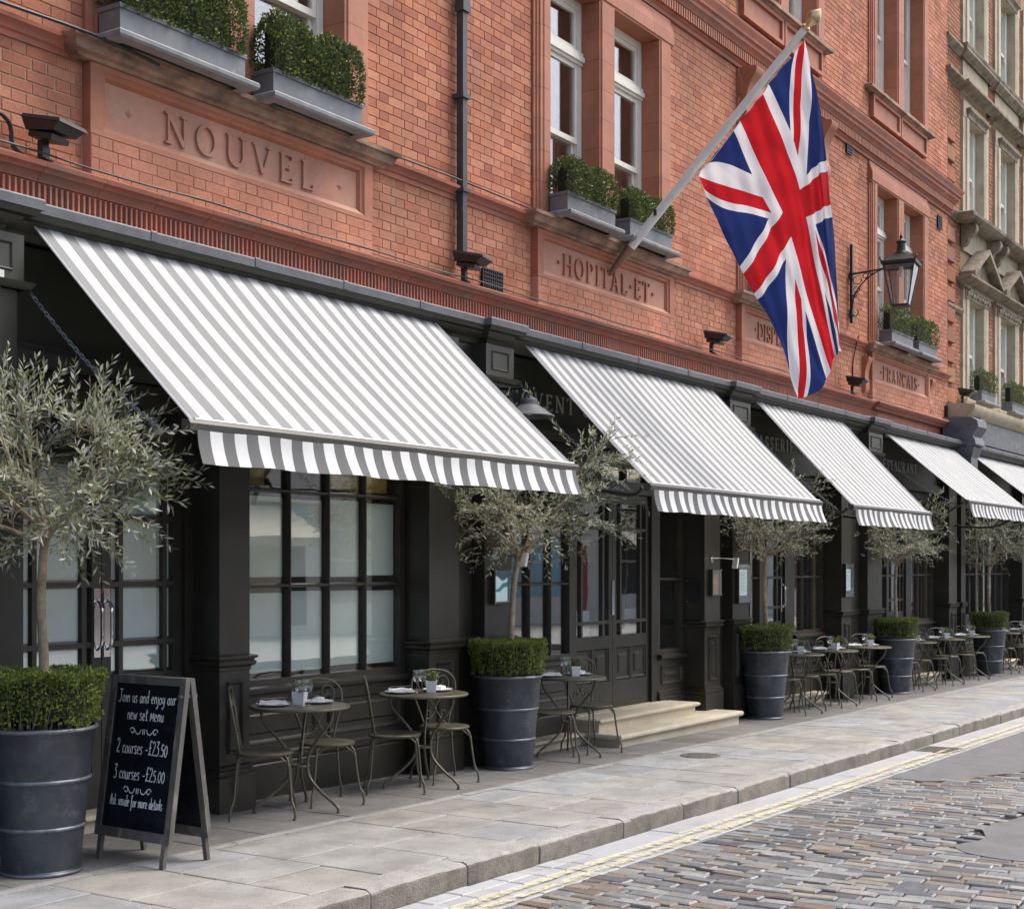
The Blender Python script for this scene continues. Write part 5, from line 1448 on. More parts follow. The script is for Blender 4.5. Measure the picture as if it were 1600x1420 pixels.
def box_ring(rs, n, r=0.325, h=0.29):
    """clipped box growing in a drum shape: leaves crowd the outside and top, bare stems below"""
    lf, stems = MB(), MB()
    for _ in range(n):
        q = rs.uniform(0, 2 * PI)
        if rs.random() < 0.52:
            z = h * (1 - rs.random() ** 1.5 * 0.95); rr = r * (1 - abs(rs.gauss(0, 0.06))) - (h - z) * 0.10
        else:
            z = h - abs(rs.gauss(0, 0.02)); rr = r * math.sqrt(rs.random())
        bump = 0.012 * math.sin(q * 7 + z * 30) + 0.01 * math.sin(q * 13)
        c = Vector(((rr + bump) * math.cos(q), (rr + bump) * math.sin(q), z + 0.012 * math.sin(q * 5 + rr * 20)))
        out = Vector((math.cos(q), math.sin(q), 0.9)).normalized()
        d = (out * 0.9 + rvec(rs) * 0.9).normalized()
        lf.add(leaf_quad(c, d, rvec(rs), rs.uniform(0.016, 0.026), rs.uniform(0.010, 0.016)), [(0, 1, 2, 3)])
    for _ in range(90):
        q = rs.uniform(0, 2 * PI); r0 = rs.uniform(0.12, 0.25)
        p0 = Vector((r0 * math.cos(q), r0 * math.sin(q), -0.045))
        q2 = q + rs.uniform(-0.3, 0.3); r1 = min(r - 0.02, r0 + rs.uniform(0.02, 0.10))
        p1 = Vector((r1 * math.cos(q2), r1 * math.sin(q2), h * rs.uniform(0.6, 0.95)))
        stems.tube([p0, p0.lerp(p1, 0.5) + rvec(rs) * 0.012, p1], [0.004, 0.003, 0.0015], 4, False)
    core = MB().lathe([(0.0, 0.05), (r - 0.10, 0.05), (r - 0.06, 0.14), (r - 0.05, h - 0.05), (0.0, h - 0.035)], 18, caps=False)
    return lf.mesh('foliage', m_box), stems.mesh('stems', m_twig), core.mesh('dark_core', m_inner)
m_inner = mat('dark_core', (0.022, 0.026, 0.010), 0.95, var=0.4, vscale=30, bump=0.8, bscale=60)  # near-black solid core filling the hedges behind their leaves

def olive(seed, n_twig, crown_r, lo, hi, fork, lean=(0, 0), dens=1.0):
    """standard olive: clear stem, a few limbs, long arching twigs set with paired narrow leaves; heights above the stem's foot"""
    rs = random.Random(seed)
    trunk, tw, lf = MB(), MB(), MB()
    top = Vector((lean[0], lean[1], fork))
    trunk.tube(smoothline([(0, 0, 0), (lean[0] * 0.2 + 0.012, lean[1] * 0.2, fork * 0.3), (lean[0] * 0.6 - 0.012, lean[1] * 0.6 + 0.01, fork * 0.65), tuple(top)], 4),
               [0.030 - 0.008 * i / 12 for i in range(13)], 9)
    nodes = []
    for i in range(9):
        q = 2 * PI * i / 9 + rs.uniform(-0.35, 0.35)
        rise = (rs.uniform(0.45, 0.95) if i % 3 else rs.uniform(0.02, 0.3)) * (hi - fork) * 0.85
        L = crown_r * rs.uniform(0.45, 0.8)
        end = top + Vector((math.cos(q) * L, math.sin(q) * L, rise))
        mid = top.lerp(end, 0.5) + Vector((math.cos(q), math.sin(q), 0)) * 0.05 + Vector((0, 0, -0.03))
        base = top - Vector((0, 0, rs.uniform(0, 0.10)))
        pl = smoothline([base, mid, end], 5)
        trunk.tube(pl, [0.017 - 0.012 * k / (len(pl) - 1) for k in range(len(pl))], 6)
        for k in range(3, len(pl)): nodes.append((pl[k], (pl[k] - pl[k - 1]).normalized()))
        for _ in range(4):
            k = rs.randrange(3, len(pl))
            e2 = pl[k] + Vector((rs.uniform(-1, 1), rs.uniform(-1, 1), rs.uniform(-0.35, 0.9))).normalized() * crown_r * rs.uniform(0.28, 0.5)
            p2 = smoothline([pl[k], pl[k].lerp(e2, 0.5) + rvec(rs) * 0.03, e2], 3)
            tw.tube(p2, [0.006 - 0.003 * j / (len(p2) - 1) for j in range(len(p2))], 5, False)
            for j in range(1, len(p2)): nodes.append((p2[j], (p2[j] - p2[j - 1]).normalized()))
    cz = (lo + hi) / 2
    ctr = Vector((lean[0], lean[1], cz))
    for _ in range(n_twig):
        p, d0 = rs.choice(nodes)
        out = (p - ctr); out.z *= 0.6
        out = out.normalized() if out.length > 0.01 else rvec(rs)
        d = (out * 0.7 + rvec(rs) * 0.85 + Vector((0, 0, 0.25))).normalized()
        L = rs.uniform(0.22, 0.58) * crown_r / 0.75
        droop = rs.uniform(-0.12, 0.45)
        pts = []
        for k in range(7):
            f = k / 6
            q = p + d * L * f + Vector((0, 0, -droop * L * f * f))
            pts.append(q)
        e = pts[-1] - ctr
        if (e.x ** 2 + e.y ** 2) / (crown_r * 1.12) ** 2 + (e.z / ((hi - lo) * 0.58)) ** 2 > rs.uniform(0.85, 1.3): continue
        tw.tube(pts, [0.0024 - 0.0014 * k / 6 for k in range(7)], 3, False)
        nl = int(L / 0.020 * dens)
        for k in range(nl):
            f = 0.10 + 0.9 * k / nl
            i = min(5, int(f * 6)); g_ = f * 6 - i
            c = pts[i].lerp(pts[i + 1], g_)
            t = (pts[i + 1] - pts[i]).normalized()
            s = t.cross(rvec(rs)).normalized() if k % 2 == 0 else -s
            dd = (s * 0.7 + t * 0.85 + Vector((0, 0, 0.2))).normalized()
            lf.add(leaf_quad(c, dd, rvec(rs), rs.uniform(0.042, 0.070), rs.uniform(0.0105, 0.016), 0.15), [(0, 1, 2, 3)])
    return trunk.mesh('trunk', m_bark, 80), tw.mesh('twigs', m_twig, 80), lf.mesh('crown', m_olive)

PX = [(5.03, 6.37), (10.09, 6.69), (15.53, 6.69), (20.22, 6.69), (25.22, 6.69)]
WHERE = ['beside the chalkboard', 'left of the stone steps', 'right of the stone steps', 'below the third striped awning', 'farthest along the pavement']
pm = pot_mesh().mesh('pot', m_zinc, 50)
bm_ = MB()
for (z, r) in ((0.255, 0.2268), (0.51, 0.2545)): bm_.lathe([(r - 0.004, z - 0.012), (r + 0.006, z - 0.008), (r + 0.009, z), (r + 0.006, z + 0.008), (r - 0.004, z + 0.012)], 40, caps=False)
for (z, r) in ((0.781, 0.291), (0.012, 0.208)): bm_.lathe([(r - 0.008, z - 0.012), (r + 0.004, z - 0.008), (r + 0.008, z), (r + 0.004, z + 0.010), (r - 0.008, z + 0.013)], 40, caps=False)
bandm = bm_.mesh('raised_band', m_zinc_rim, 60)
soilm = MB().lathe([(0.0, 0.752), (0.277, 0.748)], 30, caps=False).mesh('soil', m_soil)
boxA = box_ring(random.Random(3), 9000)
boxB = box_ring(random.Random(4), 5200)
# crown numbers: twigs, radius, lowest, highest, fork, lean
OL = [(21, 460, 0.75, 0.78, 2.06, 1.12, (0.02, -0.01), 1.0), (35, 520, 1.0, 0.95, 2.38, 1.10, (0.20, 0.02), 1.0), (47, 400, 0.78, 1.10, 2.30, 1.20, (0.03, 0), 0.9), (59, 420, 0.86, 1.08, 2.22, 1.18, (0.05, 0), 0.9), (63, 420, 0.90, 1.08, 2.2, 1.20, (0.0, 0), 0.9)]
for i, (px, py) in enumerate(PX):
    z = gz(px)
    p = thing('planter', 'tall tapered zinc planter with raised bands ' + WHERE[i], 'planter', (px, py, z), 0, 'zinc planters along the pavement')
    put('pot', pm, p); put('raised_band', bandm, p); put('soil', soilm, p)
    h = thing('box_hedge', 'clipped round box hedge filling the planter ' + WHERE[i], 'shrub', (px, py, z + 0.79), i * 1.3, 'box hedges in the planters')
    A = boxA if i < 2 else boxB
    put('foliage', A[0], h); put('stems', A[1], h); put('dark_core', A[2], h)
    sd, ntw, cr, lo, hi, fk, ln, dn_ = OL[i]
    t = thing('olive_tree', 'silvery green olive tree on a bare stem ' + WHERE[i], 'tree', (px, py, z + 0.75), 0, 'potted olive trees')
    a, b, c = olive(sd, ntw, cr, lo - 0.0, hi, fk, ln, dn_)
    put('trunk', a, t); put('twigs', b, t); put('crown', c, t)

# ------------------------------------------------------------------ window boxes
def hedge_box(rs, n, L, D, H):
    """a neat mound: rounded in section, bulging a little over the trough, tufted along its length"""
    lf = MB()
    B = D / 2 + 0.045
    for _ in range(n):
        u = rs.uniform(-0.02, 1.02)
        a = math.radians(rs.uniform(-8, 180))
        k = 1 + 0.07 * math.sin(u * 8 + 1) + 0.05 * math.sin(u * 19 + 2) + 0.05 * math.sin(a * 5 + u * 13)
        e = max(0.0, abs(u - 0.5) * 2 - 0.84) / 0.18
        k *= math.sqrt(max(0.08, 1 - 0.55 * e * e))
        dep = 1 - abs(rs.gauss(0, 0.10))
        ca, sa = math.cos(a), math.sin(a)
        sq = 1 / max(0.72, (abs(ca) ** 3.2 + abs(sa) ** 3.2) ** (1 / 3.2))
        c = Vector((u * L, D / 2 - ca * B * k * dep * sq - 0.035 * max(0.0, sa) * (ca > 0), 0.05 + sa * (H - 0.05) * k * dep * sq)) + rvec(rs) * 0.014
        d = (Vector((0, -ca, max(0.2, sa) + 0.3)) * 0.8 + rvec(rs) * 0.9).normalized()
        lf.add(leaf_quad(c, d, rvec(rs), rs.uniform(0.022, 0.036), rs.uniform(0.014, 0.022)), [(0, 1, 2, 3)])
    core = MB().box(0.07, L - 0.07, 0.05, D - 0.03, -0.02, H * 0.78)
    st_ = MB()
    for _ in range(26):
        x = rs.uniform(0.03, L - 0.03)
        st_.tube([(x, 0.03, -0.03), (x + rs.uniform(-0.03, 0.03), -0.005, H * 0.3), (x + rs.uniform(-0.06, 0.06), -0.02, H * 0.6)], 0.003, 4, False)
    return lf.mesh('foliage', m_boxwin), core.mesh('dark_core', m_inner), st_.mesh('stems', m_twig)
def trough(x0, L, z, lab, hl, rs, n, y0=7.10, D=0.20, H=0.19, hh=0.34, zh=None):
    t = thing('window_box', lab, 'window box', (x0, y0, z), 0, 'lead grey window boxes')
    mb = MB()
    mb.box(0, L, 0, 0.012, 0, H).box(0, L, D - 0.012, D, 0, H).box(0, 0.012, 0.012, D - 0.012, 0, H).box(L - 0.012, L, 0.012, D - 0.012, 0, H).box(0.012, L - 0.012, 0.012, D - 0.012, 0, 0.012)
    put('trough', mb.mesh('trough', m_trough), t)
    rim = MB().sweep([(0, D), (0, 0), (L, 0), (L, D)], [(0, H - 0.03), (0.010, H - 0.028), (0.012, H - 0.004), (0.008, H + 0.003), (-0.014, H + 0.003)])
    put('rim', rim.mesh('rim', m_trough, 30), t)
    put('soil', MB().box(0.013, L - 0.013, 0.013, D - 0.013, H - 0.06, H - 0.03).mesh('soil', m_soil), t)
    h = thing('box_hedge', hl, 'shrub', (x0 + 0.01, y0 + 0.01, z + H - 0.02), 0, 'box hedges in the window boxes')
    a, b, c = hedge_box(rs, n, L - 0.02, D - 0.02, hh)
    put('foliage', a, h); put('dark_core', b, h); put('stems', c, h)
    tr = MB().sweep([(-0.06, D + 0.02), (-0.06, -0.07), (L + 0.06, -0.07), (L + 0.06, D + 0.02)], [(-0.1, -0.05), (-0.004, -0.05), (0.008, -0.035), (0.010, -0.012), (0.0, 0.0), (-0.07, -0.002)], True)
    tr.box(-0.055, L + 0.055, -0.065, D + 0.02, -0.012, -0.002)
    put('lead_tray', tr.mesh('lead_tray', m_lead_pale, 30), t)
rs = random.Random(77)
trough(6.215, 1.13, 5.115, 'left one of two grey window boxes above the NOUVEL panel', 'bushy box hedge in the left window box above NOUVEL', rs, 8500, hh=0.43)
trough(7.635, 1.00, 5.115, 'right one of two grey window boxes above the NOUVEL panel', 'bushy box hedge in the right window box above NOUVEL', rs, 8500, hh=0.43)
trough(11.745, 0.935, 5.13, 'grey window box left of the flagpole above the HOPITAL panel', 'box hedge left of the flagpole above the HOPITAL panel', rs, 5200, hh=0.36)
trough(13.0, 0.945, 5.13, 'grey window box crossed by the flagpole above the HOPITAL panel', 'box hedge behind the flagpole above the HOPITAL panel', rs, 5200, hh=0.33)
trough(16.50, 0.95, 5.13, 'grey window box hidden behind the flag, its left half', 'box hedge behind the flag on the left', rs, 1500)
trough(17.75, 0.95, 5.13, 'grey window box behind the flag, nearer the lantern', 'box hedge behind the flag on the right', rs, 1500)
trough(21.30, 1.02, 5.13, 'grey window box under the street lantern, left of its pair', 'bright box hedge in the left box under the lantern', rs, 2600, hh=0.42)
trough(22.62, 0.95, 5.13, 'grey window box under the street lantern, right of its pair', 'bright box hedge in the right box under the lantern', rs, 2600, hh=0.40)
trough(26.65, 0.95, 4.76, 'grey window box on the first stone window of the far building', 'box hedge on the first stone window of the far building', rs, 1800, y0=7.20, hh=0.40)
trough(28.85, 1.05, 4.76, 'grey window box on the second stone window of the far building', 'box hedge on the second stone window of the far building', rs, 1800, y0=7.20, hh=0.40)

# ------------------------------------------------------------------ bistro tables, chairs and what stands on them
def make_table(label, loc):
    t = thing('bistro_table', label, 'table', loc, 0, 'bistro tables along the shopfront')
    put('table_top', MB().lathe([(0.0, 0.708), (0.325, 0.706), (0.338, 0.700), (0.345, 0.704), (0.347, 0.712), (0.342, 0.719), (0.325, 0.722), (0.0, 0.721)], 44, caps=False).mesh('table_top', m_iron, 50), t)
    for k in range(3):
        q = math.radians(-86 + 120 * k)
        def P(r, z): return (r * math.cos(q), r * math.sin(q), z)
        pts = smoothline([P(0.275, 0.704), P(0.278, 0.66), P(0.25, 0.60), P(0.16, 0.50), P(0.085, 0.40), P(0.065, 0.31), P(0.09, 0.22), P(0.19, 0.13), P(0.29, 0.065), P(0.325, 0.035), P(0.328, 0.006)], 4)
        leg = MB().tube(pts, 0.0105, 8)
        leg.lathe([(0.013, 0.0), (0.015, 0.004), (0.013, 0.012)], 8, P(0.328, 0.0))
        put('leg', leg.mesh('leg', m_iron, 60), t)
    put('hoop', MB().tube([(0.062 * math.cos(a), 0.062 * math.sin(a), 0.305) for a in [2 * PI * k / 20 for k in range(21)]], 0.008, 6, False).mesh('hoop', m_iron, 60), t)
    br = MB()
    for k in range(3):
        q = math.radians(-26 + 120 * k)
        br.tube([(0.30 * math.cos(q), 0.30 * math.sin(q), 0.700), (-0.02 * math.cos(q), -0.02 * math.sin(q), 0.700)], 0.006, 5)
    put('under_brace', br.mesh('under_brace', m_iron, 60), t)
    return t
def make_chair(label, loc, rz):
    t = thing('bistro_chair', label, 'chair', loc, rz, 'bistro chairs along the shopfront')
    put('seat', MB().lathe([(0.0, 0.424), (0.17, 0.424), (0.192, 0.418), (0.199, 0.424), (0.200, 0.432), (0.194, 0.438), (0.17, 0.440), (0.09, 0.434), (0.0, 0.432)], 36, caps=False).mesh('seat', m_iron, 50), t)
    for sx in (1, -1):
        for sy in (1, -1):
            a = (0.155 * sx, 0.125 * sy)
            pts = smoothline([(a[0] * 0.80, a[1] * 0.80, 0.422), (a[0] * 1.0, a[1] * 1.02, 0.405), (a[0] * 1.08, a[1] * 1.15, 0.36), (0.178 * sx, 0.155 * sy, 0.25), (0.188 * sx, 0.172 * sy, 0.13), (0.205 * sx, 0.190 * sy, 0.085), (0.212 * sx, 0.196 * sy, 0.035), (0.212 * sx, 0.196 * sy, 0.006)], 3)
            leg = MB().tube(pts, 0.0085, 7)
            leg.lathe([(0.011, 0.0), (0.016, 0.002), (0.016, 0.008), (0.010, 0.013)], 8, (0.212 * sx, 0.196 * sy, 0))
            leg.lathe([(0.0088, -0.007), (0.012, -0.003), (0.012, 0.003), (0.0088, 0.007)], 8, (a[0] * 1.085, a[1] * 1.16, 0.352))
            # curled brace from the seat ring to the leg
            for dq in (0.75, -0.75):
                b = math.atan2(a[1], a[0]) + dq * (1 if sx * sy > 0 else 1) * 0.45
                leg.tube(smoothline([(0.185 * math.cos(b), 0.185 * math.sin(b), 0.420), (0.19 * math.cos((b + math.atan2(a[1], a[0])) / 2), 0.19 * math.sin((b + math.atan2(a[1], a[0])) / 2), 0.402), (a[0] * 1.08, a[1] * 1.15, 0.36)], 3), 0.005, 5)
            put('leg', leg.mesh('leg', m_iron, 60), t)
    def B(y, z): return (-0.150 - 0.16 * (z - 0.43) - 0.03 * (z - 0.43) ** 2, y, z)
    arch = [(-0.105, 0.425), (-0.125, 0.50), (-0.165, 0.62), (-0.192, 0.71), (-0.185, 0.79), (-0.13, 0.845), (-0.045, 0.866), (0.045, 0.866), (0.13, 0.845), (0.185, 0.79), (0.192, 0.71), (0.165, 0.62), (0.125, 0.50), (0.105, 0.425)]
    put('back_hoop', MB().tube([B(p.x, p.y) for p in smoothline([(a, b, 0) for a, b in arch], 3)], 0.0085, 7).mesh('back_hoop', m_iron, 60), t)
    for sg in (-1, 1):
        c = [(0.0, 0.555), (0.022, 0.60), (0.075, 0.66), (0.125, 0.72), (0.135, 0.775), (0.105, 0.815), (0.06, 0.81), (0.040, 0.775), (0.058, 0.745), (0.083, 0.757), (0.082, 0.778)]
        d = [(0.0, 0.555), (0.022, 0.515), (0.065, 0.48), (0.088, 0.50), (0.082, 0.535), (0.055, 0.54), (0.046, 0.518), (0.062, 0.508)]
        sc = MB().tube([B(sg * p.x, p.y) for p in smoothline([(a, b, 0) for a, b in c], 3)], 0.0055, 6)
        sc.tube([B(sg * p.x, p.y) for p in smoothline([(a, b, 0) for a, b in d], 3)], 0.0055, 6)
        sc.tube([B(sg * 0.02, 0.517), B(sg * 0.05, 0.47), B(sg * 0.095, 0.432)], 0.005, 5)
        put('back_scroll', sc.mesh('back_scroll', m_iron, 60), t)
    put('back_collar', MB().lathe([(0.007, -0.012), (0.012, -0.006), (0.012, 0.006), (0.007, 0.012)], 8, B(0, 0.555)).mesh('back_collar', m_iron, 60), t)
    return t
def make_glass(label, loc, rz=0):
    t = thing('wine_glass', label, 'glass', loc, rz, 'wine glasses on the bistro tables')
    put('bowl', MB().lathe([(0.004, 0.085), (0.022, 0.094), (0.034, 0.115), (0.037, 0.140), (0.031, 0.180), (0.029, 0.180), (0.035, 0.140), (0.032, 0.116), (0.020, 0.096), (0.0, 0.09)], 20, caps=False).mesh('bowl', m_wine, 60), t)
    put('stem', MB().lathe([(0.0, 0.0), (0.033, 0.0), (0.033, 0.003), (0.010, 0.006), (0.004, 0.012), (0.0035, 0.08), (0.006, 0.087)], 16, caps=False).mesh('stem', m_wine, 60), t)
    return t
def make_plate(label, loc, rz):
    t = thing('plate', label, 'plate', loc, rz, 'plates with napkins on the bistro tables')
    put('dish', MB().lathe([(0.0, 0.003), (0.07, 0.0), (0.075, 0.004), (0.118, 0.015), (0.118, 0.018), (0.075, 0.009), (0.0, 0.008)], 30, caps=False).mesh('dish', m_china, 60), t)
    vs, fs = [], []
    rr = random.Random(9)
    n, m = 9, 6
    for lay in range(3):
        k = len(vs)
        for i in range(n):
            for j in range(m):
                x, y = -0.10 + 0.2 * i / (n - 1), -0.048 + 0.096 * j / (m - 1) * (1 - 0.1 * lay)
                vs.append((x * (1 - 0.06 * lay), y, 0.014 + 0.011 * lay + 0.004 * math.sin(i * 1.3 + lay) + rr.uniform(0, 0.003) - 0.003 * abs(j - 2.5) + 0.004))
        fs += [(k + i * m + j, k + (i + 1) * m + j, k + (i + 1) * m + j + 1, k + i * m + j + 1) for i in range(n - 1) for j in range(m - 1)]
    lo, hi = 0, 2 * n * m
    rim_ = [i * m for i in range(n)] + [(n - 1) * m + j for j in range(1, m)] + [i * m + m - 1 for i in range(n - 2, -1, -1)] + [j for j in range(m - 2, 0, -1)]
    for a, b in zip(rim_, rim_[1:] + rim_[:1]): fs.append((lo + a, lo + b, hi + b, hi + a))
    put('napkin', MB().add(vs, fs).mesh('napkin', m_linen, 70), t)
    kn = MB().box(-0.09, 0.10, 0.0, 0.012, 0.052, 0.055).xform(Matrix.Rotation(0.35, 4, 'Z'))
    put('knife', kn.mesh('knife', m_chrome), t)
    return t
def make_pot(label, loc, rz):
    t = thing('herb_pot', label, 'flower pot', loc, rz, 'white herb pots on the bistro tables')
    a, b = 0.034, 0.045
    put('pot', MB().add([(-a, -a, 0), (a, -a, 0), (a, a, 0), (-a, a, 0), (-b, -b, 0.09), (b, -b, 0.09), (b, b, 0.09), (-b, b, 0.09), (-b * .86, -b * .86, 0.09), (b * .86, -b * .86, 0.09), (b * .86, b * .86, 0.09), (-b * .86, b * .86, 0.09), (-b * .8, -b * .8, 0.07), (b * .8, -b * .8, 0.07), (b * .8, b * .8, 0.07), (-b * .8, b * .8, 0.07)],
        [(3, 2, 1, 0), (12, 13, 14, 15)] + [(4 * l + i, 4 * l + (i + 1) % 4, 4 * l + 4 + (i + 1) % 4, 4 * l + 4 + i) for l in range(3) for i in range(4)]).mesh('pot', m_china), t)
    rr = random.Random(31)
    lf, st_ = MB(), MB()
    for _ in range(34):
        d = Vector((rr.uniform(-1, 1), rr.uniform(-1, 1), rr.uniform(0.8, 2.2))).normalized()
        L = rr.uniform(0.05, 0.11)
        p0 = Vector((rr.uniform(-0.02, 0.02), rr.uniform(-0.02, 0.02), 0.07))
        st_.tube([p0, p0 + d * L * 0.5, p0 + d * L + Vector((0, 0, -0.01))], 0.0012, 3, False)
        for k in range(6):
            lf.add(leaf_quad(p0 + d * L * (0.4 + 0.6 * k / 5), (rvec(rr) + d * 0.6).normalized(), rvec(rr), rr.uniform(0.016, 0.030), rr.uniform(0.009, 0.015)), [(0, 1, 2, 3)])
    put('foliage', lf.mesh('foliage', m_herb), t); put('stems', st_.mesh('stems', m_twig), t)
    return t
TABLES = [  # x, y, where it stands, how to tell it
 (7.40, 6.635, 'nearest the chalkboard'), (8.80, 6.62, 'under the frosted window, next to the second planter'), (11.13, 6.72, 'between the second planter and the steps'),
 (16.44, 6.68, 'just right of the third planter'), (17.63, 6.68, 'midway between the third and fourth planters'), (18.93, 6.68, 'just left of the fourth planter'),
 (21.0, 6.68, 'just right of the fourth planter'), (22.45, 6.68, 'midway between the fourth and fifth planters'), (23.93, 6.68, 'just left of the fifth planter'),
 (26.0, 6.70, 'just right of the fifth planter'), (27.5, 6.70, 'at the far right edge')]
pt = pc = pg = pp = pk = None
rr = random.Random(15)
FWD, RGT = Vector((0.74, 0.67, 0)), Vector((0.67, -0.74, 0))
for i, (x, y, wh) in enumerate(TABLES):
    z = gz(x)
    lab = 'round olive grey bistro table ' + wh
    if pt is None: pt = make_table(lab, (x, y, z))
    else: dup(pt, (x, y, z), rr.uniform(-0.06, 0.06), lab)
    for k in (0, 1):
        if k == 0: cx, cy, rz = x - 0.345 + rr.uniform(-0.02, 0.02) * (i > 1), y + 0.015, math.radians(-48.5) + rr.uniform(-0.1, 0.1) * (i > 1)
        else: cx, cy, rz = x + 0.335 + rr.uniform(-0.02, 0.02) * (i > 1), y + 0.045, math.radians(-118) + rr.uniform(-0.1, 0.1) * (i > 1)
        lab = ('left, edge-on bistro chair at the table ' if k == 0 else 'right, shop-side bistro chair at the table ') + wh
        if i == 2 and k == 0: cx, cy = x - 0.40, y - 0.08
        if i == 2 and k == 1: cx, cy = x + 0.38, y - 0.02
        if pc is None: pc = make_chair(lab, (cx, cy, gz(cx)), rz)
        else: dup(pc, (cx, cy, gz(cx)), rz, lab)
    c = Vector((x, y, z + 0.7225))
    def spot(f, r): return tuple(c + FWD * f + RGT * r)
    for k, (f, r, a) in enumerate(((-0.04, -0.185, -0.75), (0.12, 0.12, 0.5))):
        lab = ('left' if k == 0 else 'right') + ' napkin plate on the table ' + wh
        if pp is None: pp = make_plate(lab, spot(f, r), a)
        else: dup(pp, spot(f, r), a + rr.uniform(-0.2, 0.2), lab)
    for k, (f, r) in enumerate(((-0.10, 0.0 if i == 0 else -0.06), (-0.04, 0.055 if i == 0 else -0.015))):
        lab = ('nearer' if k == 0 else 'farther') + ' wine glass on the table ' + wh
        if pg is None: pg = make_glass(lab, spot(f, r))
        else: dup(pg, spot(f, r), 0, lab)
    lab = 'square white herb pot on the table ' + wh
    pf, pr_ = (0.03, 0.0) if i == 0 else (0.0, 0.06)
    if pk is None: pk = make_pot(lab, spot(pf, pr_), 0.4)
    else: dup(pk, spot(pf, pr_), 0.4 + rr.uniform(-0.5, 0.5), lab)

# ------------------------------------------------------------------ chalkboard
ab = thing('menu_board', 'black folding chalkboard in a grey wooden frame, chalked with set menu prices', 'chalkboard', (5.612, 6.14, gz(5.61)), math.radians(-91))
def leaf_board(sg):
    """one leaf; sg -1 faces the street's left end, +1 the back leaf"""
    T = Matrix.Rotation(math.atan2(0.150, 1.035) * sg, 4, 'X')
    M = Matrix.Translation((0, sg * 0.165, 0)) @ (T if True else T)
    W2, zb, zt = 0.308, 0.135, 1.045
    fr = MB()
    fr.box(-W2, -W2 + 0.045, -0.016, 0.016, 0.0 if False else zb, zt).box(W2 - 0.045, W2, -0.016, 0.016, zb, zt)
    fr.box(-W2 + 0.045, W2 - 0.045, -0.016, 0.016, zt - 0.045, zt).box(-W2 + 0.045, W2 - 0.045, -0.016, 0.016, zb, zb + 0.055)
    p = put('frame', fr.xform(M).mesh('frame', m_frame), ab)
    put('slate', MB().box(-W2 + 0.044, W2 - 0.044, -0.006, 0.006, zb + 0.054, zt - 0.044).xform(M).mesh('slate', m_slate), p)
    for xx in (-W2 + 0.03, W2 - 0.06):
        put('foot', MB().box(xx, xx + 0.03, -0.012, 0.012, 0.0, zb - 0.001).xform(M).mesh('foot', m_frame), p)
    return p, M
fp, FM = leaf_board(-1)
leaf_board(1)
rs = random.Random(8)
z1, hh = 0.995, 0.806
for txt, fz, size, mw in (('Join us and enjoy our', 0.125, 0.072, 0.47), ('new set Menu', 0.245, 0.072, 0.30), ('2 courses -L23.50', 0.48, 0.080, 0.42), ('3 courses -L25.00', 0.66, 0.078, 0.42), ('Ask inside for more details', 0.845, 0.062, 0.43)):
    tx = MB()
    hand(tx, txt, 0.0, z1 - hh * fz, size, -0.0068, 0.0052, rs, mw)
    put('chalk_line', tx.xform(FM).mesh('chalk_line', m_chalk), fp)
for fz in (0.325, 0.735):
    tx = MB()
    flourish(tx, 0.0, z1 - hh * fz, 0.75, -0.0068, 0.005)
    put('chalk_flourish', tx.xform(FM).mesh('chalk_flourish', m_chalk), fp)
hg = MB().box(-0.20, -0.14, -0.03, 0.03, 1.035, 1.042).box(0.14, 0.20, -0.03, 0.03, 1.035, 1.042)
put('hinge', MB().box(0.272, 0.297, -0.06, 0.06, 0.93, 0.945).mesh('hinge', m_trough), ab)

# ------------------------------------------------------------------ flagpole and flag
PB, PT = Vector((13.046, 7.375, 4.77)), Vector((13.0, 5.161, 6.908))
fpl = thing('flagpole', 'white flagpole slanting out from the wall with a gilt finial', 'flagpole', tuple(PB))
def lp(f): return PB.lerp(PT, f) - PB
put('pole', MB().tube([lp(0.10), lp(0.3), lp(0.6), lp(0.985)], [0.048, 0.046, 0.042, 0.036], 16).mesh('pole', m_pole, 60), fpl)
put('socket', MB().tube([lp(0.0), lp(0.02), lp(0.115), lp(0.12)], [0.024, 0.032, 0.056, 0.050], 14).mesh('socket', m_polebase, 60), fpl)
fin = MB().lathe([(0.0, 0.0), (0.030, 0.0), (0.034, 0.02), (0.022, 0.035), (0.030, 0.05), (0.052, 0.085), (0.050, 0.12), (0.020, 0.155), (0.0, 0.175)], 12, caps=False)
q = (PT - PB).to_track_quat('Z', 'Y').to_matrix().to_4x4()
put('finial', fin.xform(Matrix.Translation(lp(0.985)) @ q @ Matrix.Scale(1.35, 4)).mesh('finial', m_gold, 40), fpl)
put('halyard', MB().tube([lp(0.27) + Vector((-0.05, -0.02, 0.0)), lp(0.3) + Vector((-0.056, -0.02, -0.02)), lp(0.52) + Vector((-0.03, -0.06, -0.11)), lp(0.975) + Vector((0.0, -0.0, -0.05))], 0.0035, 5).mesh('halyard', m_pole, 60), fpl)
put('cleat', MB().box(-0.065, -0.045, -0.012, 0.012, -0.03, 0.03).xform(Matrix.Translation(lp(0.26))).mesh('cleat', m_blackiron), fpl)
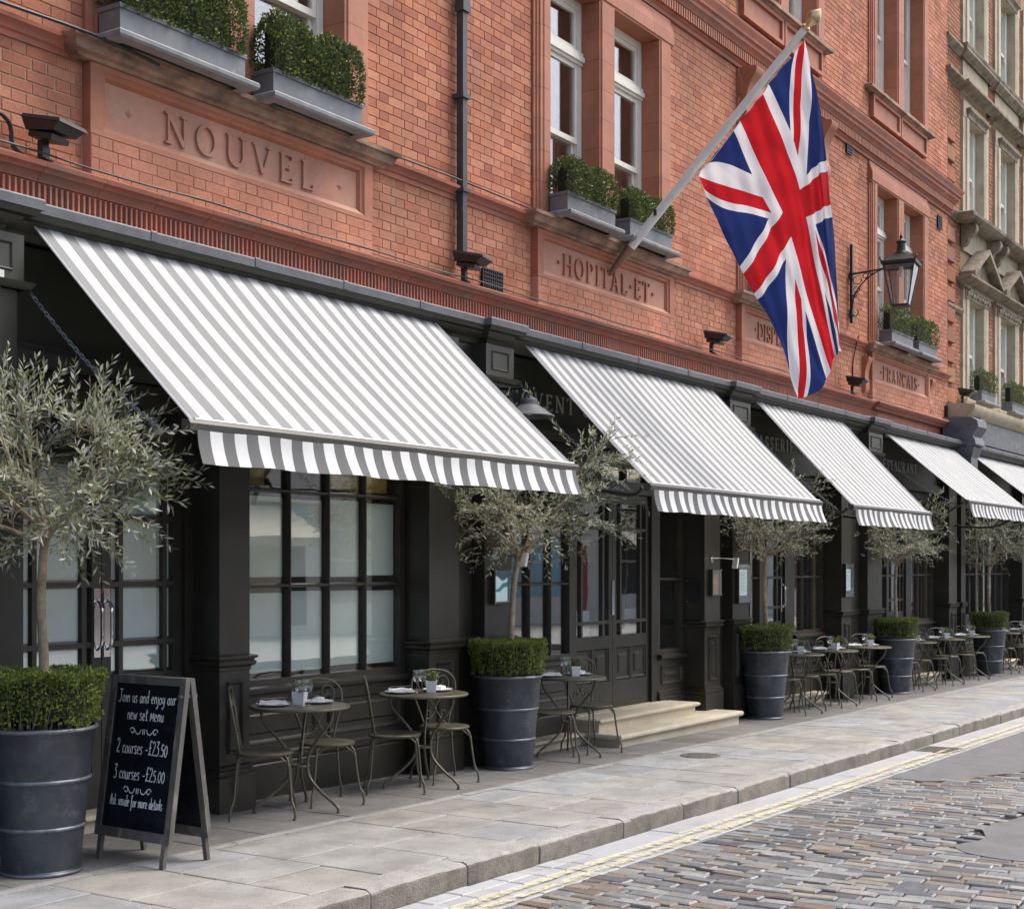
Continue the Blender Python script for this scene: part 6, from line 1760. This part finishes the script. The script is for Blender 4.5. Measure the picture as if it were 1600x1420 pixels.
# the cloth hangs from the pole and gathers into folds; rows run hoist to fly as (y, z)
CT = [[(5.193, 6.779), (5.07, 6.121), (4.98, 5.34), (4.891, 4.474), (4.84, 3.75)],
      [(5.463, 6.503), (5.239, 5.935), (5.096, 5.265), (4.967, 4.421), (4.859, 3.715)],
      [(5.745, 6.223), (5.503, 5.667), (5.285, 5.137), (5.109, 4.394), (4.91, 3.671)],
      [(6.034, 5.929), (5.807, 5.399), (5.516, 4.826), (5.285, 4.179), (5.03, 3.411)],
      [(6.33, 5.636), (6.062, 5.053), (5.759, 4.477), (5.47, 3.979), (5.239, 3.307)]]
def cr(p, t):
    n = len(p) - 1
    i = min(int(t * n), n - 1); f = t * n - i
    p0, p1, p2, p3 = p[max(i - 1, 0)], p[i], p[i + 1], p[min(i + 2, n)]
    return 0.5 * ((2 * p1) + (p2 - p0) * f + (2 * p0 - 5 * p1 + 4 * p2 - p3) * f * f + (3 * p1 - p0 - 3 * p2 + p3) * f ** 3)
NV, NU = 70, 130
vs, fs, uvs = [], [], []
for j in range(NV + 1):
    v = j / NV
    for i in range(NU + 1):
        u = i / NU
        cols_ = [Vector((0, *cr([Vector(q) for q in row], u))) for row in CT]
        p = cr(cols_, v)
        fold = 0.30 * (0.25 + 0.75 * u) * (0.040 * math.sin(2 * PI * (2.3 * v + 0.5 * u) + 0.6) + 0.10 * math.sin(2 * PI * (1.15 * v * (1 + 0.3 * u)) + 2.2) * u)
        fold += 0.010 * math.sin(2 * PI * (8.3 * v - 2.6 * u)) * (1 - u * 0.4) + 0.007 * math.sin(2 * PI * (5.2 * u + 3 * v))
        sharp = abs(math.sin(PI * (3.4 * v + 0.9 * u + 0.25 * math.sin(5 * u)))) ** 0.6
        fold += 0.045 * (sharp - 0.6) * min(1.0, 0.25 + u * 1.1) + 0.018 * (abs(math.sin(PI * (6.5 * v - 1.3 * u))) - 0.6) * (0.4 + 0.6 * u)
        fold += 0.10 * max(0.0, 0.32 - v) * math.sin(PI * min(1, u * 1.2)) * 2.2
        hem_w = 0.010 * math.sin(u * 40) * (1 if v > 0.97 else 0)
        vs.append((13.0 + fold + hem_w, p.y, p.z))
        uvs.append((2 * u, 1 - v))
for j in range(NV):
    for i in range(NU):
        a = j * (NU + 1) + i
        fs.append((a, a + 1, a + NU + 2, a + NU + 1))
me = MB().add(vs, fs).mesh('flag', m_flag, 179, (13.0, 5.2, 6.78))
uvl = me.uv_layers.new(name='UVMap')
for l in me.loops: uvl.data[l.index].uv = uvs[l.vertex_index]
put('flag', me, None, (13.0, 5.2, 6.78), label='large red, white and blue union flag hanging in folds from the slanting pole', cat='flag')

# ------------------------------------------------------------------ wall lantern
LX, LY = 20.24, 6.613
wl2 = thing('street_lantern', 'black four sided glass street lantern on a scrolled iron wall bracket', 'street lamp', (LX, 7.38, 5.98))
def wp(x, y, z): return (x - LX, y - 7.38, z - 5.98)
br = MB()
br.box(-0.022, 0.022, -0.045, -0.005, -0.70, 0.46)
br.box(-0.03, 0.03, -0.05, 0.0, -0.62, -0.50).box(-0.03, 0.03, -0.05, 0.0, -0.06, 0.06)
br.tube([(0, 0.0, 0.02), (0, -0.45, 0.045), (0, -0.70, 0.07)], [0.017, 0.014, 0.012], 6)
br.tube(smoothline([(0, -0.04, -0.52), (0, -0.07, -0.30), (0, -0.22, -0.10), (0, -0.42, 0.02), (0, -0.56, 0.05)], 5), 0.011, 6)
br.tube([(0, 0.03, 0.0), (0, 0.0, 0.02), (0, -0.05, 0.02)], 0.02, 6)
for (cy, cz, r) in ((-0.115, -0.075, 0.062), (-0.235, -0.025, 0.036), (-0.105, -0.21, 0.044), (-0.32, 0.015, 0.022), (-0.075, -0.30, 0.024)):
    br.tube([(0, cy + r * math.cos(a), cz + r * math.sin(a)) for a in [2 * PI * k / 16 for k in range(17)]], 0.007, 5, False)
br.tube(smoothline([(0, -0.05, -0.58), (0, -0.10, -0.60), (0, -0.13, -0.55), (0, -0.11, -0.51)], 4), 0.009, 5)
put('wall_bracket', br.mesh('wall_bracket', m_blackiron, 50), wl2)
cy = LY - 7.38
rotL = Matrix.Translation((0, cy, 0)) @ Matrix.Rotation(math.radians(8), 4, 'Z')
def frus(z0, z1, a, b): return [(-a, -a, z0), (a, -a, z0), (a, a, z0), (-a, a, z0), (-b, -b, z1), (b, -b, z1), (b, b, z1), (-b, b, z1)], [(3, 2, 1, 0), (4, 5, 6, 7)] + [(i, (i + 1) % 4, 4 + (i + 1) % 4, 4 + i) for i in range(4)]
zb, zt = -0.515, 0.055
cage = MB()
A, Bt = 0.115, 0.215
for (sx, sy) in ((1, 1), (1, -1), (-1, 1), (-1, -1)): cage.tube([(sx * A, sy * A, zb), (sx * Bt, sy * Bt, zt)], 0.011, 5)
for (z, a) in ((zb, A), (zt, Bt)):
    for k in range(4):
        c = [(a, a), (-a, a), (-a, -a), (a, -a)]
        p0, p1 = c[k], c[(k + 1) % 4]
        cage.tube([(*p0, z), (*p1, z)], 0.012, 5)
cage.add(*frus(zb - 0.02, zb - 0.005, 0.10, 0.105))
put('cage', cage.xform(rotL).mesh('cage', m_blackiron, 50), wl2)
for k in range(4):
    gm = MB().add([(-A + 0.008, -A, zb + 0.008), (A - 0.008, -A, zb + 0.008), (Bt - 0.010, -Bt, zt - 0.01), (-Bt + 0.010, -Bt, zt - 0.01)], [(0, 1, 2, 3)])
    put('pane', gm.xform(rotL @ Matrix.Rotation(PI / 2 * k, 4, 'Z')).mesh('pane', m_lampglass), wl2)
roof = MB()
roof.add(*frus(zt + 0.012, zt + 0.05, 0.245, 0.25))
roof.add(*frus(zt + 0.0505, zt + 0.17, 0.235, 0.10))
roof.lathe([(0.105, zt + 0.165), (0.10, zt + 0.19), (0.075, zt + 0.205), (0.066, zt + 0.23), (0.060, zt + 0.33), (0.072, zt + 0.335), (0.076, zt + 0.355), (0.064, zt + 0.365), (0.03, zt + 0.385), (0.012, zt + 0.40), (0.022, zt + 0.42), (0.022, zt + 0.435), (0.008, zt + 0.455), (0.003, zt + 0.50), (0.0, zt + 0.505)], 16, caps=False)
for (sx, sy) in ((1, 1), (1, -1), (-1, 1), (-1, -1)): roof.tube(smoothline([(sx * 0.235, sy * 0.235, zt + 0.05), (sx * 0.258, sy * 0.258, zt + 0.085), (sx * 0.243, sy * 0.243, zt + 0.11)], 3), [0.012] * 6 + [0.004], 5)
put('roof', roof.xform(rotL).mesh('roof', m_blackiron, 35), wl2)
put('burner', MB().lathe([(0.03, -0.02), (0.03, 0.05)], 10).lathe([(0.0, -0.11), (0.022, -0.10), (0.026, -0.06), (0.018, -0.02)], 10, caps=False).xform(rotL).mesh('burner', m_white, 50), wl2)

# ------------------------------------------------------------------ floodlights on the brick cornice, barn lamp, menu boxes
def flood(label, loc, rz=0.0):
    t = thing('floodlight', label, 'floodlight', loc, rz, 'black floodlights on the cornice')
    put('stand', MB().box(-0.05, 0.05, -0.05, 0.05, 0, 0.012).box(-0.035, 0.035, -0.015, 0.03, 0.012, 0.14).tube(smoothline([(0.07, 0.02, 0.01), (0.10, 0.03, 0.10), (0.05, 0.03, 0.17)], 3), 0.006, 5).mesh('stand', m_blackiron), t)
    T = Matrix.Translation((0, -0.03, 0.20)) @ Matrix.Rotation(math.radians(12), 4, 'X')
    put('lamp_head', MB().add([(-0.13, -0.15, 0.0), (0.13, -0.15, 0.0), (0.11, 0.10, -0.02), (-0.11, 0.10, -0.02), (-0.15, -0.19, 0.055), (0.15, -0.19, 0.055), (0.15, 0.12, 0.055), (-0.15, 0.12, 0.055)], [(3, 2, 1, 0), (4, 5, 6, 7)] + [(i, (i + 1) % 4, 4 + (i + 1) % 4, 4 + i) for i in range(4)]).box(-0.10, 0.10, -0.12, 0.08, -0.06, -0.021).xform(T).mesh('lamp_head', m_blackiron), t)
    put('visor', MB().add([(-0.165, -0.22, 0.057), (0.165, -0.22, 0.057), (0.155, 0.13, 0.057), (-0.155, 0.13, 0.057), (-0.15, -0.20, 0.085), (0.15, -0.20, 0.085), (0.14, 0.12, 0.085), (-0.14, 0.12, 0.085)], [(3, 2, 1, 0), (4, 5, 6, 7)] + [(i, (i + 1) % 4, 4 + (i + 1) % 4, 4 + i) for i in range(4)]).xform(T).mesh('visor', m_blackiron), t)
    t.scale = (0.86, 0.86, 0.86)
    return t
f0 = flood('black floodlight on the cornice at the foot of the drainpipe', (10.20, 7.22, 4.195), 0.25)
dup(f0, (5.72, 7.22, 4.195), 0.25, 'black floodlight on the cornice left of the NOUVEL panel')
dup(f0, (15.22, 7.22, 4.195), 0.15, 'black floodlight on the cornice left of the DISPENSAIRE panel')
dup(f0, (19.92, 7.22, 4.195), 0.1, 'black floodlight on the cornice below the street lantern')
dup(f0, (25.45, 7.20, 4.60), 0.1, 'black floodlight on the far building above the lead console')
bl = thing('barn_lamp', 'grey domed barn lamp hanging from a wall arm between two awnings', 'wall lamp', (10.30, 6.925, 3.25))
put('arm', MB().tube([(0, 0, 0), (0, -0.36, -0.02)], 0.014, 7).tube([(0, -0.31, -0.017), (0, -0.31, -0.06)], 0.01, 6).tube([(0, -0.31 + 0.03 * math.cos(a), -0.075 + 0.03 * math.sin(a)) for a in [2 * PI * k / 12 for k in range(13)]], 0.007, 5, False).box(-0.03, 0.03, -0.01, 0.004, -0.08, 0.08).tube([(0, -0.10 + 0.035 * math.cos(a), -0.045 + 0.035 * math.sin(a)) for a in [2 * PI * k / 12 for k in range(13)]], 0.006, 5, False).mesh('arm', m_blackiron, 50), bl)
put('lamp_shade', MB().lathe([(0.0, 0.0), (0.06, -0.005), (0.07, -0.02), (0.07, -0.055), (0.09, -0.065), (0.18, -0.13), (0.225, -0.155), (0.225, -0.162), (0.17, -0.135), (0.06, -0.07), (0.0, -0.068)], 24, (0, -0.31, -0.10), caps=False).mesh('lamp_shade', m_lead, 40), bl)
put('bulb', MB().lathe([(0.0, -0.15), (0.03, -0.14), (0.035, -0.11), (0.02, -0.07)], 10, (0, -0.31, -0.10), caps=False).mesh('bulb', m_white, 60), bl)

def menu_box(x0, x1, z0, z1, y, label, content):
    t = thing('menu_case', label, 'menu case', (x0, y, z0), 0, 'glazed menu cases on the pilasters')
    W, H = x1 - x0, z1 - z0
    put('case', MB().box(0, W, -0.045, 0, 0, 0.018).box(0, W, -0.045, 0, H - 0.018, H).box(0, 0.018, -0.045, 0, 0.018, H - 0.018).box(W - 0.018, W, -0.045, 0, 0.018, H - 0.018).box(0.018, W - 0.018, -0.012, 0, 0.018, H - 0.018).mesh('case', m_black), t)
    m = 0.022
    if content == 'wave':
        put('print', MB().box(m, W - m, -0.016, -0.0125, m, H - m).mesh('print', m_lit), t)
        n = 12
        top = [(m + (W - 2 * m) * i / n, H * (0.74 + 0.07 * math.sin(i * 0.55 + 0.3))) for i in range(n + 1)]
        put('print_band', MB().add([(x, -0.0172, z) for x, z in top] + [(W - m, -0.0172, H - m), (m, -0.0172, H - m)], [tuple(range(n + 3))]).mesh('print_band', m_print_k), t)
        sw = [(m, H * 0.38), (W * 0.4, H * 0.46), (W * 0.62, H * 0.60), (W - m, H * 0.64), (W - m, H * 0.50), (W * 0.7, H * 0.48), (W * 0.45, H * 0.34)]
        put('print_swash', MB().add([(x, -0.0174, z) for x, z in sw], [tuple(range(len(sw)))]).mesh('print_swash', m_print_t), t)
    elif content == 'copper':
        put('print', MB().box(m, W - m, -0.016, -0.0125, m, H - m).mesh('print', m_print_k), t)
        sw = [(m + 0.01, m), (W - m, m), (W - m, H * 0.84), (W * 0.5, H * 0.80), (W * 0.25, H * 0.66), (m + 0.012, H * 0.5)]
        put('print_shape', MB().add([(x, -0.0172, z) for x, z in sw], [tuple(range(len(sw)))]).mesh('print_shape', m_print_o), t)
    else:
        put('print', MB().box(m + W * 0.14, W - m - W * 0.1, -0.018, -0.0125, H * 0.2, H * 0.84).mesh('print', m_lit), t)
        ln = MB()
        for k in range(16): ln.box(m + W * 0.2, W * (0.62 + 0.12 * ((k * 7) % 3) / 2), -0.0186, -0.0181, H * (0.26 + 0.034 * k), H * (0.26 + 0.034 * k) + 0.004)
        put('menu_lines', ln.mesh('menu_lines', m_lead), t)
        put('lamp_strip', MB().box(m, W - m, -0.042, -0.02, H - 0.05, H - 0.02).mesh('lamp_strip', m_chrome), t)
    put('glazing', MB().box(0.012, W - 0.012, -0.047, -0.0452, 0.012, H - 0.012).mesh('glazing', m_glass), t)
    for (xx, zz) in ((0.01, 0.01), (W - 0.01, 0.01), (0.01, H - 0.01), (W - 0.01, H - 0.01)):
        put('screw', MB().lathe([(0.006, 0), (0.006, 0.004), (0.0, 0.006)], 8).xform(Matrix.Translation((xx, -0.047, zz)) @ Matrix.Rotation(PI / 2, 4, 'X')).mesh('screw', m_chrome), t)
    return t
menu_box(10.155, 10.42, 1.375, 1.675, 6.919, 'menu case with black, white and teal print above the second planter', 'wave')
menu_box(14.56, 14.80, 1.37, 1.67, 6.949, 'menu case with copper coloured print right of the double door', 'copper')
menu_box(15.20, 15.545, 1.27, 1.74, 6.919, 'tall lit menu case with white card beside the copper print case', 'card')
menu_box(18.78, 19.09, 1.28, 1.74, 6.949, 'tall lit menu case with white card behind the fourth planter', 'card')
def picture_light(x, z, y, label):
    t = thing('picture_light', label, 'wall lamp', (x, y, z), 0, 'small chrome wall lights above the menu cases')
    put('back_plate', MB().box(-0.03, 0.03, -0.012, 0, -0.035, 0.035).mesh('back_plate', m_chrome), t)
    put('arm', MB().tube([(0, -0.01, 0.012), (0.05, -0.12, 0.015), (0.10, -0.24, 0.0)], 0.006, 6).mesh('arm', m_chrome, 60), t)
    put('lamp_shade', MB().box(-0.018, 0.018, -0.03, 0.03, -0.06, 0.06).xform(Matrix.Translation((0.105, -0.25, -0.04)) @ Matrix.Rotation(0.3, 4, 'Y')).mesh('lamp_shade', m_white), t)
picture_light(10.20, 1.80, 6.919, 'small chrome wall light above the teal print menu case')
picture_light(14.62, 1.78, 6.949, 'small chrome wall light above the copper print menu case')
pq = thing('wall_plaque', 'dark glass plaque on the door reveal right of the double door', 'plaque', (14.4515, 7.09, 1.30))
put('plate', MB().box(-0.014, -0.0005, -0.075, 0.075, 0, 0.26).mesh('plate', m_print_k), pq)
sc = MB()
for (yy, zz) in ((-0.062, 0.014), (0.062, 0.014), (-0.062, 0.246), (0.062, 0.246)): sc.box(-0.018, -0.014, yy - 0.006, yy + 0.006, zz - 0.006, zz + 0.006)
put('screws', sc.mesh('screws', m_chrome), pq)

# ------------------------------------------------------------------ manhole cover, road drain
mh = thing('manhole_cover', 'round cast iron cover set in the paving before the steps', 'manhole cover', (11.78, 5.71, gz(11.78) + 0.004))
put('ring', MB().lathe([(0.166, 0.0), (0.166, 0.004), (0.18, 0.004), (0.185, -0.002)], 36, caps=False).mesh('ring', m_frame), mh)
cv = MB().lathe([(0.0, 0.001), (0.163, 0.001), (0.163, -0.006)], 36, caps=False)
put('cover', cv.mesh('cover', m_mh := mat('worn_iron', (0.19, 0.18, 0.165), 0.7, 0.1, var=0.25, vscale=20), 60), mh)
st2 = MB()
for ring in range(6):
    r0 = 0.018 + ring * 0.026
    n = 6 + ring * 6
    for k in range(n):
        a = 2 * PI * k / n + ring * 0.3
        st2.box(r0 * math.cos(a) - 0.007, r0 * math.cos(a) + 0.007, r0 * math.sin(a) - 0.007, r0 * math.sin(a) + 0.007, 0.001, 0.005)
put('studs', st2.mesh('studs', m_mh), mh, kind='stuff')
dr = thing('road_drain', 'iron drain grate in the gutter near the tarmac repair', 'drain', (14.66, 4.40, ROAD + gz(14.66) + 0.008))
put('frame', MB().box(-0.22, 0.22, -0.19, -0.165, -0.03, 0.004).box(-0.22, 0.22, 0.165, 0.19, -0.03, 0.004).box(-0.22, -0.195, -0.165, 0.165, -0.03, 0.004).box(0.195, 0.22, -0.165, 0.165, -0.03, 0.004).mesh('frame', m_mh), dr)
put('sump', MB().box(-0.194, 0.194, -0.164, 0.164, -0.03, -0.004).mesh('sump', m_print_k), dr)
for k in range(9):
    xx = -0.165 + k * 0.041
    put('bar', MB().box(xx - 0.008, xx + 0.008, -0.164, 0.164, -0.003, 0.003).mesh('bar', m_mh), dr)

# ------------------------------------------------------------------ the terrace across the street (seen in the window reflections)
OY = -13.0
m_stucco = mat('stucco', (0.80, 0.77, 0.70), 0.8, var=0.08)
m_opbrick = mat('far_brick', (0.36, 0.23, 0.15), 0.9, var=0.2)
m_opaque = mat('far_pane', (0.05, 0.06, 0.07), 0.1)
m_shopteal = mat('shop_teal', (0.28, 0.50, 0.58), 0.5, var=0.1)
m_shopcream = mat('shop_cream', (0.74, 0.68, 0.52), 0.6, var=0.05)
ot = thing('terrace_opposite', 'stucco and brick terrace facing the restaurant across the street', 'building', (12, OY, 0))
part('wall', MB().box(-14, 110, OY - 6, OY, 3.6, 5.0), m_stucco, ot)
part('wall', MB().box(-14, 110, OY - 6, OY, -0.8, 3.599), m_stucco, ot)
part('cornice', MB().box(-14, 110, OY + 0.001, OY + 0.25, 3.5, 3.8), m_stucco, ot)
part('roof', MB().box(-14, 110, OY - 6, OY + 0.2, 5.001, 5.2), m_stucco, ot)
SHOPS = [(-12, 6, m_opaque, 0), (-5, 7, m_shopcream, 1), (3, 6, m_greycur, 0), (10, 7, m_opaque, 0), (18, 6, m_shopcream, 0), (24.5, 6.5, m_shopcream, 1), (31.5, 5.5, m_greycur, 0), (37.5, 9.5, m_shopteal, 0),
         (48, 7, m_opaque, 1), (56, 8, m_shopcream, 0), (65, 7, m_opaque, 0), (73, 9, m_greycur, 1), (83, 8, m_shopteal, 0), (92, 9, m_opaque, 0)]
for k, (x, w, m, can) in enumerate(SHOPS):
    wd = MB()
    n = 3
    for i in range(n):
        xa, xb = x + 0.3 + (w - 1.6) * i / n, x + 0.3 + (w - 1.6) * (i + 1) / n - 0.12
        part('shop_window', MB().box(xa, xb, OY + 0.001, OY + 0.04, 0.6, 1.86).box(xa, xb, OY + 0.001, OY + 0.04, 1.94, 2.8), m, ot)
    part('shop_door', MB().box(x + w - 1.1, x + w - 0.1, OY + 0.001, OY + 0.05, 0.0, 2.5), (m_opaque, m_redcur, m_black)[k % 3], ot)
    part('shop_fascia', MB().box(x, x + w - 0.1, OY + 0.001, OY + 0.12, 2.95, 3.4), (m_black, m_shopteal, m_redcur, m_white)[k % 4], ot)
    if can:
        part('shop_canopy', MB().add([(x, OY + 0.13, 3.4), (x + w - 1, OY + 0.13, 3.4), (x + w - 1, OY + 1.6, 2.5), (x, OY + 1.6, 2.5), (x, OY + 1.6, 2.25), (x + w - 1, OY + 1.6, 2.25)], [(0, 3, 2, 1), (3, 4, 5, 2)]), m_shopcream, ot)
put('far_pavement', MB().box(-14, 110, OY, -4.6, -0.6, 0.0).tilt().mesh('far_pavement', m_slab), None, kind='structure')

sn = thing('wall_sensor', 'small white sensor box at the left edge on the first pilaster', 'sensor', (5.16, 6.949, 3.33))
put('housing', MB().box(-0.03, 0.03, -0.05, 0, 0, 0.065).mesh('housing', m_white), sn)
put('bracket', MB().box(-0.015, 0.015, -0.04, 0, -0.05, -0.0005).mesh('bracket', m_blackiron), sn)
